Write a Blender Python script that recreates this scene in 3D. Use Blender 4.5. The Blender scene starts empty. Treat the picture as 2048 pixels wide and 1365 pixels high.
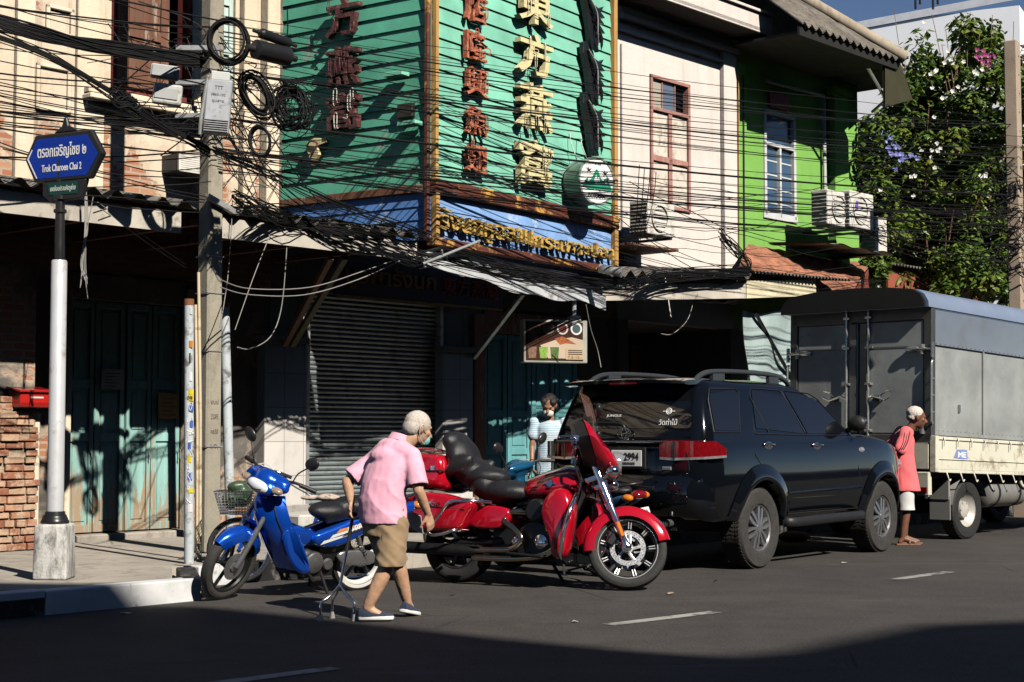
import bpy, bmesh, math, random
from mathutils import Vector, Matrix, Euler, noise
S = bpy.context.scene
COL = S.collection
R = math.radians
rnd = random.Random(11)

# ------------------------------------------------------------------ camera, sky, sun, exposure
FPX, CU, CV, CAMH = 3200.0, 1024.0, 682.5, 1.28
PITCH = math.atan(187.5 / FPX)
cam = bpy.data.cameras.new("camera"); camo = bpy.data.objects.new("camera", cam); COL.objects.link(camo)
cam.sensor_width = 36.0; cam.lens = FPX / 2048 * 36.0
cam.clip_start = 0.1; cam.clip_end = 1500
camo.location = (0, 0, CAMH); camo.rotation_euler = (math.pi / 2 + PITCH, 0, 0)
S.camera = camo
SUN_EL = R(40.0)
SAZ = Vector((0.58, -0.815)).normalized()
TOSUN = Vector((SAZ.x * math.cos(SUN_EL), SAZ.y * math.cos(SUN_EL), math.sin(SUN_EL)))
W = bpy.data.worlds.new("World"); S.world = W; W.use_nodes = True
wn = W.node_tree.nodes; bg = wn["Background"]
sky = wn.new("ShaderNodeTexSky"); sky.sky_type = 'NISHITA'; sky.sun_disc = False
sky.sun_elevation = SUN_EL; sky.sun_rotation = math.atan2(SAZ.x, SAZ.y); sky.altitude = 0; sky.air_density = 0.5; sky.dust_density = 0.0; sky.ozone_density = 1.5
W.node_tree.links.new(sky.outputs[0], bg.inputs[0]); bg.inputs[1].default_value = 0.065
sl = bpy.data.lights.new("sun", 'SUN'); sl.energy = 5.0; sl.angle = R(0.5); sl.color = (1.0, 0.93, 0.82)
so = bpy.data.objects.new("sun", sl); COL.objects.link(so); so.rotation_euler = TOSUN.to_track_quat('Z', 'Y').to_euler(); so.location = (10, -14, 14)
S.view_settings.view_transform = 'Standard'; S.view_settings.look = 'None'
S.view_settings.exposure = 0.4; S.view_settings.gamma = 1.0; S.view_settings.use_curve_mapping = False
S.cycles.max_bounces = 6; S.cycles.diffuse_bounces = 0; S.cycles.glossy_bounces = 4; S.cycles.transparent_max_bounces = 8
S.cycles.use_denoising = True

# ------------------------------------------------------------------ layout helpers
_f = Vector((0, math.cos(PITCH), math.sin(PITCH))); _u = Vector((0, -math.sin(PITCH), math.cos(PITCH)))
def ray(u, v): return _f + Vector((1, 0, 0)) * ((u - CU) / FPX) + _u * ((CV - v) / FPX)
def G(u, v, h=0.0):                       # point of the level h
    d = ray(u, v); k = (h - CAMH) / d.z; return Vector((0, 0, CAMH)) + d * k
def P(u, v, Y):                           # point at distance Y
    d = ray(u, v); return Vector((0, 0, CAMH)) + d * (Y / d.y)
def plane_hit(u, v, p0, n):
    d = ray(u, v); o = Vector((0, 0, CAMH)); return o + d * ((p0 - o).dot(n) / d.dot(n))
# the street front: local x along the street, local -y towards the road
F0 = Vector((-4.14, 17.24, 0)); FANG = math.atan2(.75, .66)
FM = Matrix.Translation(F0) @ Matrix.Rotation(FANG, 4, 'Z'); FMI = FM.inverted()
FD = Vector((math.cos(FANG), math.sin(FANG), 0)); FN = Vector((math.sin(FANG), -math.cos(FANG), 0))
def fh(u, v, out=0.0):                    # (t, z) on the front, out metres proud of it
    p = FMI @ plane_hit(u, v, F0 + FN * out, FN); return p.x, p.z
def ft(u, out=0.0, v=800): return fh(u, v, out)[0]
def fz(u, v, out=0.0): return fh(u, v, out)[1]

# ------------------------------------------------------------------ mesh helpers
class MB:
    def __init__(s): s.v = []; s.f = []; s.m = []
    def add(s, vs, fs, m=0, M=None):
        b = len(s.v)
        s.v += [tuple(M @ Vector(p)) if M is not None else tuple(p) for p in vs]
        s.f += [tuple(b + i for i in q) for q in fs]; s.m += [m] * len(fs); return s
    def box(s, c, d, rot=None, m=0, taper=(1, 1), M=None):
        x, y, z = d[0] / 2, d[1] / 2, d[2] / 2; tx, ty = taper
        vs = [Vector(p) for p in ((-x, -y, -z), (x, -y, -z), (x, y, -z), (-x, y, -z), (-x * tx, -y * ty, z), (x * tx, -y * ty, z), (x * tx, y * ty, z), (-x * tx, y * ty, z))]
        if rot is not None:
            E = Euler(rot).to_matrix(); vs = [E @ p for p in vs]
        c = Vector(c)
        return s.add([p + c for p in vs], [(3, 2, 1, 0), (4, 5, 6, 7), (0, 1, 5, 4), (1, 2, 6, 5), (2, 3, 7, 6), (3, 0, 4, 7)], m, M)
    def bx(s, x0, x1, y0, y1, z0, z1, m=0, M=None):
        return s.box(((x0 + x1) / 2, (y0 + y1) / 2, (z0 + z1) / 2), (abs(x1 - x0), abs(y1 - y0), abs(z1 - z0)), None, m, (1, 1), M)
    def tube(s, pts, r, n=8, m=0, cap=True, closed=False, M=None, flat=1.0):
        pts = [Vector(p) for p in pts]; k = len(pts)
        rr = r if isinstance(r, (list, tuple)) else [r] * k
        vs = []; prev = None
        for i, p in enumerate(pts):
            if closed: t = pts[(i + 1) % k] - pts[i - 1]
            else: t = pts[min(i + 1, k - 1)] - pts[max(i - 1, 0)]
            if t.length < 1e-9: t = Vector((0, 0, 1))
            t.normalize()
            if prev is None:
                a = Vector((0, 0, 1)) if abs(t.z) < .9 else Vector((1, 0, 0))
                a = (a - t * a.dot(t)).normalized()
            else:
                a = prev - t * prev.dot(t)
                a = a.normalized() if a.length > 1e-6 else t.orthogonal().normalized()
            prev = a; b = t.cross(a)
            for j in range(n):
                q = 2 * math.pi * (j + .5) / n
                vs.append(p + (a * math.cos(q) + b * (math.sin(q) * flat)) * rr[i])
        fs = []
        for i in range(k if closed else k - 1):
            for j in range(n):
                a0 = i * n + j; a1 = i * n + (j + 1) % n; b0 = ((i + 1) % k) * n + j; b1 = ((i + 1) % k) * n + (j + 1) % n
                fs.append((a0, a1, b1, b0))
        if cap and not closed:
            fs.append(tuple(range(n - 1, -1, -1))); fs.append(tuple((k - 1) * n + j for j in range(n)))
        return s.add(vs, fs, m, M)
    def cyl(s, p0, p1, r0, r1=None, n=16, m=0, M=None): return s.tube([p0, p1], [r0, r0 if r1 is None else r1], n, m, True, False, M)
    def lathe(s, prof, n=24, m=0, M=None, axis='z', a0=0.0, a1=2 * math.pi):
        full = abs(a1 - a0 - 2 * math.pi) < 1e-6; k = len(prof); c = n if full else n + 1
        vs = []
        for j in range(c):
            q = a0 + (a1 - a0) * j / n; cq, sq = math.cos(q), math.sin(q)
            for r, h in prof:
                vs.append((r * cq, r * sq, h) if axis == 'z' else (r * cq, h, r * sq))
        fs = []
        for j in range(n):
            j2 = (j + 1) % c
            for i in range(k - 1):
                q = (j * k + i, j2 * k + i, j2 * k + i + 1, j * k + i + 1)
                fs.append(q if axis == 'z' else q[::-1])
        return s.add(vs, fs, m, M)
    def prism(s, poly, d0, d1, M=None, m=0):        # polygon in local xy, extruded along local z
        n = len(poly); vs = [(x, y, d0) for x, y in poly] + [(x, y, d1) for x, y in poly]
        fs = [tuple(range(n - 1, -1, -1)), tuple(range(n, 2 * n))] + [(i, (i + 1) % n, n + (i + 1) % n, n + i) for i in range(n)]
        return s.add(vs, fs, m, M)
    def loft(s, rings, m=0, cap=True, closed=True, M=None):
        n = len(rings[0]); k = len(rings); vs = [p for r in rings for p in r]; fs = []
        for i in range(k - 1):
            for j in range(n if closed else n - 1):
                fs.append((i * n + j, i * n + (j + 1) % n, (i + 1) * n + (j + 1) % n, (i + 1) * n + j))
        if cap and closed:
            fs.append(tuple(range(n - 1, -1, -1))); fs.append(tuple((k - 1) * n + j for j in range(n)))
        return s.add(vs, fs, m, M)
    def grid(s, fn, nu, nv, m=0, M=None):
        vs = [fn(i / nu, j / nv) for i in range(nu + 1) for j in range(nv + 1)]; w = nv + 1
        return s.add(vs, [(i * w + j, (i + 1) * w + j, (i + 1) * w + j + 1, i * w + j + 1) for i in range(nu) for j in range(nv)], m, M)
    def ball(s, c, r, nu=12, nv=8, m=0, rot=None, M=None):
        if not isinstance(r, (tuple, list)): r = (r, r, r)
        E = Euler(rot).to_matrix() if rot is not None else Matrix.Identity(3); c = Vector(c)
        vs = [c + E @ Vector((0, 0, -r[2]))]
        for j in range(1, nv):
            a = math.pi * j / nv - math.pi / 2
            for i in range(nu):
                q = 2 * math.pi * i / nu
                vs.append(c + E @ Vector((r[0] * math.cos(a) * math.cos(q), r[1] * math.cos(a) * math.sin(q), r[2] * math.sin(a))))
        vs.append(c + E @ Vector((0, 0, r[2]))); fs = []; L = len(vs) - 1
        for i in range(nu):
            fs.append((0, 1 + (i + 1) % nu, 1 + i)); b = 1 + (nv - 2) * nu
            fs.append((b + i, b + (i + 1) % nu, L))
            for j in range(nv - 2):
                a = 1 + j * nu; c2 = a + nu
                fs.append((a + i, a + (i + 1) % nu, c2 + (i + 1) % nu, c2 + i))
        return s.add(vs, fs, m, M)
    def caps(s, p0, p1, r0, r1, n=12, m=0):         # tapered capsule
        s.ball(p0, r0, n, 8, m); s.ball(p1, r1, n, 8, m); return s.cyl(p0, p1, r0, r1, n, m)
    def mesh(s, name):
        me = bpy.data.meshes.new(name); me.from_pydata(s.v, [], s.f)
        me.polygons.foreach_set('material_index', s.m); me.update(); return me
    def build(s, name, mat, parent=None, loc=None, rot=None, smooth=None, bevel=0, seg=1, fix=False, sub=0):
        me = s.mesh(name); mats = mat if isinstance(mat, (list, tuple)) else [mat]
        for x in mats: me.materials.append(x)
        if bevel or fix:
            bm = bmesh.new(); bm.from_mesh(me)
            if fix: bmesh.ops.recalc_face_normals(bm, faces=bm.faces)
            if bevel:
                ed = [e for e in bm.edges if len(e.link_faces) == 2 and e.calc_face_angle(0) > R(25)]
                bmesh.ops.bevel(bm, geom=ed, offset=bevel, offset_type='OFFSET', segments=seg, profile=.5, affect='EDGES', clamp_overlap=True)
            bm.to_mesh(me); bm.free()
        o = bpy.data.objects.new(name, me); COL.objects.link(o)
        if sub:
            md = o.modifiers.new('s', 'SUBSURF'); md.levels = sub; md.render_levels = sub; me = bake(o)
        if smooth is not None: shade(me, smooth)
        if parent is not None: o.parent = parent
        if loc is not None: o.location = loc
        if rot is not None: o.rotation_euler = rot
        return o
def bake(o):
    dg = bpy.context.evaluated_depsgraph_get(); dg.update()
    me = bpy.data.meshes.new_from_object(o.evaluated_get(dg), depsgraph=dg); me.name = o.name
    old = o.data; o.modifiers.clear(); o.data = me
    if old.users == 0: bpy.data.meshes.remove(old)
    return me
def shade(me, ang=40):
    me.polygons.foreach_set('use_smooth', [True] * len(me.polygons))
    if ang < 180: me.set_sharp_from_angle(angle=R(ang))
    me.update()
def blob(mb, name, mat, parent=None, vox=.012, it=6, loc=None, rot=None, disp=None, fac=.5, dec=None):   # fuse the pieces into one continuous skin
    o = mb.build(name, mat, parent, loc, rot)
    md = o.modifiers.new('r', 'REMESH'); md.mode = 'VOXEL'; md.voxel_size = vox
    if it: sm = o.modifiers.new('s', 'SMOOTH'); sm.iterations = it; sm.factor = fac
    me = bake(o)
    if disp is not None:
        me.calc_loop_triangles()
        nrm = [v.normal.copy() for v in me.vertices]
        for v, n in zip(me.vertices, nrm): v.co += n * disp(v.co, n)
    if isinstance(mat, (list, tuple)): pass
    me.materials.clear()
    for x in (mat if isinstance(mat, (list, tuple)) else [mat]): me.materials.append(x)
    shade(me, 180); return o
_fontcache = {}
def text(mb, s, w=None, h=None, depth=.004, bevel=0, fat=0.0, M=None, m=0, res=3, align='c'):   # lettering lying in local xy, front along +z
    key = (s, depth > 0, fat, res, bevel)
    if key not in _fontcache:
        cu = bpy.data.curves.new('lettering', 'FONT'); cu.body = s; cu.size = 1; cu.extrude = .1 if depth else 0; cu.resolution_u = res
        cu.offset = fat; cu.bevel_depth = bevel
        ob = bpy.data.objects.new('lettering', cu); COL.objects.link(ob)
        dg = bpy.context.evaluated_depsgraph_get(); dg.update(); me = bpy.data.meshes.new_from_object(ob.evaluated_get(dg), depsgraph=dg)
        _fontcache[key] = ([v.co.copy() for v in me.vertices], [tuple(p.vertices) for p in me.polygons])
        bpy.data.objects.remove(ob); bpy.data.curves.remove(cu); bpy.data.meshes.remove(me)
    vs, fs = _fontcache[key]
    if not vs: return
    x0 = min(p.x for p in vs); x1 = max(p.x for p in vs); y0 = min(p.y for p in vs); y1 = max(p.y for p in vs); z1 = max(p.z for p in vs) or 1
    sx = w / (x1 - x0) if w else None; sy = h / (y1 - y0) if h else None
    sx = sx or sy; sy = sy or sx
    mb.add([((p.x - (x0 + x1) / 2) * sx, (p.y - (y0 + y1) / 2) * sy, (p.z + z1) / 2 / z1 * depth if depth else 0) for p in vs], fs, m, M)
def facing(origin, xdir, normal):         # matrix: local x along xdir, z along normal, y up
    x = Vector(xdir).normalized(); z = Vector(normal).normalized(); y = z.cross(x).normalized()
    M = Matrix((x, y, z)).transposed().to_4x4(); M.translation = Vector(origin); return M
def spline(pts, n=8, closed=False):       # Catmull-Rom through the points
    pts = [Vector(p) for p in pts]; out = []; k = len(pts)
    for i in range(k if closed else k - 1):
        if closed: a, b, c, d = pts[i - 1], pts[i], pts[(i + 1) % k], pts[(i + 2) % k]
        else: a, b, c, d = pts[max(i - 1, 0)], pts[i], pts[i + 1], pts[min(i + 2, k - 1)]
        for j in range(n):
            t = j / n
            out.append(.5 * ((2 * b) + (c - a) * t + (2 * a - 5 * b + 4 * c - d) * t * t + (3 * b - a - 3 * c + d) * t ** 3))
    if not closed: out.append(pts[-1])
    return out
def lerp(a, b, t): return a + (b - a) * t
def interp(tab, x):
    if x <= tab[0][0]: return tab[0][1]
    for (a, b), (c, d) in zip(tab, tab[1:]):
        if x <= c: return b + (d - b) * (x - a) / (c - a)
    return tab[-1][1]
def sinterp(tab, x):                      # smooth interpolation
    if x <= tab[0][0]: return tab[0][1]
    if x >= tab[-1][0]: return tab[-1][1]
    for i in range(len(tab) - 1):
        a, b = tab[i]; c, d = tab[i + 1]
        if x <= c:
            t = (x - a) / (c - a); h = c - a
            def sl(j):
                if j <= 0 or j >= len(tab) - 1: return 0.0 if False else ((tab[min(j + 1, len(tab) - 1)][1] - tab[max(j - 1, 0)][1]) / max(1e-6, tab[min(j + 1, len(tab) - 1)][0] - tab[max(j - 1, 0)][0]))
                return (tab[j + 1][1] - tab[j - 1][1]) / (tab[j + 1][0] - tab[j - 1][0])
            m0, m1 = sl(i) * h, sl(i + 1) * h
            return (2 * t ** 3 - 3 * t * t + 1) * b + (t ** 3 - 2 * t * t + t) * m0 + (-2 * t ** 3 + 3 * t * t) * d + (t ** 3 - t * t) * m1
def nz(p, s=1.0): return noise.noise(Vector(p) * s)

# ------------------------------------------------------------------ naming
def thing(name, label, cat, loc=(0, 0, 0), rotz=0.0, group=None, rot=None):
    o = bpy.data.objects.new(name, None); COL.objects.link(o); o.empty_display_size = .2
    o.location = loc; o.rotation_euler = rot if rot is not None else (0, 0, rotz); return tag(o, label, cat, group)
def tag(o, label=None, cat=None, group=None, kind=None):
    if label: o['label'] = label
    if cat: o['category'] = cat
    if group: o['group'] = group
    if kind: o['kind'] = kind
    return o
def struct(o): o['kind'] = 'structure'; return o
def dup(o, parent=None):
    c = o.copy(); COL.objects.link(c); c.parent = parent
    if parent is not None: c.matrix_parent_inverse = o.matrix_parent_inverse
    for ch in list(o.children): dup(ch, c)
    return c

# ------------------------------------------------------------------ materials
def newmat(name):
    m = bpy.data.materials.new(name); m.use_nodes = True; return m, m.node_tree, m.node_tree.nodes["Principled BSDF"]
class NT:
    def __init__(s, nt): s.nt = nt
    def n(s, t, **k):
        x = s.nt.nodes.new(t)
        for a, b in k.items(): setattr(x, a, b)
        return x
    def l(s, a, b): s.nt.links.new(a, b)
    def coord(s, scale=(1, 1, 1)):
        tc = s.n('ShaderNodeTexCoord'); mp = s.n('ShaderNodeMapping'); mp.inputs['Scale'].default_value = scale; s.l(tc.outputs['Object'], mp.inputs[0]); return mp.outputs[0]
    def noise(s, v, scale, det=4, rough=.55, dist=0):
        x = s.n('ShaderNodeTexNoise'); x.inputs['Scale'].default_value = scale; x.inputs['Detail'].default_value = det; x.inputs['Roughness'].default_value = rough; x.inputs['Distortion'].default_value = dist
        if v is not None: s.l(v, x.inputs['Vector'])
        return x.outputs[0]
    def ramp(s, fac, stops):
        x = s.n('ShaderNodeValToRGB'); e = x.color_ramp.elements
        while len(e) < len(stops): e.new(.5)
        for el, (p, c) in zip(e, stops):
            el.position = p; el.color = (c, c, c, 1) if isinstance(c, (int, float)) else (*c, 1)
        s.l(fac, x.inputs[0]); return x.outputs[0]
    def mix(s, fac, a, b, mode='MIX'):
        x = s.n('ShaderNodeMix', data_type='RGBA', blend_type=mode)
        for i, q in ((0, fac), (6, a), (7, b)):
            if isinstance(q, (int, float)): x.inputs[i].default_value = q if i == 0 else (q, q, q, 1)
            elif isinstance(q, tuple): x.inputs[i].default_value = (*q, 1)
            else: s.l(q, x.inputs[i])
        return x.outputs[2]
    def math(s, op, a, b=0.0):
        x = s.n('ShaderNodeMath', operation=op)
        for i, q in ((0, a), (1, b)):
            if isinstance(q, (int, float)): x.inputs[i].default_value = q
            else: s.l(q, x.inputs[i])
        return x.outputs[0]
    def bump(s, h, strength, dist, bsdf, prev=None):
        x = s.n('ShaderNodeBump'); x.inputs['Strength'].default_value = strength; x.inputs['Distance'].default_value = dist; s.l(h, x.inputs['Height'])
        if prev is not None: s.l(prev, x.inputs['Normal'])
        s.l(x.outputs[0], bsdf.inputs['Normal']); return x.outputs[0]
def mat(name, c, rough=.6, metal=0.0, var=.12, scale=3.0, bump=0.0, bscale=40, coat=0.0, dirt=None, spec=.5, stretch=(1, 1, 1), trans=0, alpha=1, sheen=0, rvar=.08):
    m, nt, b = newmat(name); k = NT(nt); v = k.coord(stretch)
    a = k.noise(v, scale, 5, .6)
    col = k.mix(k.ramp(a, [(.3, 0), (.7, 1)]), tuple(max(0, x * (1 - var)) for x in c), tuple(min(1, x * (1 + var)) for x in c))
    if dirt:                                 # (colour, amount 0..1, scale)
        dm = k.ramp(k.noise(v, dirt[2], 8, .7, .4), [(.62 - dirt[1] * .3, 0), (.72 - dirt[1] * .2, 1)])
        col = k.mix(dm, col, dirt[0])
    k.l(col, b.inputs['Base Color'])
    if rvar:
        rr = k.ramp(k.noise(v, scale * 2.3, 4), [(.3, max(0.02, rough - rvar)), (.7, min(1, rough + rvar))]); k.l(rr, b.inputs['Roughness'])
    else: b.inputs['Roughness'].default_value = rough
    b.inputs['Metallic'].default_value = metal; b.inputs['Specular IOR Level'].default_value = spec
    b.inputs['Coat Weight'].default_value = coat; b.inputs['Coat Roughness'].default_value = .03
    if trans: b.inputs['Transmission Weight'].default_value = trans
    if alpha < 1: b.inputs['Alpha'].default_value = alpha
    if sheen: b.inputs['Sheen Weight'].default_value = sheen
    if bump: k.bump(k.noise(v, bscale, 5, .65), bump, .02, b)
    return m
# ------------------------------------------------------------------ setting: materials
def m_asphalt():
    m, nt, b = newmat('asphalt'); k = NT(nt); v = k.coord()
    big = k.noise(v, .22, 5, .6, .6); mid = k.noise(v, 1.7, 6, .7); fine = k.noise(v, 62, 4, .8)
    c = k.mix(k.ramp(big, [(.35, 0), (.68, 1)]), (.036, .0345, .033), (.062, .058, .054))
    c = k.mix(k.ramp(mid, [(.42, 0), (.7, .85)]), c, (.02, .0195, .019)); c = k.mix(k.ramp(k.noise(v, .75, 7, .75, 1.0), [(.56, 0), (.7, .6)]), c, (.075, .066, .056)); c = k.mix(k.ramp(k.noise(v, 6, 3, .5), [(.68, 0), (.74, .7)]), c, (.012, .012, .012))
    c = k.mix(k.ramp(fine, [(.46, 0), (.7, .75)]), c, (.15, .125, .12))
    c = k.mix(k.ramp(fine, [(.2, .5), (.42, 0)]), c, (.018, .018, .02))
    c = k.mix(k.ramp(k.noise(v, 24, 3, .8), [(.52, 0), (.72, .5)]), c, (.1, .095, .088)); c = k.mix(k.ramp(k.noise(v, 30, 3, .8), [(.3, .6), (.46, 0)]), c, (.02, .02, .021))
    st = k.ramp(k.noise(k.coord((.5, 3.5, 1)), .5, 5, .6, 1.5), [(.6, 0), (.7, .5)]); c = k.mix(st, c, (.1, .09, .08))
    vo = k.n('ShaderNodeTexVoronoi', feature='DISTANCE_TO_EDGE'); vo.inputs['Scale'].default_value = .42; k.l(k.coord(), vo.inputs['Vector'])
    ck = k.math('MULTIPLY', k.ramp(vo.outputs['Distance'], [(.0, 1), (.006, 0)]), k.ramp(k.noise(v, .6, 3), [(.5, 0), (.62, 1)]))
    c = k.mix(ck, c, (.015, .015, .016)); k.l(c, b.inputs['Base Color'])
    b.inputs['Roughness'].default_value = .82; b.inputs['Specular IOR Level'].default_value = .3
    k.bump(fine, .55, .012, b); return m
def m_concrete(name, c=(.36, .34, .31), stain=(.1, .09, .08), amount=.5, bump=.25, sc=1.6):
    m, nt, b = newmat(name); k = NT(nt); v = k.coord()
    c0 = k.mix(k.ramp(k.noise(v, 1.3, 6, .65), [(.3, 0), (.7, 1)]), tuple(x * .75 for x in c), tuple(min(1, x * 1.2) for x in c))
    s1 = k.ramp(k.noise(k.coord((2.5, 2.5, .8)), sc, 8, .72, .5), [(.63 - amount * .25, 0), (.75 - amount * .1, .85)]); c0 = k.mix(s1, c0, stain)
    c0 = k.mix(k.ramp(k.noise(v, 60, 3), [(.45, 0), (.7, .25)]), c0, tuple(x * .5 for x in c)); k.l(c0, b.inputs['Base Color'])
    b.inputs['Roughness'].default_value = .85; k.bump(k.noise(v, 45, 5, .7), bump, .015, b); return m
def m_plaster(name, c, c2, brick=0.0, blo=3.0, bhi=5.0, grime=.5, streak=(.2, .16, .12)):
    m, nt, b = newmat(name); k = NT(nt); v = k.coord()
    tc = k.n('ShaderNodeTexCoord'); sep = k.n('ShaderNodeSeparateXYZ'); k.l(tc.outputs['Object'], sep.inputs[0])
    col = k.mix(k.ramp(k.noise(v, .9, 6, .65), [(.3, 0), (.7, 1)]), c, c2)
    col = k.mix(k.ramp(k.noise(v, 3.5, 7, .7, .6), [(.55, 0), (.72, .6 * grime + .1)]), col, tuple(x * .62 for x in c2))
    col = k.mix(k.ramp(k.noise(k.coord((3.2, 3.2, .25)), 1.5, 7, .7), [(.52, 0), (.72, min(1, grime))]), col, streak)
    col = k.mix(k.ramp(k.noise(v, 22, 5, .7), [(.6, 0), (.72, .35)]), col, tuple(x * .55 for x in c))
    hgt = k.noise(v, 14, 6, .7)
    if brick:
        cb = k.n('ShaderNodeCombineXYZ'); k.l(sep.outputs[0], cb.inputs[0]); k.l(sep.outputs[2], cb.inputs[1])
        bt = k.n('ShaderNodeTexBrick'); bt.inputs['Scale'].default_value = 1.0; bt.inputs['Brick Width'].default_value = .24; bt.inputs['Row Height'].default_value = .075; bt.inputs['Mortar Size'].default_value = .012
        bt.inputs['Color1'].default_value = (.36, .13, .07, 1); bt.inputs['Color2'].default_value = (.46, .24, .14, 1); bt.inputs['Mortar'].default_value = (.42, .33, .25, 1); k.l(cb.outputs[0], bt.inputs['Vector'])
        z1 = k.n('ShaderNodeMapRange'); z1.inputs[1].default_value = bhi; z1.inputs[2].default_value = blo; z1.inputs[3].default_value = 0; z1.inputs[4].default_value = .22 * brick; k.l(sep.outputs[2], z1.inputs[0])
        mk = k.ramp(k.math('ADD', k.noise(v, 1.15, 7, .62, .3), z1.outputs[0]), [(.615, 0), (.635, 1)])
        ed = k.ramp(k.math('ADD', k.noise(v, 1.15, 7, .62, .3), z1.outputs[0]), [(.55, 0), (.615, .7)])
        col = k.mix(ed, col, (.52, .4, .3)); col = k.mix(mk, col, bt.outputs[0]); hgt = k.math('SUBTRACT', hgt, k.math('MULTIPLY', mk, 1.5))
    k.l(col, b.inputs['Base Color']); b.inputs['Roughness'].default_value = .88; k.bump(hgt, .35, .02, b); return m
def m_peel(name, c, under, amount=.4, zlow=None, grain=True, dark=.5):
    m, nt, b = newmat(name); k = NT(nt); v = k.coord((6, 6, .8) if grain else (1, 1, 1)); v0 = k.coord()
    col = k.mix(k.ramp(k.noise(v, 1.6, 6, .6), [(.3, 0), (.7, 1)]), tuple(x * .72 for x in c), tuple(min(1, x * 1.22) for x in c))
    fac = k.noise(v, 2.2, 8, .75, .3)
    if zlow is not None:
        tc = k.n('ShaderNodeTexCoord'); sep = k.n('ShaderNodeSeparateXYZ'); k.l(tc.outputs['Object'], sep.inputs[0])
        z1 = k.n('ShaderNodeMapRange'); z1.inputs[1].default_value = zlow[1]; z1.inputs[2].default_value = zlow[0]; z1.inputs[3].default_value = 0; z1.inputs[4].default_value = .16; k.l(sep.outputs[2], z1.inputs[0]); fac = k.math('ADD', fac, z1.outputs[0])
    col = k.mix(k.ramp(fac, [(.66 - amount * .22, 0), (.70 - amount * .16, 1)]), col, under)
    col = k.mix(k.ramp(k.noise(v0, 5, 8, .75), [(.55, 0), (.75, dark)]), col, tuple(x * .4 for x in under))
    k.l(col, b.inputs['Base Color']); b.inputs['Roughness'].default_value = .7; k.bump(fac, .4, .01, b); return m
def m_corr(name, c=(.24, .22, .2)):
    m, nt, b = newmat(name); k = NT(nt); v = k.coord()
    col = k.mix(k.ramp(k.noise(v, 2, 7, .7), [(.35, 0), (.65, 1)]), tuple(x * .5 for x in c), tuple(x * 1.2 for x in c))
    col = k.mix(k.ramp(k.noise(v, 9, 6, .75), [(.5, 0), (.68, .8)]), col, (.04, .035, .03)); k.l(col, b.inputs['Base Color']); b.inputs['Roughness'].default_value = .9
    k.bump(k.noise(v, 40, 4), .3, .01, b); return m
def m_tile(name, c, line, w, h, mortar=.006):
    m, nt, b = newmat(name); k = NT(nt); v = k.coord()
    tc = k.n('ShaderNodeTexCoord'); sep = k.n('ShaderNodeSeparateXYZ'); k.l(tc.outputs['Object'], sep.inputs[0]); cb = k.n('ShaderNodeCombineXYZ'); k.l(sep.outputs[0], cb.inputs[0]); k.l(sep.outputs[2], cb.inputs[1])
    bt = k.n('ShaderNodeTexBrick', offset=0.0); bt.inputs['Scale'].default_value = 1; bt.inputs['Brick Width'].default_value = w; bt.inputs['Row Height'].default_value = h; bt.inputs['Mortar Size'].default_value = mortar
    bt.inputs['Color1'].default_value = (*c, 1); bt.inputs['Color2'].default_value = (*[x * .93 for x in c], 1); bt.inputs['Mortar'].default_value = (*line, 1); k.l(cb.outputs[0], bt.inputs['Vector'])
    col = k.mix(k.ramp(k.noise(v, 4, 7, .7), [(.5, 0), (.75, .35)]), bt.outputs[0], tuple(x * .5 for x in c)); k.l(col, b.inputs['Base Color']); b.inputs['Roughness'].default_value = .35; k.bump(bt.outputs['Fac'], -.3, .01, b); return m
M_ASPH = m_asphalt()
M_WALK = m_concrete('pavement_concrete', (.40, .36, .31), (.15, .125, .105), .5)
M_KERBW = m_peel('white_kerb_paint', (.66, .67, .68), (.3, .28, .26), .25, None, False, .3)
M_KERBB = mat('black_kerb_paint', (.012, .012, .013), .6, dirt=((.15, .14, .13), .3, 6), bump=.2)
M_LINE = m_peel('worn_lane_paint', (.36, .35, .33), (.085, .08, .078), .75, None, False, .2)
M_CREAM = m_plaster('cream_plaster', (.76, .67, .53), (.60, .48, .36), 1.3, 3.2, 5.2, 1.0, (.27, .19, .13))
M_CREAM2 = m_plaster('pale_cream_plaster', (.8, .72, .58), (.7, .56, .4), 0, grime=.3)
M_GREY = m_plaster('grey_plaster', (.46, .44, .42), (.3, .28, .26), 0, grime=.8, streak=(.06, .055, .05))
M_DIRTSHADE = m_plaster('dirty_shade_plaster', (.16, .145, .13), (.07, .065, .06), .5, .3, 3, .9, (.03, .03, .03))  # grimy plaster, colour also darkened to deepen the shade under the awnings
M_WHITE = m_plaster('white_plaster', (.74, .68, .64), (.64, .58, .54), 0, grime=.28, streak=(.3, .24, .19))
M_LIME = m_plaster('lime_green_paint', (.22, .48, .10), (.17, .39, .075), 0, grime=.3, streak=(.1, .24, .04))
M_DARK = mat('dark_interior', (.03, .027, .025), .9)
M_BROWN = m_peel('old_brown_wood', (.16, .07, .04), (.34, .26, .21), .5, None, True, .6)
M_REDW = m_peel('red_brown_frame', (.2, .035, .03), (.1, .03, .025), .2)
M_TEAL = m_peel('peeling_teal_paint', (.26, .47, .44), (.36, .26, .17), .38, (.2, 1.1), True, .4)
M_TEAL2 = m_peel('teal_door_paint', (.13, .36, .38), (.25, .2, .15), .12, None, True, .3)
M_PGREEN = m_peel('pale_green_shutter', (.5, .62, .58), (.5, .46, .4), .15)
M_ASBES = m_corr('weathered_fibre_cement', (.2, .185, .165))
M_RUSTROOF = m_corr('rust_red_sheet', (.42, .17, .1))
M_FASC = m_peel('grimy_fascia_board', (.5, .46, .4), (.22, .19, .16), .5, None, False, .7)
M_CFASC = m_peel('peeling_cream_fascia', (.72, .65, .45), (.3, .26, .2), .35, None, False, .5)
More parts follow.
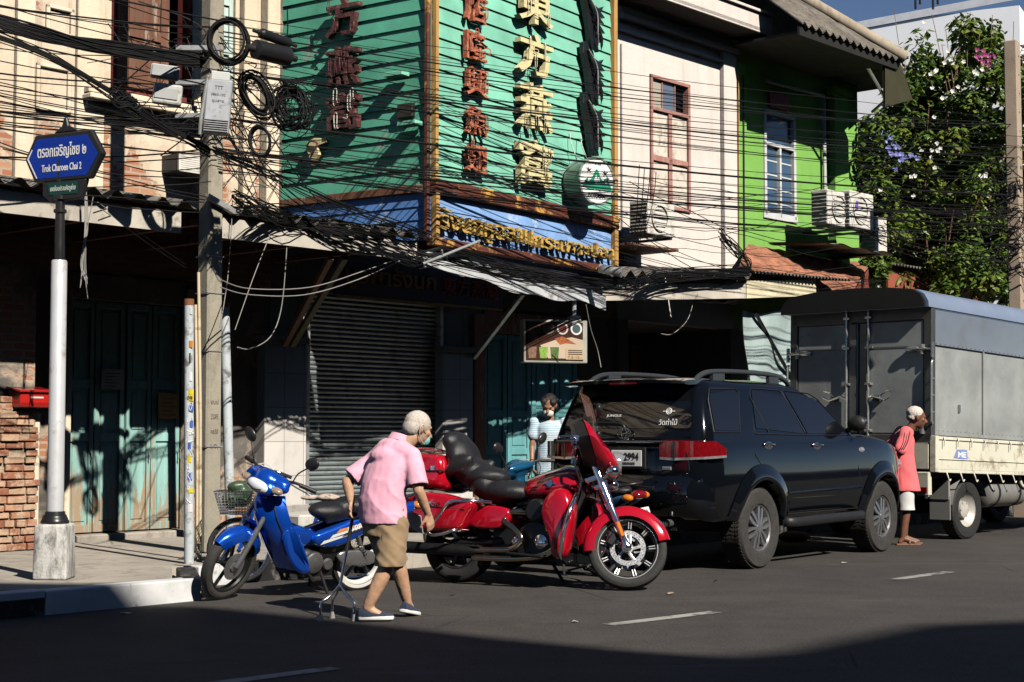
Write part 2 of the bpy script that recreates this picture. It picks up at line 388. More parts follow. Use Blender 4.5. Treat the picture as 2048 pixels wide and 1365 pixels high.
M_SHEET = mat('pale_metal_sheet', (.55, .57, .6), .45, 0.0, .15, 2, dirt=((.2, .19, .18), .3, 3))
M_TILEW = m_tile('white_wall_tile', (.66, .63, .6), (.36, .34, .32), .3, .4)
M_SHUT = mat('grey_shutter_steel', (.23, .27, .28), .5, 0.3, .15, 2.5, dirt=((.1, .1, .1), .35, 4))
M_GREENB = m_peel('green_board_dim', (.105, .42, .29), (.30, .36, .30), .16, None, False, .12)  # the sign's green darkened for the board in grazing sun
M_GREENB2 = m_peel('green_board_sunlit', (.2, .54, .40), (.38, .5, .42), .16, None, False, .1)  # the same green brightened for the board facing the sun
M_BLUEB = m_peel('blue_board_paint', (.1, .25, .6), (.38, .5, .7), .35, None, False, .15)
M_BLUEB2 = m_peel('light_blue_board_paint', (.2, .36, .68), (.42, .55, .74), .5, None, False, .1)
M_GOLD = m_peel('peeling_gold_brown_trim', (.11, .03, .018), (.58, .31, .07), .52, None, False, .25)
M_OCHRE = m_peel('ochre_trim', (.5, .29, .09), (.2, .09, .04), .3, None, True, .4)
M_METALG = mat('galvanised_pipe', (.42, .43, .44), .45, .5, .15, 5, dirt=((.2, .15, .1), .3, 8))
M_BLK = mat('black_rubber', (.012, .012, .013), .55)
M_BLKP = mat('black_paint', (.015, .015, .016), .35)
M_WIRE = mat('black_cable_sheath', (.006, .006, .007), .6, 0, .2, spec=.25)
M_WIREG = mat('grey_cable_sheath', (.28, .27, .26), .55)
M_WIREW = mat('white_cable_sheath', (.6, .58, .54), .5)
M_GLASSD = mat('window_glass', (.02, .03, .045), .06, 0, .1, coat=.5, rvar=0)
M_WOOD = m_peel('bare_grey_wood', (.36, .33, .22), (.2, .17, .12), .3)
M_POLEC = m_concrete('pole_concrete', (.33, .30, .24), (.12, .105, .08), .45, .3)
M_POLER = m_concrete('brown_pole_concrete', (.42, .33, .25), (.2, .16, .12), .2, .3)

# ------------------------------------------------------------------ setting: ground
mb = MB(); mb.grid(lambda a, b: (-150 + 300 * a, -60 + 360 * b, 0), 6, 6)
struct(mb.build('road', M_ASPH))
def curb_pt(t, out): return FM @ Vector((t, -out, 0))
K1, K2, TC = 4.44, 3.55, -2.42
walk = [(-14, 0), (-14, K1 - .16), (TC - .16, K1 - .16), (TC + .5, K2 - .16), (60, K2 - .16), (60, 0)]
mb = MB(); mb.prism([tuple((FM @ Vector((t, -o, 0)))[:2]) for t, o in walk][::-1], -.2, .17)
mb.prism([tuple((FM @ Vector((t, -o, 0)))[:2]) for t, o in [(-14, 0), (60, 0), (60, -9), (-14, -9)]], -.2, .168)
struct(mb.build('pavement', M_WALK, fix=True))
def kerb_piece(t0, o0, t1, o1, m, top):
    a, b = Vector((t0, -o0, 0)), Vector((t1, -o1, 0)); d = (b - a); n = Vector((d.y, -d.x, 0)).normalized() * -.158
    mb = MB(); q = [a, b, b + n, a + n]
    mb.prism([p[:2] for p in q], -.1, .172); k = mb.build('kerb', m, None, None, None, None, .012, 2, True)
    k.matrix_world = FM.copy(); struct(k)
    return k
kerb_piece(-14, K1, -3.8, K1, M_KERBB, 1); kerb_piece(-3.796, K1, TC, K1, M_KERBW, 1)
mb = MB(); mb.bx(-14, -3.8, -K1 - .004, -K1 + .17, .12, .178); k = mb.build('kerb_top', M_KERBW, None, None, None, None, .006); k.matrix_world = FM.copy(); struct(k)
kerb_piece(TC, K1, TC + .62, K2, M_KERBB, 1)
tt = TC + .66
for L_, m_ in ((.55, M_KERBW), (1.6, M_KERBB), (1.0, M_WALK), (1.0, M_KERBB), (1.0, M_WALK)):
    kerb_piece(tt, K2, tt + L_, K2, m_, 1); tt += L_ + .004
kerb_piece(tt, K2, 60, K2, M_KERBB, 1)
# worn dashes of the lane line
def dash(c, d, L=1.0, w=.12):
    d = Vector((*d, 0)).normalized(); n = Vector((-d.y, d.x, 0)) * w / 2; c = Vector((*c, 0.004)); m = MB()
    m.add([c - d * L / 2 - n, c + d * L / 2 - n, c + d * L / 2 + n, c - d * L / 2 + n], [(0, 1, 2, 3)]); struct(m.build('lane_marking', M_LINE))
dash((-1.45, 8.4), (.70, .69), 1.35); dash((1.06, 11.26), (.71, .68), 1.15); dash((3.72, 14.63), (.66, .75), 1.1); dash((6.4, 18.0), (.66, .75), 1.1)

# ------------------------------------------------------------------ building helpers (front frame)
def fthing(name, label, cat, t, y=0.0, z=0.0, group=None):
    o = thing(name, label, cat, (FM @ Vector((t, y, z))), FANG, group); o['_o'] = (t, y, z); return o
def fp(mb, name, m, root, **k):
    o = mb.build(name, m, root, **k); q = root.get('_o') if root is not None else None
    if q is not None: o.location = (-q[0], -q[1], -q[2])
    return o
def fsolo(mb, name, m, label, cat, group=None, **k):
    o = mb.build(name, m, None, **k); o.matrix_world = FM.copy(); return tag(o, label, cat, group)
def wall(mb, t0, t1, z0, z1, y0, y1, holes=(), m=0):
    ts = sorted({t0, t1, *[h[0] for h in holes], *[h[1] for h in holes]}); zs = sorted({z0, z1, *[h[2] for h in holes], *[h[3] for h in holes]})
    ts = [t for t in ts if t0 <= t <= t1]; zs = [z for z in zs if z0 <= z <= z1]
    for a, b in zip(ts, ts[1:]):
        run = None
        for c, d in zip(zs, zs[1:]):
            tm, zm = (a + b) / 2, (c + d) / 2
            if any(h[0] < tm < h[1] and h[2] < zm < h[3] for h in holes):
                if run: mb.bx(a, b, y0, y1, run[0], run[1], m); run = None
            else: run = (run[0] if run else c, d)
        if run: mb.bx(a, b, y0, y1, run[0], run[1], m)
def panel_door(mb, t0, t1, z0, z1, y, rows=((.04, .42), (.46, .96)), m=0):
    w = t1 - t0; h = z1 - z0
    mb.bx(t0 + .004, t1 - .004, y + .012, y + .04, z0, z1, m)
    st = w * .17
    mb.bx(t0 + .006, t0 + st, y - .012, y + .014, z0 + .002, z1 - .002, m); mb.bx(t1 - st, t1 - .006, y - .012, y + .014, z0 + .002, z1 - .002, m)
    cuts = [0] + [q for r in rows for q in r] + [1]
    for a, b in zip(cuts[::2], cuts[1::2]):
        mb.bx(t0 + st - .001, t1 - st + .001, y - .010, y + .013, z0 + h * a + .002, z0 + h * b - .002, m)
    for a, b in rows: mb.bx(t0 + st + .03, t1 - st - .03, y + .002, y + .015, z0 + h * a + .035, z0 + h * b - .035, m)

# ------------------------------------------------------------------ building A: cream house with peeling plaster
TA0, TA1, TB1, TC1, TD1 = -8.0, 1.98, 8.63, 11.77, 15.9
A = fthing('peeling_shophouse', 'cream shophouse with peeling plaster, bare brick patches and teal folding doors', 'building', -2)
w0, w1 = ft(222, 0, 100), ft(386, 0, 100); v0, v1 = ft(412, 0, 60), ft(476, 0, 60); zb = fz(300, 196); zt = 6.9
d0, d1 = ft(130, 0, 950), ft(366, 0, 950); DZ0, DZ1 = .25, 2.75
mb = MB()
wall(mb, TA0, TA1, 3.0, 8.6, 0, .3, [(w0, w1, zb, zt), (v0, v1, zb, zt)])
fp(mb, 'upper_wall', M_CREAM, A)
mb = MB(); wall(mb, TA0, TA1 - .01, .1, 3.0, .02, .32, [(d0 - .06, d1 + .04, .1, DZ1)]); fp(mb, 'lower_wall', M_DIRTSHADE, A)
mb = MB(); mb.bx(TA0, TB1, 8.5, 8.8, .1, 9.0); mb.bx(TA0, TA1 - .02, .34, 8.5, 8.2, 8.4); mb.bx(TA0, TA0 + .2, .34, 8.5, .1, 8.2); mb.bx(TA1 - .2, TA1 - .02, .34, 8.5, .1, 8.2); fp(mb, 'rear_block', M_DIRTSHADE, A)
for a, b, pr in ((ft(479, 0, 60), ft(504, 0, 60), .1), (ft(521, 0, 60), TA1, .14), (ft(28, 0, 100), ft(64, 0, 100), .07), (ft(150, 0, 100), ft(205, 0, 100), .06)):
    mb = MB(); mb.bx(a, b, -pr, -.002, 3.6, 8.4); fp(mb, 'pilaster', M_CREAM2, A, bevel=.01)
mb = MB(); la, lb = ft(168, 0, 245), ft(394, 0, 245)
for (o, z0, h) in ((.16, zb - .10, .07), (.22, zb - .17, .06), (.1, zb - .26, .08)): mb.bx(la - o * .3, lb + o * .3, -o, .0, z0, z0 + h)
fp(mb, 'window_ledge', M_CREAM2, A, bevel=.012)
for x0, x1, z0, z1 in ((ft(70, 0, 190), ft(140, 0, 190), fz(100, 225), fz(100, 130)), (ft(90, 0, 60), ft(146, 0, 60), fz(100, 70), fz(100, 10))):
    mb = MB(); q = .045
    for a in ((x0, x1, z0, z0 + q), (x0, x1, z1 - q, z1), (x0, x0 + q, z0, z1), (x1 - q, x1, z0, z1)): mb.bx(a[0], a[1], -.035, .002, a[2], a[3])
    fp(mb, 'moulding_frame', M_CREAM2, A, bevel=.01)
win = MB(); wm = (w0 + w1) / 2
for a in ((w0, w0 + .07, zb, zt), (w1 - .07, w1, zb, zt), (w0, w1, zb, zb + .07)): win.bx(a[0], a[1], -.03, .2, a[2], a[3])
wf = fp(win, 'window', M_REDW, A, bevel=.006)
mb = MB(); panel_door(mb, w0 + .05, ft(331, 0, 100), zb + .06, zt, -.06, ((.04, .3), (.36, .62), (.68, .96))); s_ = mb.build('shutter', M_BROWN, wf)
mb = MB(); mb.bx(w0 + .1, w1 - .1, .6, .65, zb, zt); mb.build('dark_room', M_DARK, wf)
mb = MB(); panel_door(mb, -.46, 0, zb + .06, zt, 0, ((.04, .3), (.36, .62), (.68, .96)))
s2 = mb.build('shutter', M_PGREEN, wf); s2.location = (w1 + .01, -.03, 0); s2.rotation_euler = (0, 0, R(68))
win = MB()
for a in ((v0, v0 + .05, zb, zt), (v1 - .05, v1, zb, zt), (v0, v1, zb, zb + .06)): win.bx(a[0], a[1], -.02, .2, a[2], a[3])
wf2 = fp(win, 'window', M_CREAM2, A, bevel=.006)
mb = MB(); panel_door(mb, v0 + .05, v1 - .05, zb + .06, zt, .03, ((.06, .33), (.38, .64), (.68, .96))); mb.build('shutter', M_PGREEN, wf2)
# teal folding doors, each leaf a part
e = [ft(u, 0, 950) for u in (133, 190, 253, 305, 364)]
for i in range(4):
    mb = MB(); panel_door(mb, e[i] + .005, e[i + 1] - .005, DZ0, DZ1 - .05, .04 + .012 * (i % 2), ((.035, .39), (.43, .62), (.66, .97)))
    dl = fp(mb, 'door', M_TEAL, A, bevel=.004)
    h = MB(); h.tube([(e[i + 1] - .05, -.002, 1.12), (e[i + 1] - .05, -.03, 1.12), (e[i + 1] - .05, -.03, 1.02), (e[i + 1] - .05, -.002, 1.02)], .006, 6); h.build('handle', M_METALG, dl)
mb = MB(); mb.bx(d0 - .06, d1 + .06, -.14, .3, .1, DZ0 - .012); fp(mb, 'doorstep', M_WALK, A, bevel=.015)
for q_ in ((ft(126, .06, 950), d0, -.10, .06, .17, 2.9), (d1, d1 + .10, -.06, .06, .17, 2.9), (d0, d1, -.03, .12, DZ1 - .04, 2.98)): mb = MB(); mb.bx(*q_); fp(mb, 'door_surround', M_CREAM2 if q_[5] < 2.95 else M_DIRTSHADE, A, bevel=.008)
# brick pier that stands out towards the road, plaster fallen off
bp = FMI @ G(40, 1103, .17); po = -bp.y; tL, tR = ft(-40, po, 1000), ft(79, po, 1000)
mb = MB(); rr = random.Random(5); z = .17; row = 0; M_BRK = []
while z < 1.62:
    hgt = rr.uniform(.068, .082); x = tL - rr.uniform(0, .2); off = rr.uniform(-.02, .02)
    while x < tR - .02:
        L = rr.choice((.2, .22, .12, .24)); x1 = min(x + L, tR + rr.uniform(-.03, .015))
        if x1 - x > .04 and rr.random() > .04:
            yy = -po + rr.uniform(-.012, .03) + (.03 if z > 1.45 else 0)
            mb.box(((x + x1) / 2, yy + .12, z + hgt / 2), (x1 - x - .012, .24, hgt - .012), (rr.uniform(-.02, .02), rr.uniform(-.03, .03), rr.uniform(-.04, .04)), rr.choice((0, 0, 1, 2)))
        x = x1
    z += hgt
mbm = MB(); mbm.bx(tL, tR - .03, -po + .05, -.35, .17, 1.58)
pier = fthing('brick_pier', 'worn red brick pier with crumbling mortar left of the street name post', 'pier', (tL + tR) / 2, -po + .2, .17)
M_BR = [mat('brick_' + n, c, .9, 0, .3, 9, .6, 30, dirt=((.5, .36, .25), .5, 7)) for n, c in (('red', (.30, .12, .07)), ('orange', (.42, .21, .12)), ('pale', (.46, .3, .2)))]
fp(mb, 'brick_courses', M_BR, pier, bevel=.006); fp(mbm, 'mortar_core', mat('crumbled_mortar', (.42, .32, .23), .95, 0, .3, 12, .8, 40), pier)
mb = MB(); mb.bx(tR - .03, tR + .05, -po + .07, -.35, .17, 1.5); fp(mb, 'plaster_edge', M_CREAM2, pier, bevel=.02)
mb = MB(); mb.bx(-8.0, tR + .02, -po + .15, -.36, 1.62, 2.95); fp(mb, 'upper_panel', M_DIRTSHADE, pier)
# papers on the door and the red letter box
def fbox_px(name, u0, v0, u1, v1, out, dep, m, label, cat, bevel=.004):
    t0, zt_ = fh(u0, v0, out); t1, zb_ = fh(u1, v1, out); mb = MB(); mb.bx(t0, t1, -out, -out + dep, zb_, zt_)
    return fsolo(mb, name, m, label, cat, bevel=bevel), (t0, t1, zb_, zt_)
M_PAPER = mat('yellowed_paper', (.6, .58, .48), .8); M_INK = mat('black_ink', (.02, .02, .02), .6)
n1, q = fbox_px('paper_notice', 203, 738, 248, 780, .03, .012, M_PAPER, 'cream paper notice pinned high on the teal folding doors', 'notice')
mb = MB()
for i in range(6): mb.bx(q[0] + .05, q[1] - .05 - .05 * (i % 3), -.0335, -.031, q[3] - .05 - i * .033, q[3] - .044 - i * .033)
o = mb.build('print', M_INK, n1)
n2, q = fbox_px('orange_notice', 317, 787, 357, 838, .03, .012, mat('faded_orange_card', (.55, .3, .08), .8), 'faded orange card fixed to the right leaf of the teal doors', 'notice')
mb = MB()
for i in range(5): mb.bx(q[0] + .04, q[1] - .04 - .04 * (i % 2), -.0335, -.031, q[3] - .06 - i * .045, q[3] - .052 - i * .045)
mb.build('print', M_INK, n2)
lb = fthing('letter_box', 'red metal letter box on top of the brick pier', 'letter box', ft(60, po - .02), -po - .0, fz(60, 815, po))
t0, z1 = fh(30, 782, po); t1, z0 = fh(93, 816, po); mb = MB(); mb.bx(t0, t1, -po - .1, -po + .12, z0, z1); M_REDP = mat('red_enamel', (.42, .015, .012), .35, coat=.3)
fp(mb, 'box', M_REDP, lb, bevel=.01); mb = MB(); mb.box(((t0 + t1) / 2, -po, z1 + .015), (t1 - t0 + .04, .26, .02), (.15, 0, 0)); fp(mb, 'lid', M_REDP, lb, bevel=.004)
mb = MB(); mb.bx(t0 + .1, t1 - .1, -po - .103, -po - .1, z1 - .07, z1 - .055); fp(mb, 'slot', M_PAPER, lb)

# ------------------------------------------------------------------ building B: corner shop behind the green signboards
B = fthing('corner_shop', 'corner shop with roller shutter, tiled pillars and teal doors under the green signboards', 'building', 5)
s0, s1 = ft(611), ft(884); D0, D1 = ft(966), ft(1156)
STEP = .38
mb = MB(); wall(mb, TA1, TB1, 3.0, 10, .0, .3); fp(mb, 'upper_wall', M_DIRTSHADE, B)
for q_ in ((TA1 + .01, s0), (s1, D0)): mb = MB(); mb.bx(q_[0], q_[1], .03, .33, .1, 3.0); fp(mb, 'lower_wall', M_GREY, B)
mb = MB(); wall(mb, D0 + .001, TB1, .1, 3.0, .03, .33, [(D0, D1, .1, 2.7)]); fp(mb, 'side_wall', M_DARK, B)  # wall coloured near black in place of the awning's shade
mb = MB(); mb.bx(TB1 - .2, TB1 - .01, .35, 8.5, .1, 9.8); mb.bx(TA1, TB1, .35, 8.5, 9.7, 9.95); fp(mb, 'rear_block', M_DIRTSHADE, B)
for a, b, o in ((ft(527, .1), ft(611, .1), .12), (ft(884, .1), ft(944, .1), .12)):
    mb = MB(); mb.bx(a, b, -o, .029, STEP - .02, 2.35); c = fp(mb, 'pillar', M_TILEW, B, bevel=.006)
    mb = MB(); mb.bx(a - .03, b + .03, -o - .03, .028, 2.352, 2.43); mb.build('capital', M_GREY, c, bevel=.01); 
    mb = MB(); mb.bx(a - .02, b + .02, -o - .025, .028, .17, STEP + .08); mb.build('plinth', M_GREY, c, bevel=.01)
mb = MB(); n = 46; zz0, zz1 = STEP, 3.05; ring = []
for i in range(n):
    z = zz0 + (zz1 - zz0) * i / n; h = (zz1 - zz0) / n
    for fz_, y in ((0, .10), (.12, .072), (.5, .06), (.86, .072)): ring.append((z + fz_ * h, y))
ring.append((zz1, .1))
mb.loft([[(s0 + .03, y, z) for z, y in ring], [(s1 - .03, y, z) for z, y in ring]], closed=False)
sh = fp(mb, 'roller_shutter', M_SHUT, B); shade(sh.data, 20)
mb = MB(); mb.bx(s0, s1, .101, .2, .1, 3.0); mb.build('dark_back', M_DARK, sh)
for q_ in (s0, s1 - .05): mb = MB(); mb.bx(q_, q_ + .05, -.02, .1, STEP, 3.0); mb.build('guide_rail', M_METALG, sh)
mb = MB(); mb.bx(ft(515), ft(965), -.75, .05, .1, STEP - .004); fp(mb, 'front_step', m_concrete('step_concrete', (.5, .48, .45), (.2, .18, .16), .3), B, bevel=.02)
e = [lerp(D0, D1, i / 4) for i in range(5)]
for i in range(4):
    mb = MB(); panel_door(mb, e[i] + .005, e[i + 1] - .005, .3, 2.65, .02, ((.03, .3), (.34, .52), (.56, .97))); fp(mb, 'door', M_TEAL2, B, bevel=.004)
mb = MB(); mb.bx(ft(945), ft(966), -.04, .03, .17, 2.9); mb.bx(D0, D1, -.03, .1, 2.66, 2.95); fp(mb, 'door_surround', M_BROWN, B)
# dim old signboard under the awning
sb = fthing('old_shop_signboard', 'dark old signboard with faded gold Thai and red Chinese lettering above the roller shutter', 'signboard', ft(820, .35), -.35, 2.9)
t0, t1 = ft(672, .35, 560), ft(1004, .35, 600); z0, z1 = fz(680, 590, .35) , fz(690, 512, .35)
mb = MB(); mb.bx(t0, t1, -.35, -.3, z0, z1); fp(mb, 'board', mat('dark_navy_board', (.02, .02, .05), .6), sb, bevel=.006)
mb = MB(); mb.bx(t0, t1, -.37, -.352, z0 - .03, z0 + .0); fp(mb, 'frame_strip', M_OCHRE, sb)
zc = (z0 + z1) / 2
mb = MB(); text(mb, "บูรพารังนก", w=(t1 - t0) * .52, h=(z1 - z0) * .62, depth=.02, fat=.02, M=Matrix.Translation((t0 + (t1 - t0) * .31, -.352, zc)) @ Matrix.Rotation(R(90), 4, 'X')); fp(mb, 'gold_lettering', mat('faded_gold_leaf', (.5, .27, .06), .5), sb)
mb = MB(); text(mb, "東方燕窩", w=(t1 - t0) * .36, h=(z1 - z0) * .5, depth=.02, fat=.01, M=Matrix.Translation((t0 + (t1 - t0) * .79, -.352, zc)) @ Matrix.Rotation(R(90), 4, 'X')); fp(mb, 'red_lettering', mat('faded_red_paint', (.38, .05, .03), .5), sb)

# ------------------------------------------------------------------ awnings
def corrugated(mb, a0, a1, fn, pitch=.25, amp=.035, nv=3, m=0):
    n = int(abs(a1 - a0) / pitch * 8)
    mb.grid(lambda s, q: Vector(fn(lerp(a0, a1, s), q)) + Vector((0, 0, amp * math.sin(2 * math.pi * lerp(a0, a1, s) / pitch))), n, nv, m)
    def lower(s, q): return Vector(fn(lerp(a0, a1, s), q)) + Vector((0, 0, amp * math.sin(2 * math.pi * lerp(a0, a1, s) / pitch) - .012))
    mb.grid(lambda s, q: lower(s, 1 - q), n, nv, m)
def fascia(mb, pts, z_h, th=.03):             # pts [(t,out,z_bottom)]
    for (a, b) in zip(pts, pts[1:]):
        p, q = Vector((a[0], -a[1], a[2])), Vector((b[0], -b[1], b[2])); n = Vector(((q - p).y, -(q - p).x, 0)).normalized() * -th; u = Vector((0, 0, z_h))
        mb.add([p, q, q + n, p + n, p + u, q + u, q + n + u, p + n + u], [(3, 2, 1, 0), (4, 5, 6, 7), (0, 1, 5, 4), (1, 2, 6, 5), (2, 3, 7, 6), (3, 0, 4, 7)])
AO = 2.1
tE = ft(834, AO, 505)
aw = fthing('corrugated_awning', 'long grey corrugated awning over the teal doors, left of the blue signboard', 'awning', -1, -1, 3.3)
mb = MB(); corrugated(mb, -8, tE - .05, lambda t, q: (t, -q * (AO + .1), 3.86 - .39 * q), .25, .04); o = fp(mb, 'corrugated_sheet', M_ASBES, aw); shade(o.data, 60)
for a, b in ((-8, ft(362, AO, 460)), (ft(437, AO, 480), tE)):
    mb = MB(); fascia(mb, [(a, AO, 3.2), (b, AO, 3.2)], .2); fp(mb, 'fascia_board', M_FASC, aw, fix=True)
mb = MB()
for t in [-7 + i * .9 for i in range(int((tE + 7) / .9) + 1)]: mb.bx(t, t + .06, -AO + .05, 0, 3.3, 3.36)
fp(mb, 'rafter', M_BROWN, aw)
for k_, (u0, v0_, u1, v1_) in enumerate(((585, 690, 690, 515), (570, 690, 662, 515))):
    p0 = Vector((*fh(u0, v0_, .15), 0)); p1 = Vector((*fh(u1, v1_, AO - .1), 0)); mb = MB()
    a = Vector((p0.x, -.15, p0.y)); b = Vector((p1.x, -AO + .1, p1.y)); mb.tube([a, b], .045 if k_ == 0 else .04, 4); fp(mb, 'strut', M_WOOD if k_ == 0 else M_BROWN, aw)
# white sheet hung under the right signboard
SGC = Vector((-.9, 17.6, 0)); SGR = Vector((1.32, 20.78, 0)); SGL = Vector((-2.86, 18.95, 0))
mb = MB()
e0, e1 = Vector((-1.06, 17.56, 3.19)), Vector((1.14, 20.97, 3.0))
nr = Vector((SGR.y - SGC.y, -(SGR.x - SGC.x), 0)).normalized()
def under(a, b):
    top = SGC.lerp(SGR + (SGR - SGC) * -.02, a) + Vector((0, 0, 3.40)) - nr * .5; bot = e0.lerp(e1, a) + nr * .10
    p = top.lerp(bot, b); p.z += .03 * math.sin(a * 9) * b + .02 * math.sin(a * 23 + 1) * b; return p
mb.grid(under, 40, 6); mb.grid(lambda a, b: under(a, 1 - b) + Vector((0, 0, -.012)), 40, 6)
def lip(a, b):
    p = under(a, 1.0); return p + Vector((0, 0, -.0)) + nr * .012 + Vector((0, 0, -.085 + .085 * (1 - b) + .0))
mb.grid(lambda a, b: under(a, 1.0) + Vector((0, 0, .1 - .19 * b)) + nr * .01, 40, 1)
o = mb.build('sheet_metal_canopy', M_SHEET); tag(o, 'sagging pale sheet metal canopy hung below the right blue signboard', 'canopy'); shade(o.data, 50)
# braces of the corner awning
for (u0, v0_, u1, v1_, lab) in ((948, 716, 1046, 588, 'thin grey steel brace rising from the pillar right of the roller shutter'),):
    p0 = fh(u0, v0_, .1); p1 = fh(u1, v1_, 1.4); mb = MB(); mb.tube([(p0[0], -.1, p0[1]), (p1[0], -1.4, p1[1])], .035, 4); fsolo(mb, 'awning_brace', M_METALG, lab, 'brace')
# awning of building C
awC = fthing('grey_awning', 'short grey corrugated awning with grimy fascia beneath the wall air conditioner', 'awning', 8, -1, 3)
tq0, tq1, tq2 = ft(1196, 1.5, 590), ft(1492, 1.5, 590), ft(1592, 1.5, 590)
mb = MB(); corrugated(mb, tq0 - .1, tq1, lambda t, q: (t, -q * 1.62, 3.62 - .22 * q + .06 * (t - tq0)), .27, .045); o = fp(mb, 'corrugated_sheet', M_ASBES, awC); shade(o.data, 60)
mb = MB(); fascia(mb, [(tq0, 1.5, fz(1196, 602, 1.5)), (tq1, 1.5, fz(1492, 597, 1.5))], .22); fp(mb, 'fascia_board', M_FASC, awC, fix=True)
awD = fthing('cream_awning', 'cream fascia awning with peeling paint just left of the truck top', 'awning', 11, -1, 3)
mb = MB(); fascia(mb, [(tq1 + .02, 1.5, fz(1493, 597, 1.5)), (tq2 + .6, 1.5, fz(1592, 597, 1.5) + .08)], .26); fp(mb, 'fascia_board', M_CFASC, awD, fix=True)
mb = MB(); corrugated(mb, tq1 + .02, tq2 + 1.5, lambda t, q: (t, -q * 1.62, 3.85 - .16 * q + .03 * (t - tq1)), .1, .015); o = fp(mb, 'corrugated_sheet', M_ASBES, awD); shade(o.data, 60)

# ------------------------------------------------------------------ signboards: V of green clapboards with blue strips below
def boards(name, m, a, b, z0, z1, pitch=.178, depth=.03, root=None, back=.06):
    d = (b - a).normalized(); n = Vector((d.y, -d.x, 0)); mb = MB(); z = z0; L = (b - a).length
    while z < z1 - .01:
        h = min(pitch, z1 - z)
        p = a.copy(); q = b.copy()
        for (zz, oo) in ((0, depth), (h, .006)): pass
        vs = []
        for P0 in (p, q):
            vs += [P0 - n * back + Vector((0, 0, z)), P0 + n * depth + Vector((0, 0, z + .001)), P0 + n * .008 + Vector((0, 0, z + h + .0)), P0 - n * back + Vector((0, 0, z + h))]
        mb.add(vs, [(0, 1, 2, 3), (7, 6, 5, 4), (0, 4, 5, 1), (1, 5, 6, 2), (2, 6, 7, 3), (3, 7, 4, 0)]); z += h + .0005
    return mb.build(name, m, root, fix=True)
def seg_box(mb, a, b, z0, z1, off0, off1, m=0, ext=0.0):
    d = (b - a).normalized(); n = Vector((d.y, -d.x, 0)); a = a - d * ext; b = b + d * ext; vs = []
    for z in (z0, z1):
        for P0, o in ((a, off0), (b, off0), (b, off1), (a, off1)): vs.append(P0 + n * o + Vector((0, 0, z)))
    mb.add(vs, [(0, 1, 2, 3), (7, 6, 5, 4), (4, 5, 1, 0), (5, 6, 2, 1), (6, 7, 3, 2), (7, 4, 0, 3)], m)
Rz = lambda u, v, base=SGC, nn=nr: plane_hit(u, v, base, nn).z
nl = Vector((SGC.y - SGL.y, -(SGC.x - SGL.x), 0)).normalized()
if nl.y > 0: nl = -nl
zsep, zblue0 = Rz(1045, 388), 3.42
zR = Rz(860, 372); zRb = Rz(860, 355)
sgr = thing('green_signboard', 'mint green clapboard signboard facing right, with rust red and cream Chinese characters', 'signboard', SGC.lerp(SGR, .5) + Vector((0, 0, 4)))
LOCG = -(SGC.lerp(SGR, .5) + Vector((0, 0, 4)))
def sp(o, root): o.parent = root; o.location = -root.location; return o
zg0 = Rz(862, 358); TOPZ = 7.4
sp(boards('clapboard', M_GREENB2, SGC, SGR, zg0, TOPZ), sgr)
mb = MB(); seg_box(mb, SGC, SGC + (SGR - SGC) * .013, zg0 - .5 + .4, TOPZ, .0, .075); sp(mb.build('corner_trim', M_OCHRE, None, bevel=.006, fix=True), sgr)
mb = MB(); seg_box(mb, SGR - (SGR - SGC) * .02, SGR, zg0, TOPZ, .0, .085); sp(mb.build('edge_trim', M_OCHRE, None, bevel=.006, fix=True), sgr)
mb = MB(); seg_box(mb, SGC, SGR, zg0 - .078, zg0 - .003, -.05, .10, 0, .02); sp(mb.build('bottom_rail', M_GOLD, None, bevel=.008, fix=True), sgr)
sgl = thing('green_signboard', 'darker green clapboard signboard facing left, with dark red Chinese characters', 'signboard', SGC.lerp(SGL, .5) + Vector((0, 0, 4)))
zl0 = 4.06
sp(boards('clapboard', M_GREENB, SGL, SGC - nl * .0, zl0, TOPZ), sgl)
mb = MB(); seg_box(mb, SGL, SGC, zl0 - .09, zl0 - .003, -.05, .05); sp(mb.build('bottom_rail', M_BROWN, None, bevel=.006, fix=True), sgl)
mb = MB(); seg_box(mb, SGC + (SGL - SGC) * .022, SGC, 3.42, TOPZ, .001, .06); sp(mb.build('corner_trim', M_GOLD, None, bevel=.006, fix=True), sgl)
bsr = thing('blue_signboard', 'light blue signboard facing right, with gold Thai lettering and gold brown frame', 'signboard', SGC.lerp(SGR, .5) + Vector((0, 0, 3.6)))
sp(boards('clapboard', M_BLUEB2, SGC, SGR, 3.462, zg0 - .162, .16, .02), bsr)
mb = MB(); seg_box(mb, SGC, SGR, zg0 - .158, zg0 - .084, -.05, .09, 0, .02); sp(mb.build('top_rail', M_GOLD, None, bevel=.008, fix=True), bsr)
mb = MB(); seg_box(mb, SGC, SGR, 3.37, 3.455, -.05, .09, 0, .02); sp(mb.build('bottom_rail', M_GOLD, None, bevel=.008, fix=True), bsr)
for q_, r_ in ((SGC, SGC + (SGR - SGC) * .016), (SGR - (SGR - SGC) * .02, SGR)): mb = MB(); seg_box(mb, q_, r_, 3.458, zg0 - .161, .0, .085); sp(mb.build('side_trim', M_OCHRE, None, bevel=.006, fix=True), bsr)
bsl = thing('blue_signboard', 'deep blue signboard facing left, cut away beneath over the awning', 'signboard', SGC.lerp(SGL, .5) + Vector((0, 0, 3.6)))
zz = zl0 - .095
sp(boards('clapboard', M_BLUEB, SGL, SGC, zz - .30, zz, .15, .02), bsl)
sp(boards('lower_clapboard', M_BLUEB, SGC + (SGL - SGC) * .2, SGC, 3.44, zz - .302, .125, .02), bsl)
mb = MB(); seg_box(mb, SGL, SGC + (SGL - SGC) * .2, 3.44, zz - .3, -.9, -.8); sp(mb.build('dark_backing', M_DARK, None, fix=True), bsl)
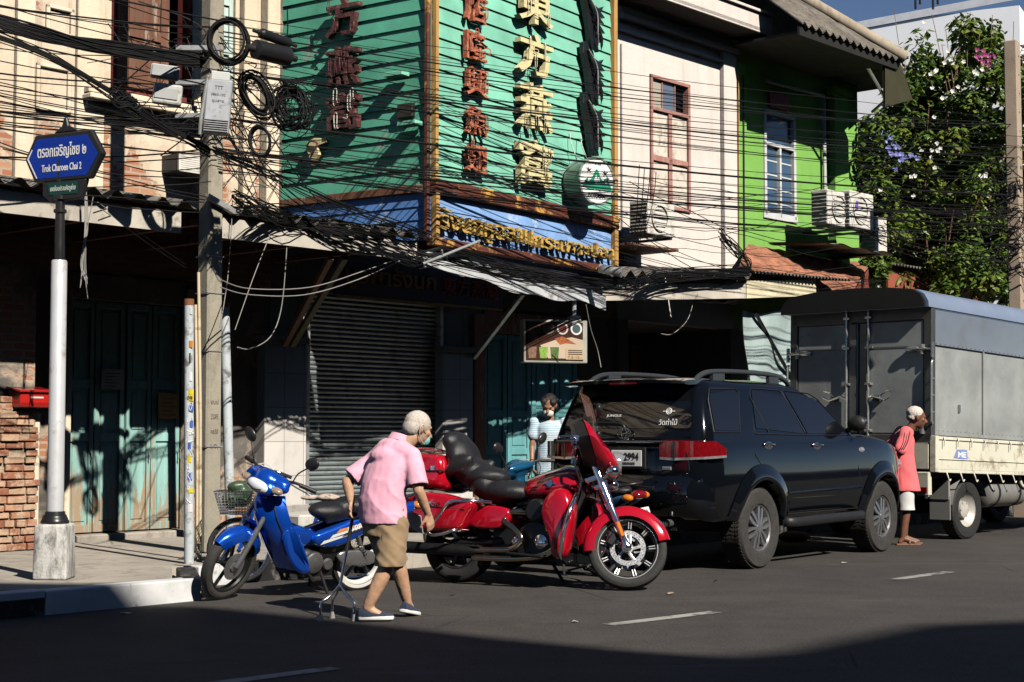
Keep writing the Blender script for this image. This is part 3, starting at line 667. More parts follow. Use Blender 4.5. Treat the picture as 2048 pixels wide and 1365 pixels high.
mb = MB(); seg_box(mb, SGC + (SGL - SGC) * .42, SGC + (SGL - SGC) * .41, 3.5, zz - .3, -.12, -.08); seg_box(mb, SGC + (SGL - SGC) * .44, SGC + (SGL - SGC) * .435, 3.5, zz - .3, -.12, -.08); sp(mb.build('bracket', M_WIREW, None, fix=True), bsl)
# characters: sculpted letters with neon tube loops in front
M_RUST = mat('rust_red_letter_metal', (.4, .1, .05), .6, 0, .3, 20, dirt=((.55, .25, .15), .5, 18)); M_CRM = mat('cream_letter_metal', (.74, .66, .36), .5, 0, .15, 9, dirt=((.3, .22, .1), .3, 10))
M_DRED = mat('dark_maroon_letter_metal', (.085, .025, .03), .45, 0, .3, 20, dirt=((.3, .14, .12), .3, 20)); M_GOLDL = mat('gold_letter_metal', (.66, .42, .1), .4, .15, .2, 20, dirt=((.2, .1, .03), .4, 25)); M_NEON = mat('unlit_glass_tube', (.72, .66, .42), .25, coat=.4); M_NEONW = mat('white_glass_tube', (.7, .66, .62), .25)
def neon(mb, w, h, n, seed, z=.0, r=.008):     # loops of bent tube standing in front of the letters
    q = random.Random(seed)
    for i in range(n):
        x = q.uniform(-w / 2, w / 2 * .7); y = q.uniform(-h / 2, h / 2 * .6); L = q.uniform(.15, .4) * h; s = q.uniform(.02, .05)
        if q.random() < .3: pts = [(x, y, z), (x + L * .6, y + q.uniform(-.02, .02), z + .01), (x + L * .6, y + s, z + .01), (x, y + s, z)]
        else: pts = [(x, y, z - .03), (x, y, z), (x + q.uniform(-.01, .01), y + L, z), (x + s, y + L + .01, z), (x + s, y + q.uniform(-.02, .05), z), (x + s, y, z - .03)]
        mb.tube(spline(pts, 3), r, 5)
def char_sign(s, u, v, wpx, hpx, base, n, xd, m, neonmat, label, seed, dep=.09, fat=.022, root_h=None):
    p = plane_hit(u, v, base + n * .06, n); top = plane_hit(u, v - hpx / 2, base + n * .06, n); bot = plane_hit(u, v + hpx / 2, base + n * .06, n)
    a = plane_hit(u - wpx / 2, v, base + n * .06, n); b = plane_hit(u + wpx / 2, v, base + n * .06, n); w = (Vector((b.x - a.x, b.y - a.y, 0))).length; h = top.z - bot.z
    r = thing('letter', label, 'letter', p); Mx = facing((0, 0, 0), xd, n)
    mb = MB(); text(mb, s, w, h, dep, M=Mx, fat=fat, res=2); o = mb.build('letter_body', m, r)
    mb = MB(); neon(mb, w, h, 5, seed, 0, .0055); k = MB(); k.add([tuple(Mx @ (Vector(q) + Vector((0, 0, dep + .02)))) for q in mb.v], mb.f); k.build('neon_tube', neonmat, r)
    k = MB()
    for dx, dy in ((-.3, -.3), (.3, .3), (.3, -.3), (-.3, .3)): k.tube([Mx @ Vector((dx * w, dy * h, -.06)), Mx @ Vector((dx * w, dy * h, .01))], .008, 5)
    k.build('standoff', M_METALG, r); return r
dr_ = (SGR - SGC).normalized(); dl_ = (SGC - SGL).normalized()
for s, v, L in (("店", 18, 'rust red Chinese character at the top of the left column on the mint signboard'), ("隆", 94, 'rust red Chinese character, second from the top in the left column of the mint signboard'), ("興", 166, 'rust red Chinese character, middle of the five in the left column of the mint signboard'), ("魚", 243, 'rust red Chinese character, second from the bottom in the left column of the mint signboard'), ("翅", 319, 'rust red Chinese character at the bottom of the left column on the mint signboard')):
    char_sign(s, 947, v, 42, 58, SGC, nr, dr_, M_RUST, M_RUST, L, v, .06, .012)
for s, v, h, L in (("東", 12, 78, 'cream Chinese character topmost in the middle column, cut by the picture edge'), ("方", 113, 84, 'cream Chinese character with two sweeping strokes in the middle column of the signboard'), ("燕", 216, 92, 'dense cream Chinese character below the two-stroke one in the middle column'), ("窩", 328, 92, 'lowest cream Chinese character in the middle column beside the round lightbox')):
    char_sign(s, 1062, v, 68, h, SGC, nr, dr_, M_CRM, M_NEON, L, v + 3, .085, .014)
for s, v, h, L in (("方", 36, 78, 'dark maroon Chinese character highest on the left green signboard'), ("燕", 135, 80, 'dark maroon Chinese character in the middle of the left green signboard'), ("窩", 225, 76, 'dark maroon Chinese character lowest on the left green signboard')):
    char_sign(s, 692, v, 66, h, SGC, nl, dl_, M_DRED, M_NEONW if v == 225 else M_DRED, L, v + 9, .08, .014)
# scrap of a broken letter
p = plane_hit(630, 302, SGC + nl * .05, nl); r = thing('broken_letter', 'broken yellowed scrap of a letter low on the left green signboard', 'letter', p); Mx = facing((0, 0, 0), dl_, nl)
mb = MB(); mb.prism([(-.09, .1), (.02, .14), (.2, .12), (.22, .07), (.08, .04), (.1, -.06), (.0, -.18), (-.06, -.16), (-.05, -.05), (-.1, .0)], 0, .05, Mx); mb.build('letter_body', M_CRM, r, bevel=.006)
mb = MB(); mb.tube(spline([Mx @ Vector(q) for q in ((-.08, .05, .06), (0, .1, .08), (.1, .06, .08), (.02, -.06, .08), (-.04, -.14, .06))], 5), .012, 5); mb.build('neon_tube', M_DRED, r)
# gold Thai words on the blue board
for s, u0, u1, vA, vB, L in (("รังนก", 874, 958, 433, 447, 'gold Thai word nearest the corner on the light blue signboard'), ("หูฉลาม", 962, 1060, 464, 478, 'gold Thai word in the middle of the light blue signboard'), ("กระเพาะปลา", 1064, 1224, 479, 500, 'long gold Thai word at the right end of the light blue signboard')):
    p = plane_hit((u0 + u1) / 2, (vA + vB) / 2 + 4, SGC + nr * .05, nr); a = plane_hit(u0, vA, SGC + nr * .05, nr); b = plane_hit(u1, vB, SGC + nr * .05, nr)
    w = (Vector((b.x - a.x, b.y - a.y, 0))).length; r = thing('lettering', L, 'lettering', p); Mx = facing((0, 0, 0), dr_, nr)
    mb = MB(); text(mb, s, w, .25 if s != "กระเพาะปลา" else .19, .06, M=Mx, fat=.015, res=2); mb.build('letter_body', M_GOLDL, r)
    mb = MB(); neon(mb, w, .12, int(w * 5), int(u0), .075, .004); k = MB(); k.add([tuple(Mx @ Vector(q)) for q in mb.v], mb.f); k.build('neon_tube', M_NEON, r)
# three black birds
M_BIRD = mat('black_bird_metal', (.016, .017, .019), .35, .2, .2)
bird = [(-.2, .42), (-.13, .45), (-.06, .36), (.02, .26), (.16, .22), (.27, .28), (.2, .18), (.3, .12), (.17, .1), (.28, .03), (.14, .02), (.3, -.1), (.16, -.1), (.24, -.24), (.1, -.2), (.15, -.4), (.03, -.3), (-.01, -.42), (-.06, -.25), (-.1, -.05), (-.15, .12), (-.2, .27)]
for v, L, hh in ((45, 'black metal swallow highest in the right column of the mint signboard', 1.0), (152, 'black metal swallow in the middle of the right column of the mint signboard', 1.0), (253, 'black metal swallow just above the round lightbox', 1.0)):
    p = plane_hit(1176, v, SGC + nr * .07, nr); r = thing('bird_ornament', L, 'ornament', p); Mx = facing((0, 0, 0), dr_, nr)
    mb = MB(); mb.prism([(x * 1.05, y * .92) for x, y in bird], 0, .07, Mx); mb.build('bird_body', M_BIRD, r, bevel=.006)
    for j in range(6):
        mb = MB(); x0 = -.12 + j * .035; mb.tube(spline([Mx @ Vector(q) for q in ((x0, .3 - j * .09, .08), (x0 + .08, .12 - j * .06, .12), (x0 + .2 - j * .02, .1 - j * .09, .1))], 5), [.022] * 5 + [.018] * 4 + [.006] * 2, 6); mb.build('feather', M_BIRD, r)
    mb = MB(); mb.tube(spline([Mx @ Vector(q) for q in ((-.14, .3, .1), (-.02, .1, .15), (.0, -.15, .15), (.08, -.3, .1))], 6), .008, 5); mb.build('neon_tube', M_WIREG, r)
# round lightbox
p = plane_hit(1193, 362, SGC + nr * .42, nr); r = thing('round_lightbox', 'round drum lightbox with green mountains on white, at the right edge of the mint signboard', 'sign', p); xr_ = (dr_ + Vector((.16, -.22, 0))).normalized(); Mx = facing((0, 0, 0), xr_, Vector((xr_.y, -xr_.x, 0)))
RB = .29
mb = MB(); mb.lathe([(0, -.29), (RB, -.29), (RB, -.012), (RB + .012, -.012), (RB + .012, .012), (RB - .012, .012), (RB - .014, .002)], 48, 0, Mx); o = mb.build('drum', mat('grey_green_drum', (.28, .36, .3), .35, .3, .2, 3), r, smooth=30)
mb = MB(); mb.lathe([(0, .004), (RB - .013, .003)], 48, 0, Mx); mb.build('face', mat('white_acrylic', (.82, .82, .82), .25, rvar=0), r, fix=False)
mb = MB(); mb.prism([(-.25, -.1), (-.19, .0), (-.15, .03), (-.12, .0), (-.09, .02), (-.02, .13), (.0, .15), (.03, .11), (.07, .03), (.1, .0), (.13, .03), (.16, .05), (.19, .02), (.24, -.07), (.25, -.11), (.18, -.12), (.12, -.1), (.05, -.125), (-.03, -.1), (-.1, -.12), (-.18, -.1)], .005, .009, Mx)
mb.build('mountain_emblem', mat('emblem_green', (.02, .3, .17), .4), r)
mb = MB()
for q in ([(-.05, .0), (-.01, .08), (.01, .02), (.03, .05), (.06, -.02), (.02, -.01), (-.01, -.04)], [(-.16, -.02), (-.14, .02), (-.12, -.02), (-.1, -.05)], [(.13, -.01), (.155, .03), (.16, -.03), (.18, -.06)]): mb.prism(q, .0085, .0105, Mx)
mb.build('snow_emblem', mat('emblem_white', (.85, .85, .85), .4), r)
mb = MB(); text(mb, "BURAPA", .28, .065, .003, M=Mx @ Matrix.Translation((.0, -.185, .005)), fat=-.005); text(mb, "東方燕窩", .1, .03, .002, M=Mx @ Matrix.Translation((.02, .21, .005)))
for cx, cy, s in ((-.13, .12, 1), (.14, .1, 1), (.19, .04, .6)):
    mb.prism([(cx + s * a, cy + s * b_) for a, b_ in ((-.05, .03), (-.015, .012), (-.02, .05), (.0, .015), (.05, .025), (.015, .0), (.03, -.03), (.0, -.012), (-.03, -.035), (-.018, -.002))], .005, .008, Mx)
mb.build('lettering', M_INK, r)
for a in (-.1, .08):
    mb = MB(); mb.tube(spline([Mx @ Vector((a, RB, -.25)), Mx @ Vector((a - .05, RB + .2, -.3)), Mx @ Vector((a - .02, RB + .35, -.36))], 5), .006, 5); mb.build('hanging_wire', M_WIREW, r)
# ------------------------------------------------------------------ building C: off-white house with pink window
C_ = fthing('white_shophouse', 'off-white shophouse with pink framed window and deep eaves', 'building', 10)
cw0, cw1 = ft(1299, 0, 250), ft(1378, 0, 250); cz0, cz1, czt = fz(1340, 420), fz(1340, 226), fz(1340, 160)
mb = MB(); wall(mb, TB1 + .005, TC1, 3.0, 8.6, .0, .3, [(cw0, cw1, cz0, czt)]); fp(mb, 'upper_wall', M_WHITE, C_)
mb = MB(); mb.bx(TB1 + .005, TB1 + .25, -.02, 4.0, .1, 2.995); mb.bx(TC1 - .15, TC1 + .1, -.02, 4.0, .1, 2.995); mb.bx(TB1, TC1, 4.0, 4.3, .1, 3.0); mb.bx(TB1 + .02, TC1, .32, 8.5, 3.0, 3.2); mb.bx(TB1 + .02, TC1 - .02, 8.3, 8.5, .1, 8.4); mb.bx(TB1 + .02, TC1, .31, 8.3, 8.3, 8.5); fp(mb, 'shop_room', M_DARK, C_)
for a, b, z0, z1, pr in ((ft(1440, 0, 250), TC1 - .01, 3.4, fz(1455, 110), .09), (ft(1240, 0, 250), ft(1272, 0, 250), 3.4, fz(1255, 92), .05)): mb = MB(); mb.bx(a, b, -pr, -.001, z0, z1); fp(mb, 'pilaster', M_WHITE, C_, bevel=.01)
mb = MB()
for o, z0, z1 in ((.07, fz(1455, 132), fz(1455, 126)), (.14, fz(1455, 110), fz(1455, 98)), (.09, fz(1455, 98), fz(1455, 86))): mb.bx(TB1 + .01, TC1 + .02, -o, -.0, z0, z1)
fp(mb, 'moulding', M_WHITE, C_, bevel=.012)
mb = MB(); ez0, ez1 = fz(1545, 74, .65), fz(1545, 36, .65); te = ft(1546, .65, 60)
mb.bx(TB1 - .5, te, -.65, .0, ez0 + .02, ez0 + .09); mb.bx(TB1 - .5, te, -.65, -.55, ez0 - .0, ez1); mb.bx(TB1 - .5, te, -.70, -.56, ez1 - .0, ez1 + .05)
fp(mb, 'eaves', M_WHITE, C_, bevel=.008)
vt, vz = fh(1342, 62, 0.02)
mb = MB(); mb.lathe([(0, .0), (.06, .0), (.075, -.02), (.075, .02)], 20, 0, Matrix.Translation((vt, -.03, vz)) @ Matrix.Rotation(R(90), 4, 'X')); fp(mb, 'vent_hole', M_INK, C_)
PINK = m_peel('dusty_pink_frame', (.40, .2, .17), (.5, .38, .32), .3)
fr = MB(); g = .055
for a in ((cw0, cw0 + g, cz0, czt), (cw1 - g, cw1, cz0, czt), (cw0, cw1, cz0, cz0 + g), (cw0, cw1, czt - g, czt), (cw0, cw1, cz1 - g / 2, cz1 + g / 2)): fr.bx(a[0], a[1], -.035, .08, a[2], a[3])
wf = fp(fr, 'window', PINK, C_, bevel=.005); mb = MB(); cm = (cw0 + cw1) / 2; cq = lerp(cz0, cz1, .5)
for a in ((cm - .045, cm + .045, cz0 + g, cz1 - g / 2), (cw0 + g, cw1 - g, cq - .045, cq + .045)): mb.bx(a[0], a[1], -.022, .05, a[2], a[3])
mb.build('shutter_frame', PINK, wf, bevel=.004); mb = MB(); mb.bx(cw0 + g, cw1 - g, .01, .04, cz0 + g, cz1 - g / 2); mb.build('shutter', mat('cream_shutter_panel', (.68, .62, .54), .6, dirt=((.4, .33, .28), .4, 6)), wf)
t1_, t2_ = lerp(cw0 + g, cw1 - g, .3), lerp(cw0 + g, cw1 - g, .66); zz0, zz1 = cz1 + g / 2, czt - g
mb = MB(); mb.bx(t1_, t2_, .02, .03, zz0, zz1); mb.build('pane', mat('blue_grey_glass', (.12, .16, .22), .1, coat=.5), wf); mb = MB(); mb.bx(cw0 + g, t1_, .018, .03, zz0, zz1); mb.build('pane', mat('dusty_frosted_glass', (.4, .37, .3), .4), wf)
mb = MB(); mb.bx(t1_ - .01, t1_ + .01, 0, .03, zz0, zz1); mb.bx(t2_ - .01, t2_ + .01, 0, .03, zz0, zz1); mb.build('mullion', PINK, wf)
mb = MB(); mb.bx(t2_, cw1 - g, .12, .14, zz0, zz1); mb.build('dark_gap', M_DARK, wf); mb = MB()
for i in range(6): mb.box(((t2_ + cw1 - g) / 2, .05, lerp(zz0, zz1, (i + .5) / 6)), (cw1 - g - t2_ - .02, .05, .012), (.6, 0, 0))
mb.build('louvre', M_GLASSD, wf)
# cloths hanging in the dark shop
M_YC = mat('ochre_cloth', (.45, .32, .06), .8, 0, .2, 8, .3, 20); M_RC = mat('dark_red_cloth', (.25, .05, .03), .8, 0, .2, 8, .3, 20)
for i, (u, wd) in enumerate(((1262, 20), (1300, 24), (1345, 22), (1395, 22))):
    a = fh(u, 690, -1.6); b = fh(u + wd, 765, -1.6); mb = MB()
    mb.grid(lambda s, q: (lerp(a[0], b[0], s), 1.6 + .03 * math.sin(s * 9 + i), lerp(a[1], b[1] - .5, q)), 10, 4); mb.grid(lambda s, q: (lerp(b[0], a[0], s), 1.62 + .03 * math.sin((1 - s) * 9 + i), lerp(a[1], b[1] - .5, q)), 10, 4)
    fsolo(mb, 'hanging_cloth', (M_YC if i % 2 == 0 else M_RC), ('ochre cloth hanging at the left end of the dark shop', 'dark red cloth hanging second from the left in the dark shop', 'ochre cloth hanging third along in the dark shop', 'dark red cloth hanging at the right end of the dark shop')[i], 'cloth', 'cloths hung inside the dark shop')
# pale green tarpaulin
M_TARP = mat('pale_green_tarpaulin', (.33, .42, .42), .6, 0, .12, 3, .35, 12)
ta = [fh(1486, 620, 1.2), fh(1500, 760, 1.2), fh(1600, 760, 1.2), fh(1600, 628, 1.2)]
mb = MB()
def tarp(s, q, o=0.0):
    top = (lerp(ta[0][0], ta[3][0], s), lerp(ta[0][1], ta[3][1], s)); bot = (lerp(ta[1][0], ta[2][0], s), lerp(ta[1][1], ta[2][1], s) - .3)
    return Vector((lerp(top[0], bot[0], q), -1.2 + o + .03 * math.sin(s * 8 + q * 5) + .02 * math.sin(s * 17 - q * 3) * q, lerp(top[1], bot[1], q) - .04 * math.sin(s * math.pi * 2) * (1 - q)))
mb.grid(lambda s, q: tarp(s, q), 30, 16); mb.grid(lambda s, q: tarp(1 - s, q, .006), 30, 16)
o = fsolo(mb, 'tarpaulin', M_TARP, 'pale green tarpaulin hung beside the back of the grey truck', 'tarpaulin'); shade(o.data, 180)
mb = MB(); a, b = tarp(.18, 0), tarp(.95, .95); mb.tube([a + Vector((0, -.06, 0)), b + Vector((0, -.06, 0))], .03, 6); fsolo(mb, 'prop_bar', M_BLKP, 'black slanting bar across the pale green tarpaulin', 'bar')

# ------------------------------------------------------------------ building D: lime green house
D_ = fthing('lime_green_house', 'lime green house with blue glass window and grey tiled hip roof', 'building', 14)
dw0, dw1 = ft(1527, 0, 330), ft(1590, 0, 330); dz0, dz1 = fz(1558, 436), fz(1558, 226)
mb = MB(); HD = fz(1811, 124, 1.5) - .02; wall(mb, TC1 + .005, TD1, 3.0, HD, .0, .3, [(dw0, dw1, dz0, dz1)]); mb.bx(TD1 - .3, TD1, .3, 8, .1, HD); mb.bx(TC1 + .2, TD1, 8, 8.3, .1, HD); fp(mb, 'wall', M_LIME, D_)
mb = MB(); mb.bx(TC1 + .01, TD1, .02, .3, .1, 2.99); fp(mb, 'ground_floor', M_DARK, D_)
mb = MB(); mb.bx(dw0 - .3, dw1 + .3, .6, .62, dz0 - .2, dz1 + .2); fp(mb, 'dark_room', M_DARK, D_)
mb = MB(); mb.bx(ft(1655, 0, 300), ft(1682, 0, 300), -.16, -.001, 3.3, fz(1668, 195)); mb.bx(ft(1652, 0, 300), ft(1686, 0, 300), -.22, -.001, fz(1668, 195), fz(1668, 182)); fp(mb, 'pilaster', M_LIME, D_, bevel=.01)
mb = MB(); mb.bx(TC1 + .02, ft(1484, 0, 300), -.10, -.001, 3.6, fz(1478, 130)); fp(mb, 'corner_pilaster', M_LIME, D_, bevel=.01)
M_DFR = mat('grey_white_frame', (.6, .62, .63), .5); fr = MB(); g = .07
for a in ((dw0, dw0 + g, dz0, dz1), (dw1 - g, dw1, dz0, dz1), (dw0 - .03, dw1 + .03, dz0 - .05, dz0 + g), (dw0, dw1, dz1 - g, dz1), (dw0, dw1, lerp(dz0, dz1, .66), lerp(dz0, dz1, .66) + .06), ((dw0 + dw1) / 2 - .025, (dw0 + dw1) / 2 + .025, dz0, lerp(dz0, dz1, .66))): fr.bx(a[0], a[1], -.03, .1, a[2], a[3])
wf = fp(fr, 'window', M_DFR, D_, bevel=.006); mb = MB(); mb.bx(dw0 + g, dw1 - g, .04, .05, dz0 + g, dz1 - g); mb.build('pane', mat('blue_tinted_glass', (.05, .10, .17), .08, coat=.6, rvar=0), wf)
mb = MB(); zq = [lerp(dz0, dz1 * .0 + lerp(dz0, dz1, .66), i / 5) for i in range(1, 5)]
for z in zq: mb.bx(dw0 + g, dw1 - g, .03, .039, z - .012, z + .012)
mb.build('glazing_bar', M_DFR, wf)
mb = MB(); a = fh(1537, 182, .03); b = fh(1576, 226, .03); mb.bx(a[0], b[0], -.06, -.001, b[1] + .02, a[1]); fp(mb, 'name_panel', mat('dark_red_panel', (.22, .02, .03), .5), D_, bevel=.005)
mb = MB(); pa = [fh(1532, 163, .06), fh(1645, 193, .06), fh(1645, 200, .06), fh(1648, 385, .06)]; mb.tube([(q[0], -.08, q[1]) for q in pa], .035, 8); fp(mb, 'downpipe', mat('pale_grey_pipe', (.5, .53, .5), .4), D_, smooth=60)
mb = MB(); pa = [fh(1687, 225, .05), fh(1689, 390, .05)]; mb.tube([(q[0], -.06, q[1]) for q in pa], .03, 8); fp(mb, 'drain_pipe', mat('white_pipe', (.62, .64, .64), .4), D_, smooth=60)
for u in (1477, 1487):
    mb = MB(); a = fh(u, 150, .12); b = fh(u + 2, 500, .12); mb.tube([(a[0], -.12, a[1]), (b[0], -.12, b[1])], .014, 6); fp(mb, 'conduit', M_OCHRE if u < 1480 else M_BLK, D_)
# roof
eo = 1.5; rb = fh(1811, 124, eo); E1 = Vector((14.75, -eo, rb[1])); E0 = Vector((11.5, -eo, rb[1] + .02))
run, rise = 4.2, 3.4
mb = MB()
n = int((E1.x - E0.x) / .22 * 6)
def rf(s, q, dz=0):
    e = E0.lerp(E1, s); top_x = min(e.x, E1.x - run * .9 * q); x = e.x if e.x < E1.x - run * q else E1.x - run * q
    return Vector((x, e.y + run * q, e.z + rise * q + dz + .03 * math.sin(2 * math.pi * (e.x - E0.x) / .22)))
mb.grid(lambda s, q: rf(s, q), n, 5); mb.grid(lambda s, q: rf(1 - s, q, -.02), n, 5)
rfo = fp(mb, 'roof', m_corr('grey_roof_tile', (.17, .15, .125)), D_); shade(rfo.data, 60)
mb = MB(); mb.grid(lambda s, q: Vector((E1.x - run * q, E1.y + run * q + (8.2 - run * 2 * q) * s * .5, E1.z + rise * q)), 4, 4); mb.grid(lambda s, q: Vector((E1.x - run * q, E1.y + run * q + (8.2 - run * 2 * q) * (1 - s) * .5, E1.z + rise * q - .03)), 4, 4); mb.build('hip_slope', M_ASBES, rfo)
mb = MB(); mb.tube([E1 + Vector((.05, -.05, .04)), E1 + Vector((-run, run, rise + .06))], .11, 8); mb.build('ridge_cap', m_concrete('ridge_mortar', (.38, .32, .24), (.15, .12, .09), .6), rfo, smooth=60)
mb = MB(); mb.prism([(E1.x - .1, -eo + .1), (16.4, -.4), (16.4, .5), (13.5, .5)], E1.z - .04, E1.z + .0); fp(mb, 'side_roof', M_ASBES, D_)
mb = MB(); mb.bx(E0.x + .1, E1.x - .05, -eo + .12, 0, E1.z - .10, E1.z - .06); mb.bx(E0.x, E1.x - .02, -eo + .06, -eo + .1, E1.z - .16, E1.z - .02); fp(mb, 'soffit', mat('shade_black_soffit', (.012, .011, .01), .9), D_)  # soffit coloured near black in place of the shade under the eaves
mb = MB(); a, b, c, d = [fh(u, v, eo - .1) for u, v in ((1770, 118), (1800, 124), (1826, 200), (1770, 214))]
for y in (-eo + .1, -eo + .14): mb.add([(q[0], y, q[1]) for q in (a, b, c, d)], [(0, 1, 2, 3)])
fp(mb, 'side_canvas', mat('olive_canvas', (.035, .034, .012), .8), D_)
mb = MB(); pa = [fh(1735, 135, eo - .2), fh(1772, 200, eo - .2), fh(1735, 225, eo - 1)]; mb.tube([(pa[0][0], -eo + .2, pa[0][1]), (pa[1][0], -eo + .2, pa[1][1]), (pa[2][0], -.6, pa[2][1])], .03, 6); fp(mb, 'bracket', M_METALG, D_)
# rust red awning and the one beyond it
mb = MB(); q0, q1 = ft(1496, .0, 503), ft(1742, 0, 512); z_a = fz(1600, 506); w_ = 1.35; b0_, b1_ = ft(1470, w_, 560), ft(1702, w_, 590); zb_, zb1_ = fz(1475, 566, w_), fz(1702, 592, w_)
def ra_(s, q, o=0): return (lerp(lerp(q0, q1, s), lerp(b0_, b1_, s), q), -w_ * q, lerp(z_a, lerp(zb_, zb1_, s), q) + .07 * math.sin(q * math.pi) + o + .008 * math.sin(s * 60))
mb.grid(lambda s, q: ra_(s, q), 120, 8); mb.grid(lambda s, q: ra_(1 - s, q, -.015), 120, 8)
awR = fthing('rust_red_awning', 'rust red sheet awning under the lime green wall', 'awning', 14, -.8, 3); o = fp(mb, 'sheet', M_RUSTROOF, awR); shade(o.data, 180)
mb = MB(); mb.add([(q1, 0, z_a), (b1_, -w_, zb1_), (b1_, -w_, zb1_ - .35), (q1, 0, zb1_ - .35), (q1 + .03, 0, z_a), (b1_ + .03, -w_, zb1_), (b1_ + .03, -w_, zb1_ - .35), (q1 + .03, 0, zb1_ - .35)], [(0, 1, 2, 3), (7, 6, 5, 4), (0, 4, 5, 1), (1, 5, 6, 2)]); fp(mb, 'end_board', mat('dark_red_board', (.2, .05, .03), .7, dirt=((.05, .02, .02), .4, 4)), awR)
mb = MB(); q2 = ft(1940, 0, 560); zz0_, zz1_ = fz(1745, 526), fz(1935, 556)
corrugated(mb, q1 + .05, q2, lambda t, q: (t, -.45 * q, lerp(zz0_, zz1_, (t - q1) / (q2 - q1)) - .05 * q), .12, .02); awF = fthing('small_corrugated_roof', 'small corrugated roof with red boards, behind the truck and right of the rust red awning', 'roof', 18, -.8, 3); fp(mb, 'corrugated_sheet', M_ASBES, awF)
mb = MB(); mb.bx(q1 + .08, q2 - .1, -.3, -.26, zz1_ - .75, zz1_ - .1); mb.add([(q1 + .08, -.28, zz1_ - .1), (q2 - .1, -.28, zz1_ - .1), (q1 + .08, -.28, zz0_ - .05)], [(0, 1, 2)]); fp(mb, 'red_board', mat('red_brown_board', (.3, .08, .045), .7, dirt=((.05, .02, .02), .4, 4)), awF)
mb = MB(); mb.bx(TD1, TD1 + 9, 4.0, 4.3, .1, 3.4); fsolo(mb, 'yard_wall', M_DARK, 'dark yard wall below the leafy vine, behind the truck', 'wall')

# ------------------------------------------------------------------ air conditioners
M_AC = mat('aged_white_casing', (.68, .66, .61), .5, 0, .06, 3, dirt=((.4, .36, .3), .3, 5)); M_ACD = mat('dark_grille', (.03, .03, .035), .6); M_ACT = mat('dark_teal_coil', (.01, .045, .06), .4)
def aircon(label, u0, v0, u1, v1, out, depth=.3, coil=False, group=None):   # box whose left side shows its coil slats
    t0, z1 = fh(u0, v0, out); t1, z0 = fh(u1, v1, out); r = fthing('air_conditioner', label, 'air conditioner', (t0 + t1) / 2, -out, z0, group)
    mb = MB(); mb.bx(t0, t1, -out, -out + depth, z0, z1); fp(mb, 'casing', M_AC, r, bevel=.02, seg=2)
    mb = MB(); cx, cz, rr_ = lerp(t0, t1, .42), (z0 + z1) / 2, min(t1 - t0, z1 - z0) * .4
    mb.lathe([(rr_, 0), (rr_, -.02), (rr_ - .02, -.02), (rr_ - .02, 0)], 28, 0, Matrix.Translation((cx, -out - .003, cz)) @ Matrix.Rotation(R(-90), 4, 'X'))
    fp(mb, 'fan_ring', M_AC, r); mb = MB()
    for i in range(7): mb.tube([(cx - rr_ * math.cos(a_), -out - .015, cz + rr_ * math.sin(a_)) for a_ in (math.asin(-.86 + i * .286), math.pi - math.asin(-.86 + i * .286))], .005, 4)
    fp(mb, 'fan_guard', M_AC, r)
    mb = MB(); mb.bx(t0 - .006, t0 - .002, -out + .02, -out + depth - .02, z0 + .04, z1 - .04); fp(mb, 'coil', M_ACT if coil else M_ACD, r)
    mb = MB(); n = 9
    for i in range(n): z = lerp(z0 + .05, z1 - .05, i / (n - 1)); mb.bx(t0 - .02, t0 - .006, -out + .02, -out + depth - .02, z - .008, z + .008)
    fp(mb, 'side_grille', M_AC, r)
    mb = MB()
    for t in (t0 + .12, t1 - .12): mb.bx(t - .02, t + .02, -out - .02, 0, z0 - .045, z0 - .006)
    fp(mb, 'wall_bracket', M_BLKP, r); return r
aircon('beige air conditioner with slatted side on the white wall right of the lightbox', 1296, 398, 1350, 476, .75, .34)
mb = MB(); t0, z0 = fh(1258, 478, .75); t1, z1 = fh(1352, 486, .75); mb.bx(t0, t1, -.8, 0, z0 - .09, z0 - .05); fsolo(mb, 'shelf_board', M_BROWN, 'brown board beneath the beige air conditioner on the white wall', 'board', bevel=.005)
aircon('white air conditioner with dark coil on the lime green wall, left of the pair', 1655, 378, 1708, 458, .9, .32, True, 'air conditioners on the green house')
aircon('white air conditioner with purple sticker on the lime green wall, right of the pair', 1700, 380, 1748, 462, 1.0, .3, True, 'air conditioners on the green house')
aircon('lower white air conditioner at the corner of the lime green house, next to the leaves', 1752, 432, 1775, 508, 1.0, .3, True, 'air conditioners on the green house')
mb = MB(); a = fh(1712, 402, 1.02); mb.bx(a[0], a[0] + .08, -1.021, -1.006, a[1] - .15, a[1]); fsolo(mb, 'sticker', mat('purple_sticker', (.15, .1, .4), .5), 'small purple sticker on the white air conditioner by the green house', 'sticker')
mb = MB(); a = fh(1608, 466, .8); b = fh(1745, 486, .8)
mb.grid(lambda s, q: (lerp(a[0], b[0], s), -.1 - 1.1 * q, a[1] - .1 - .08 * q - .02 * math.sin(s * 20)), 30, 4); mb.grid(lambda s, q: (lerp(b[0], a[0], s), -.1 - 1.1 * q, a[1] - .12 - .08 * q - .02 * math.sin((1 - s) * 20)), 30, 4)
fsolo(mb, 'tin_canopy', mat('old_tin', (.4, .4, .33), .5, .2, .25, 4, dirt=((.12, .14, .06), .4, 5)), 'crumpled tin canopy under the air conditioners on the green wall', 'canopy')
t0, z1 = fh(357, 306, .3); t1, z0 = fh(386, 345, .3)
r = fthing('wall_vent', 'small louvred vent box on the peeling wall just left of the concrete pole', 'vent', t0, -.3, z0); mb = MB(); mb.bx(t0, t1 + .3, -.3, 0, z0, z1); fp(mb, 'casing', M_ACD, r); mb = MB()
for i in range(9): z = lerp(z0, z1, i / 8); mb.bx(t0 - .01, t1 + .31, -.32, -.301, z - .01, z + .01)
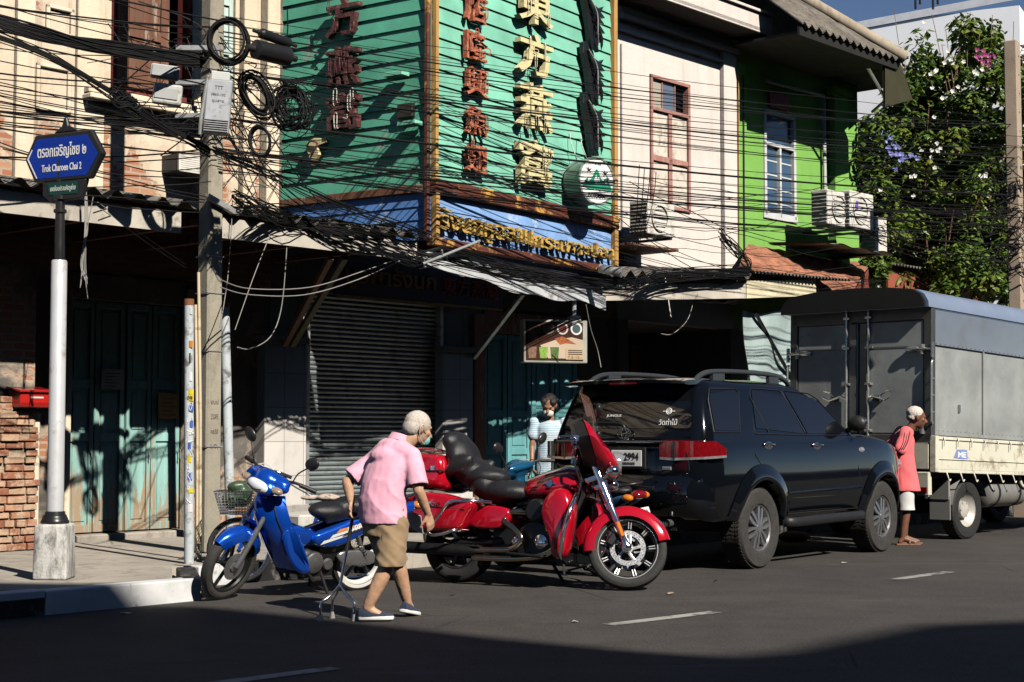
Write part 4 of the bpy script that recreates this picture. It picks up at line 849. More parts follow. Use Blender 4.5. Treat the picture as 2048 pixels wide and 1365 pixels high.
mb.bx(t0 - .01, t0 + .015, -.325, -.302, z0, z1); fp(mb, 'slats', M_AC, r)

# ------------------------------------------------------------------ illuminated menu box (unlit) under the awning
mp = P(1112, 683, 20.2); r = thing('menu_lightbox', 'hanging menu box with pictures of bowls and drinks, under the awning', 'sign', mp); xd = Vector((.93, .36, 0)).normalized(); nm = Vector((xd.y, -xd.x, 0)); Mx = facing((0, 0, 0), xd, nm)
Wm, Hm = .80, .50; Mx = Mx @ Matrix.Scale(1.086, 4)
mb = MB(); mb.box((0, 0, -.07), (Wm, Hm, .14), None, 0, (1, 1), Mx); mb.build('case', mat('dull_aluminium', (.5, .52, .45), .4, .5, .1), r, bevel=.008)
mb = MB(); mb.box((-.02, 0, .002), (Wm - .08, Hm - .05, .006), None, 0, (1, 1), Mx); mb.build('panel', mat('dark_brown_print', (.05, .02, .014), .3), r)
mb = MB(); mb.prism([(-.2, -.05), (.0, .02), (.2, .05), (.34, .02), (.34, -.2), (-.1, -.2)], .0055, .0065, Mx); mb.build('pale_print', mat('cream_print', (.5, .4, .3), .4), r)
cols = [((.06, .055, .05), (.03, .015, .01)), ((.12, .11, .10), (.08, .05, .03)), ((.5, .48, .46), (.12, .02, .012)), ((.7, .7, .69), (.05, .09, .1))]  # left bowls coloured darker, the shade on that half put into the print
for i, (c1, c2) in enumerate(cols):
    x = -.27 + i * .175; mb = MB(); mb.lathe([(0, .009), (.072, .009), (.074, .0065)], 24, 0, Mx @ Matrix.Translation((x, .15, 0))); b_ = mb.build('bowl_picture', mat('bowl_print', c1, .4), r); mb = MB(); mb.lathe([(0, .0115), (.05, .0115), (.052, .0095)], 24, 0, Mx @ Matrix.Translation((x, .15, 0))); mb.build('soup_picture', mat('soup_print', c2, .4), b_)
for i, c in enumerate(((.2, .12, .08), (.2, .35, .06), (.08, .14, .04))):
    x = -.3 + i * .14; mb = MB(); mb.prism([(x - .055, -.07), (x + .055, -.07), (x + .045, -.2), (x - .045, -.2)], .007, .009, Mx); mb.build('drink_picture', mat('drink_print', c, .4, 0, .4, 30), r)
mb = MB(); mb.prism([(.12, -.08), (.35, -.08), (.35, -.21), (.12, -.21)], .007, .009, Mx); mb.build('offer_picture', mat('offer_print', (.5, .36, .22), .4), r)
mb = MB()
for i in range(3): mb.prism([(.15, -.10 - i * .022), (.33, -.10 - i * .022), (.33, -.11 - i * .022), (.15, -.11 - i * .022)], .0095, .0105, Mx)
text(mb, "7.5-15.-", .18, .03, .001, M=Mx @ Matrix.Translation((.235, -.185, .0095))); mb.build('print', M_INK, r)
mb = MB(); mb.prism([(-.02, .03), (.08, .06), (.2, .0), (.25, -.03), (.12, -.02), (.05, -.04)], .007, .0085, Mx); mb.build('cake_picture', mat('toast_print', (.32, .09, .03), .4, 0, .4, 30), r)
for x in (.26,):
    mb = MB(); mb.cyl(Mx @ Vector((x, Hm / 2 + .02, -.07)), Mx @ Vector((x, Hm / 2 + .26, -.07)), .03, None, 10); mb.box((x, Hm / 2 + .03, -.07), (.13, .05, .1), None, 0, (1, 1), Mx); mb.build('hanger', mat('white_metal', (.7, .7, .7), .35, .3), r)

# ------------------------------------------------------------------ street name post
lp = G(108, 1158, .17); r = thing('street_name_post', 'silver and black post with blue Thai street name plate on a stained concrete block', 'signpost', lp)
mb = MB(); mb.box((0, 0, .21), (.27, .27, .43), None, 0, (.93, .93)); mb.build('footing', m_concrete('stained_footing', (.6, .59, .56), (.03, .03, .028), .75, .4, 6), r, bevel=.025, seg=3, smooth=50)
mb = MB(); mb.lathe([(0, .42), (.105, .42), (.11, .44), (.1, .455), (.095, .47), (.09, .475), (.088, .49), (.078, .495), (.075, .515), (.066, .52), (.0, .521)], 28); mb.build('base_collar', M_BLKP, r, smooth=50)
H = 1.28 + (870 - 395) * lp.y / 3200 - .17; hb = 1.28 + (870 - 523) * lp.y / 3200 - .17
mb = MB(); mb.lathe([(0, .5), (.064, .5), (.061, hb), (.055, hb + .012), (0, hb + .012)], 28); mb.build('silver_pole', mat('silver_painted_steel', (.62, .63, .65), .38, .25, .08, 3, dirt=((.4, .36, .3), .25, 5)), r, smooth=50)
mb = MB(); mb.lathe([(0, hb), (.043, hb), (.036, H - .12), (.05, H - .11), (.05, H - .09), (.036, H - .08), (.036, H - .02), (.055, H - .01), (.055, H + .02), (.03, H + .03), (.03, H + .3), (0, H + .3)], 20); mb.build('black_pole', M_BLKP, r, smooth=40)
xd = Vector((.897, -.44, 0)); nm = Vector((-.44, -.897, 0)); zc = 1.28 + (870 - 311) * lp.y / 3200 - .17; Mx = facing((.03, -.02, zc), xd, nm)
hexp = [(-.385, 0), (-.28, .19), (.28, .19), (.40, 0), (.28, -.19), (-.28, -.19)]
mb = MB(); mb.prism(hexp, -.035, .02, Mx); pl = mb.build('plate_frame', M_BLKP, r, bevel=.012, seg=2)
M_SBLUE = mat('blue_sign_enamel', (.003, .03, .32), .3, 0, .06, coat=.2); M_SWHITE = mat('white_sign_lettering', (.82, .82, .82), .4)
mb = MB(); mb.prism([(x * .9 - .006, y * .83 - .005) for x, y in hexp], .019, .0225, Mx); mb.build('blue_plate', M_SBLUE, pl)
mb = MB(); text(mb, "ตรอกเจริญไชย ๒", .49, .125, .002, M=Mx @ Matrix.Translation((-.005, .045, .0235)), fat=.012); text(mb, "Trok Charoen Chai 2", .40, .058, .002, M=Mx @ Matrix.Translation((-.005, -.085, .0235)), fat=.01); 
for q in ([(-.356, .0), (-.26, -.158), (-.25, -.158), (-.342, 0)], [(-.356, .0), (-.31, .075), (-.303, .068), (-.342, 0)]): mb.prism(q, .0225, .0245, Mx)
mb.build('lettering', M_SWHITE, pl)
mb = MB(); mb.prism([(-.2, -.19), (.24, -.19), (.19, -.34), (-.13, -.35), (-.2, -.3)], -.03, .02, Mx); mb.prism([(-.1, .19), (-.06, .22), (-.02, .24), (0, .31), (.03, .31), (.05, .24), (.1, .22), (.14, .19)], -.015, .015, Mx); mb.build('scroll_bracket', M_BLKP, r, bevel=.008)
mb = MB(); mb.prism([(-.15, -.205), (.16, -.205), (.16, -.30), (-.12, -.30)], .02, .025, Mx); o = mb.build('district_plate', mat('green_sign_enamel', (.005, .05, .035), .3), r); mb = MB(); text(mb, "เขตป้อมปราบศัตรูพ่าย", .255, .06, .002, M=Mx @ Matrix.Translation((.015, -.255, .026)), fat=.008); mb.build('lettering', mat('grey_green_lettering', (.5, .56, .54), .5), o)

# ------------------------------------------------------------------ utility poles and pipes at the kerb
UP = G(414, 1106, .17); r = thing('utility_pole', 'square concrete utility pole with stencilled numbers behind the blue motorbike', 'utility pole', UP, FANG)
mb = MB(); mb.box((0, 0, 4.2), (.185, .185, 8.4), None, 0, (.82, .82)); pole = mb.build('shaft', M_POLEC, r, bevel=.018)
mb = MB()
for z in (1.0, 1.9, 2.45, 2.8): 
    w_ = .19 * (1 - .18 * z / 8.4) / 2 + .004; mb.tube([(-w_, -w_, z), (w_, -w_, z), (w_, w_, z), (-w_, w_, z)], .006, 4, closed=True)
mb.build('wire_band', M_METALG, pole)
mb = MB()
for i, s in enumerate(("อบป", "ZGFE", "คธ58", "1/9.")): text(mb, s, .085, .045, .0015, M=Matrix.Translation((.0, -.0935 * (1 - .18 * (1.42 - i * .14) / 8.4) - .001, 1.42 - i * .14)) @ Matrix.Rotation(R(90), 4, 'X'))
mb.build('stencil', mat('faded_stencil_ink', (.1, .09, .07), .8), pole)
mb = MB(); mb.box((.02, -.12, 3.3), (.34, .05, .05), (0, .35, 0)); mb.build('cross_bracket', M_METALG, r)
def pipe(label, u0, v0, u1, v1, h, rad, m, name='conduit_pipe', cap=None, foot=None, base=None):
    b = base if base is not None else G(u1, v1, h); top = P(u0, v0, b.y); o = thing(name, label, 'pipe', b)
    mb = MB(); mb.tube([(0, 0, -.02), (top.x - b.x, 0, top.z - b.z)], rad, 16); mb.build('tube', m, o, smooth=60)
    if cap: mb = MB(); mb.tube([(top.x - b.x, 0, top.z - b.z - .005), (top.x - b.x, 0, top.z - b.z + .05)], rad * 1.06, 12); mb.build('end_cap', cap, o, smooth=60)
    return o, b
M_PIPEB = mat('pale_blue_grey_pipe', (.48, .53, .56), .45, 0, .1, 3, dirt=((.16, .15, .14), .35, 9)); M_RUSTC = mat('rusty_cap', (.2, .08, .03), .8)
lpipe, lb_ = pipe('grey conduit pipe covered with stickers and graffiti, left of the concrete pole', 378, 610, 378, 1128, .17, .042, M_PIPEB, cap=M_RUSTC)
rq = random.Random(3); mb = MB(); mbs = []
def stick(mb_, z, a, w, h, k=.0435): mb_.grid(lambda s, q: (k * math.sin(a + (s - .5) * w / k), -k * math.cos(a + (s - .5) * w / k), z + (q - .5) * h), 5, 1)
for i in range(13):
    mb = MB(); z = 2.2 - i * .145 + rq.uniform(-.03, .03); c = rq.choice(((.7, .7, .7), (.03, .03, .04), (.6, .5, .02), (.05, .1, .4), (.65, .65, .66), (.55, .2, .02))); stick(mb, z, rq.uniform(-.5, .4), rq.uniform(.025, .055), rq.uniform(.03, .09), .0435 + .0004 * (i % 3)); mb.build('sticker', mat('sticker_colour', c, .5), lpipe)
mb = MB(); stick(mb, 1.43, 0, .06, .05, .0447); o = mb.build('yellow_sticker', mat('yellow_sticker', (.7, .5, .02), .5), lpipe); mb = MB(); text(mb, "OSE", .05, .028, .001, M=Matrix.Translation((0, -.0462, 1.43)) @ Matrix.Rotation(R(90), 4, 'X'), fat=.02); mb.build('lettering', M_INK, o)
mb = MB()
for i in range(9):
    z = 1.35 - i * .1; mb.tube(spline([(.045 * math.sin(a), -.045 * math.cos(a), z + rq.uniform(-.04, .04)) for a in [rq.uniform(-.8, .8) for _ in range(5)]], 4), .003, 4)
mb.build('graffiti', M_SWHITE, lpipe)
rb_ = G(462, 1085, .17); pipe('bare pale grey conduit pipe leaning right of the concrete pole', 449, 614, 462, 980, .17, .05, M_PIPEB, cap=M_RUSTC, base=rb_)
b0 = G(401, 1120, .17)
for u, v, L in ((391, 610, 'thin cream plastic pipe strapped to the front of the concrete pole, the shorter one'), (397, 545, 'thin cream plastic pipe strapped to the front of the concrete pole, the taller one')):
    mb = MB(); b = G(u + 3, 1122, .17); t = P(u, v, b.y); mb.tube([b, b.lerp(t, .5) + Vector((.01, 0, 0)), t], .015, 8); o = mb.build('plastic_pipe', mat('cream_pvc', (.62, .52, .36), .5, dirt=((.3, .2, .1), .3, 6)), None, smooth=60); tag(o, L, 'pipe')
u2 = P(2034, 610, 25.2); r = thing('utility_pole', 'brown concrete utility pole with bolt holes at the right, before the leaves', 'utility pole', (u2.x, u2.y, 0), FANG + .15)
mb = MB(); t2 = P(2022, 84, 25.2); lean = (t2.x - u2.x) / (t2.z - u2.z)
mb.add([(s * .12 + lean * (z - u2.z), q * .1, z) for z in (-.1, t2.z) for s, q in ((-1, -1), (1, -1), (1, 1), (-1, 1))], [(3, 2, 1, 0), (4, 5, 6, 7), (0, 1, 5, 4), (1, 2, 6, 5), (2, 3, 7, 6), (3, 0, 4, 7)]); mb.build('shaft', M_POLER, r, bevel=.015)
mb = MB()
for i in range(14): z = t2.z - .25 - i * .3; mb.lathe([(0, 0), (.016, 0)], 10, 0, Matrix.Translation((lean * (z - u2.z), -.103, z)) @ Matrix.Rotation(R(90), 4, 'X'))
mb.build('bolt_hole', M_INK, r)

# ------------------------------------------------------------------ distant white block and the shading houses across the road
def slab(name, poly, z0, z1, m, parent=None):
    mb = MB(); mb.prism(poly, z0, z1); return mb.build(name, m, parent, fix=True)
f0 = P(1690, 52, 62); f1 = P(2038, -14, 59.0); d = (f1 - f0); d.z = 0; d.normalize(); nb = Vector((d.y, -d.x, 0)); back = -nb * 20
q0_ = f0 - d * 12; q0_.z = f0.z; fb = thing('far_white_block', 'pale grey modern block rising against the sky behind the leaves', 'building', (f1.x, f1.y, 0))
M_FARW = mat('pale_grey_cladding', (.82, .84, .88), .6, 0, .05, .3)
def loc0(o, root): o.location = -root.location; return o
loc0(slab('wall', [tuple(q[:2]) for q in (q0_, f1, f1 + back, q0_ + back)], 0, f0.z, M_FARW, fb), fb)
mb = MB(); 
for dz, hh in ((-.25, .3), (-2.1, .12), (-4.4, .12)):
    a, b = f0 + nb * .06, f1 + nb * .06; mb.add([a + Vector((0, 0, dz)), b + Vector((0, 0, dz)), b + Vector((0, 0, dz + hh)), a + Vector((0, 0, dz + hh)), a - nb * .05 + Vector((0, 0, dz + hh)), b - nb * .05 + Vector((0, 0, dz + hh))], [(0, 1, 2, 3), (3, 2, 5, 4)])
loc0(mb.build('coping', mat('grey_coping', (.55, .57, .62), .6), fb), fb)
h0 = P(1853, 6, 50); mb = MB()
for a in ((-.28, -.28), (.28, -.28), (.28, .28), (-.28, .28)): mb.cyl((h0.x + a[0], h0.y + a[1], f0.z - 2.5), (h0.x + a[0], h0.y + a[1], f0.z + .35), .04, None, 6)
for z in (f0.z - .5, f0.z + .3): mb.tube([(h0.x + a[0], h0.y + a[1], z) for a in ((-.28, -.28), (.28, -.28), (.28, .28), (-.28, .28))], .035, 6, closed=True)
o = mb.build('roof_frame', M_BLKP); tag(o, 'small dark steel frame on the edge of the far white block', 'frame')
# houses behind the camera, whose roofline throws the shade over the near lane
HB = 21.0; off = Vector((SAZ.x, SAZ.y, 0)) * (HB / math.tan(SUN_EL))
pts = [G(-500, 1198), G(0, 1206), G(400, 1213), G(640, 1236), G(1000, 1277), G(1300, 1304), G(1450, 1313), G(1560, 1304), G(1840, 1250), G(2048, 1243), G(2600, 1205)]
line = [p + off for p in pts]; line = [line[0] - FD * 55 + FN * 8] + line + [line[-1] + FD * 60 + FN * 7]
opp = thing('opposite_terrace', 'tall rendered terrace across the road that shades the near lane', 'building', (line[7].x, line[7].y, 0))
M_OPP = m_plaster('opposite_render', (.16, .14, .12), (.12, .11, .1), 0)
farb = [line[-1] + Vector((16, -14, 0)), line[0] + Vector((4, -22, 0))]
poly = [tuple(p[:2]) for p in line] + [tuple(p[:2]) for p in farb]
loc0(slab('wall', poly, 0, HB, M_OPP, opp), opp)
mb = MB()
for (a, b) in zip(line, line[1:]):
    dd = b - a; L = dd.length
    if L < 1.2: continue
    n_ = Vector((-dd.y, dd.x, 0)).normalized()
    k = int(L / 1.8)
    for i in range(k):
        c = a.lerp(b, (i + .5) / k)
        for z in (4.5, 8, 11.5):
            e_ = dd.normalized() * .5; mb.add([c - e_ + n_ * .03 + Vector((0, 0, z)), c + e_ + n_ * .03 + Vector((0, 0, z)), c + e_ + n_ * .03 + Vector((0, 0, z + 1.6)), c - e_ + n_ * .03 + Vector((0, 0, z + 1.6))], [(0, 1, 2, 3)])
loc0(mb.build('window', M_GLASSD, opp), opp); 

# ------------------------------------------------------------------ leafy vine mass
def leafcloud(name, m, parent, centers, n, size, seed, droop=.5, loc=None):
    q = random.Random(seed); vs, fs = [], []
    for _ in range(n):
        c, rr_ = q.choice(centers); th = q.uniform(0, 6.283); ph = math.acos(q.uniform(-1, 1)); rad = rr_[0] * (q.random() ** .45)
        p = c + Vector((math.sin(ph) * math.cos(th) * rr_[0], math.sin(ph) * math.sin(th) * rr_[1], math.cos(ph) * rr_[2])) * (q.random() ** .4)
        a = q.uniform(0, 6.283); d = Vector((math.cos(a), math.sin(a) - .3, -droop + q.uniform(-.5, .5))).normalized(); L = size * q.uniform(.6, 1.35); w = L * q.uniform(.22, .34)
        s = d.cross(Vector((q.uniform(-.4, .4), q.uniform(-.4, .4), 1))).normalized(); up = s.cross(d); b = len(vs)
        vs += [p, p + d * L * .45 + s * w - up * w * .25, p + d * L * .5 + up * w * .15, p + d * L * .45 - s * w - up * w * .25, p + d * L - up * L * .12]
        fs += [(b, b + 1, b + 2), (b, b + 2, b + 3), (b + 1, b + 4, b + 2), (b + 2, b + 4, b + 3)]
    me = bpy.data.meshes.new(name); me.from_pydata([tuple(v) for v in vs], [], fs); me.materials.append(m); o = bpy.data.objects.new(name, me); COL.objects.link(o); o.parent = parent
    if loc is not None: o.location = loc
    return o
def m_leaf(name, c, c2):
    m, nt, b = newmat(name); k = NT(nt); gi = k.n('ShaderNodeNewGeometry')
    col = k.mix(gi.outputs['Random Per Island'], c, c2); k.l(col, b.inputs['Base Color']); b.inputs['Roughness'].default_value = .42; b.inputs['Transmission Weight'].default_value = 0
    tr = k.n('ShaderNodeBsdfTranslucent'); k.l(k.mix(.5, col, (.2, .3, .02)), tr.inputs[0]); mx = k.n('ShaderNodeMixShader'); mx.inputs[0].default_value = .22; out = nt.nodes['Material Output']; k.l(b.outputs[0], mx.inputs[1]); k.l(tr.outputs[0], mx.inputs[2]); k.l(mx.outputs[0], out.inputs[0]); return m
M_LEAF = m_leaf('dark_glossy_leaf', (.035, .085, .018), (.17, .25, .045)); M_LEAFY = m_leaf('yellow_green_leaf', (.11, .15, .02), (.2, .22, .03))
VY = 30.0; vb = P(1905, 870, VY); vb.z = 0
vine = thing('flowering_vine_tree', 'big leafy vine covered tree with white and purple flowers beside the green house', 'tree', vb)
q = random.Random(8); cen = []
for u, v, ru, rv in ((1790, 330, 60, 70), (1850, 250, 80, 90), (1900, 140, 70, 55), (1960, 230, 80, 90), (1890, 400, 100, 90), (1980, 400, 80, 90), (2040, 300, 60, 120), (1850, 500, 90, 60), (1960, 520, 80, 70), (2030, 480, 60, 90), (1830, 160, 40, 50), (2010, 150, 50, 50), (1770, 420, 40, 60), (1960, 80, 40, 30), (1760, 500, 40, 40), (2060, 180, 40, 60), (1920, 320, 70, 70), (1745, 300, 20, 60), (1750, 420, 20, 70), (1765, 240, 25, 50), (1800, 480, 60, 60), (1900, 560, 90, 40), (1990, 580, 60, 40)):
    for _ in range(7):
        uu, vv = u + q.uniform(-ru, ru), v + q.uniform(-rv, rv); cen.append((P(uu, vv, VY + q.uniform(-1.1, 1.6)) - vb, (q.uniform(.2, .5), q.uniform(.2, .45), q.uniform(.18, .42))))
leafcloud('crown', M_LEAF, vine, cen, 16000, .165, 4); leafcloud('crown', M_LEAFY, vine, cen[::2], 3600, .18, 5, .9)
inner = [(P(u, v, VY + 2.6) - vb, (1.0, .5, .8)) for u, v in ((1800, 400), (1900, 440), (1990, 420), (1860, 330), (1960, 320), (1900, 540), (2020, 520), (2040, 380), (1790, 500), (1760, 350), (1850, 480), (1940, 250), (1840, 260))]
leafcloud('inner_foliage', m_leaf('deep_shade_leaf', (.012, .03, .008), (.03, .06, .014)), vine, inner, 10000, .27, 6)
mb = MB(); q = random.Random(9); tr = [vb * 0 + Vector((0, 1.2, 0)), Vector((.1, 1.1, 1.6)), Vector((-.1, 1.0, 3.2)), Vector((.2, .9, 5.0))]; mb.tube(spline(tr, 4), [.16 - .008 * i for i in range(13)], 8); mb.build('trunk', M_BROWN, vine, smooth=60)
mb = MB()
for i in range(36): c = q.choice(cen)[0]; s = Vector((q.uniform(-.2, .3), 1.0, q.uniform(1.5, 4.8))); mb.tube(spline([s, s.lerp(c, .5) + Vector((0, .2, q.uniform(.0, .4))), c], 4), [.035 - .003 * j for j in range(9)], 5)
mb.build('limb', M_BROWN, vine)
mb = MB()
for i in range(24): u, v = q.uniform(1740, 2045), q.uniform(20, 120); a = P(u, v + 130, VY) - vb; b = P(u + q.uniform(-30, 30), v, VY) - vb; mb.tube(spline([a, a.lerp(b, .6) + Vector((q.uniform(-.1, .1), 0, 0)), b], 4), .007, 4)
mb.build('bare_twig', M_BROWN, vine)
def flowers(name, c, spots, n, s, seed):
    q = random.Random(seed); mb = MB()
    for _ in range(n):
        u, v = q.choice(spots); p = P(u + q.gauss(0, 13), v + q.gauss(0, 11), VY - q.uniform(.5, 1.3)) - vb
        for k in range(5): a = k * 1.2566 + q.random(); dd = Vector((math.cos(a), -.35, math.sin(a))) * s; e_ = Vector((-math.sin(a), 0, math.cos(a))) * s * .45; mb.add([p, p + dd * .6 + e_, p + dd, p + dd * .6 - e_], [(0, 1, 2, 3)])
    tag(mb.build(name, mat(name + '_petal', c, .6), vine), None, None, None, 'stuff')
flowers('white_flowers', (.75, .74, .7), ((1885, 130), (1840, 60), (1860, 150), (1890, 200), (1925, 180), (1830, 360), (1960, 350), (1760, 390), (1865, 300), (1950, 140), (1870, 240), (1910, 110)), 38, .045, 3)
flowers('purple_flowers', (.22, .25, .6), ((1808, 305), (1770, 275), (1790, 300)), 26, .06, 4); flowers('magenta_flowers', (.3, .04, .16), ((1962, 105), (1955, 120)), 14, .05, 5)
mb = MB(); o = mb
# ------------------------------------------------------------------ vehicles: materials
M_CARB = mat('black_car_paint', (.003, .004, .006), .08, 0, .02, coat=.6, spec=.25, rvar=0); M_CGLASS = mat('tinted_car_glass', (.006, .007, .01), .03, 0, 0, coat=.4, rvar=0, spec=.4)
M_CHROME = mat('chrome', (.75, .75, .76), .12, 1.0, .03, rvar=.04); M_ALLOY = mat('grey_alloy', (.42, .42, .43), .3, .85, .08, 8)
M_TYRE = mat('dusty_tyre_rubber', (.035, .033, .031), .85, 0, .25, 20, .3, 90); M_TYRED = mat('dark_tyre_rubber', (.018, .018, .018), .75, 0, .2, 20, .25, 80)
M_PLAST = mat('black_plastic', (.013, .013, .014), .5, 0, .1, 10, .1, 200); M_UNDER = mat('underbody_black', (.006, .006, .006), .9)
M_LAMPR = mat('red_lamp_lens', (.16, .003, .006), .12, 0, .3, 30, coat=1, rvar=0); M_LAMPC = mat('clear_lamp_lens', (.6, .6, .62), .06, .7, .2, 30, coat=1, rvar=0); M_LAMPO = mat('amber_lamp_lens', (.65, .18, .01), .15, 0, .1, coat=1, rvar=0)
M_PLATE = mat('white_plate', (.72, .73, .7), .4); M_DECAL = mat('white_decal', (.8, .8, .8), .5)
def lathe_wheel(mb, prof, c, n=40, m=0, M=None, ax='y'):
    T = Matrix.Translation(c); mb.lathe(prof, n, m, (M @ T if M is not None else T), axis='y')
def tyre(mb, c, Ro, Ri, w, n=48, M=None, tread=True):
    h = w / 2; sh = min(.02, (Ro - Ri) * .3)
    prof = [(Ri, -h * .78), (Ri + .012, -h * .9), ((Ro + Ri) / 2, -h), (Ro - sh * 1.2, -h * .96), (Ro - sh * .3, -h * .8), (Ro, -h * .5), (Ro, h * .5), (Ro - sh * .3, h * .8), (Ro - sh * 1.2, h * .96), ((Ro + Ri) / 2, h), (Ri + .012, h * .9), (Ri, h * .78)]
    lathe_wheel(mb, prof, c, n, 0, M)
    if tread and w > .18:
        T = Matrix.Translation(c); T = M @ T if M is not None else T
        for i in range(n):
            a = 2 * math.pi * i / n
            for y, sg in ((-h * .62, 1), (h * .62, -1), (-h * .2, -1), (h * .2, 1)):
                mb.box((0, 0, 0), (Ro * 2 * math.pi / n * .6, h * .34, .006), None, 0, (1, 1), T @ Matrix.Rotation(a, 4, 'Y') @ Matrix.Translation((0, y, Ro + .001)) @ Matrix.Rotation(.3 * sg, 4, 'Z'))
# ------------------------------------------------------------------ black SUV
hd = Vector((1.65, 2.14, 0)).normalized(); SA = math.atan2(hd.y, hd.x)
SUV = thing('parked_car', 'glossy black SUV with tinted windows and roof rails parked behind the red touring motorcycle', 'car', (1.68, 15.98, 0), SA)
def Zm(z): return 1.2 + .834 * (z - 1.02)              # glazing heights
def Zl(z): return .5 + 1.154 * (z - .44)               # door heights
def low_top(x): return sinterp([(-1.1, 1.16), (-1.02, 1.24), (-.6, 1.27), (1, 1.26), (2.1, 1.29), (2.5, 1.28), (3.1, 1.20), (3.45, 1.11), (3.6, .98), (3.68, .8)], x)
def low_bot(x): return sinterp([(-1.1, .75), (-1.0, .52), (-.5, .47), (.5, .46), (2.5, .46), (3.3, .46), (3.6, .5), (3.68, .6)], x)
def plan_w(x): return sinterp([(-1.1, .76), (-1.04, .85), (-.85, .905), (-.3, .92), (1.4, .915), (2.6, .92), (3.1, .885), (3.4, .80), (3.6, .66), (3.68, .5)], x)
def low_w(x, z):
    T, b = low_top(x), low_bot(x); s = max(0, min(1, (z - b) / (T - b)))
    return plan_w(x) * interp([(0, .9), (.06, .95), (.2, .985), (.45, 1.0), (.72, .995), (.88, .975), (.96, .95), (1, .9)], s)
xs = [-1.1, -1.09, -1.06, -1.0, -.9, -.7, -.45, -.2, .1, .5, 1, 1.5, 2, 2.3, 2.6, 2.9, 3.1, 3.3, 3.45, 3.56, 3.63, 3.67, 3.68]
ss = [0, .03, .1, .25, .45, .65, .8, .9, .96, .99]
rings = []
for x in xs:
    T, b = low_top(x), low_bot(x); L = [(x, 0, b)] + [(x, -low_w(x, b + s * (T - b)), b + s * (T - b)) for s in ss] + [(x, -plan_w(x) * .8, T), (x, -plan_w(x) * .45, T + .012), (x, 0, T + .016)]
    rings.append(L + [(p[0], -p[1], p[2]) for p in L[-2:0:-1]])
mb = MB(); mb.loft(rings)
body = mb.build('body', M_CARB, SUV, fix=True)
cut = MB()
for x in (0, 2.75):
    for sgn in (-1, 1): cut.cyl((x, sgn * .56, .40), (x, sgn * 1.2, .40), .455, None, 40)
co = cut.build('cut', M_UNDER, SUV, fix=True)
md = body.modifiers.new('b', 'BOOLEAN'); md.operation = 'DIFFERENCE'; md.object = co; md.solver = 'EXACT'; me = bake(body); bpy.data.objects.remove(co); shade(me, 32)
GT = [(1.02, -1.0, 2.42, .885), (1.10, -.99, 2.26, .872), (1.2, -.965, 2.08, .855), (1.35, -.925, 1.83, .822), (1.5, -.875, 1.58, .786), (1.6, -.835, 1.40, .758), (1.68, -.79, 1.22, .722), (1.735, -.72, 1.0, .66), (1.765, -.55, .7, .52), (1.775, -.2, .3, .25)]
GT = [(Zm(g[0]), *g[1:]) for g in GT]
def gh(z, j): return interp([(g[0], g[j]) for g in GT], z)
def gring(z, xr, xf, w):
    n = 10; r = min(.16, w * .5, (xf - xr) * .4); out = []
    for cx, cy, a0 in ((xf - r * 1.6, w - r, 0), (xr + r, w - r, 90), (xr + r, -w + r, 180), (xf - r * 1.6, -w + r, 270)):
        for i in range(n + 1): a = R(a0 + 90 * i / n); kx = 1.6 if cx > (xr + xf) / 2 else 1; out.append((cx + r * kx * math.cos(a), cy + r * math.sin(a), z))
    return out
mb = MB(); mb.loft([gring(*g) for g in GT]); mb.build('roof', M_CARB, SUV, smooth=35, fix=True)
def side_patch(name, poly, m, off=.006, root=SUV, sgn=-1, sub=0.09):        # glazing that follows the leaning side
    mb = MB(); poly = [(p[0], Zm(p[1])) for p in poly]
    rows = 8; zs_ = [lerp(min(p[1] for p in poly), max(p[1] for p in poly), i / rows) for i in range(rows + 1)]; L = []
    for z in zs_:
        z = min(max(z, min(p[1] for p in poly) + .0005), max(p[1] for p in poly) - .0005); xs_ = []
        for a, b in zip(poly, poly[1:] + poly[:1]):
            if (a[1] - z) * (b[1] - z) <= 0 and a[1] != b[1]: xs_.append(a[0] + (b[0] - a[0]) * (z - a[1]) / (b[1] - a[1]))
        L.append([(lerp(min(xs_), max(xs_), t), sgn * (gh(z, 3) + off), z) for t in (0, .33, .66, 1)])
    mb.loft(L, closed=False); return mb.build(name, m, root, smooth=60)
def side_line(name, pts, m, r=.004, root=SUV, low=False, off=.002):
    pts = [(x, Zl(z) if low else Zm(z)) for x, z in pts]; mb = MB(); mb.tube([(x, -((low_w(x, z) if low else gh(z, 3)) + off), z) for x, z in pts], r, 6); return mb.build(name, m, root, smooth=60)
for sgn in (-1, 1):
    side_patch('side_window', [(-.80, 1.16), (-.36, 1.16), (-.19, 1.60), (-.23, 1.63), (-.69, 1.62), (-.77, 1.5)], M_CGLASS, sgn=sgn)
    side_patch('side_window', [(-.03, 1.15), (.96, 1.13), (.69, 1.61), (.66, 1.63), (.11, 1.64), (.08, 1.62)], M_CGLASS, sgn=sgn)
    side_patch('side_window', [(1.03, 1.13), (1.94, 1.13), (1.42, 1.54), (1.28, 1.60), (.78, 1.63), (.76, 1.61)], M_CGLASS, sgn=sgn)
for pts in ([(-.82, 1.145), (-.34, 1.145), (-.165, 1.61), (-.22, 1.645), (-.7, 1.635), (-.79, 1.5), (-.82, 1.145)], [(-.06, 1.13), (.99, 1.11), (.70, 1.63), (.66, 1.65), (.1, 1.66), (.06, 1.63), (-.06, 1.13)], [(1.0, 1.11), (1.99, 1.11), (1.44, 1.56), (1.29, 1.625), (.76, 1.65), (.73, 1.62), (1.0, 1.11)]): side_line('window_seal', pts, M_PLAST, .007)
side_line('chrome_strip', [(.975, 1.15), (.705, 1.64)], M_CHROME, .006, off=.008)
side_line('window_divider', [(.02, 1.55), (.22, 1.15)], M_PLAST, .008, off=.006)
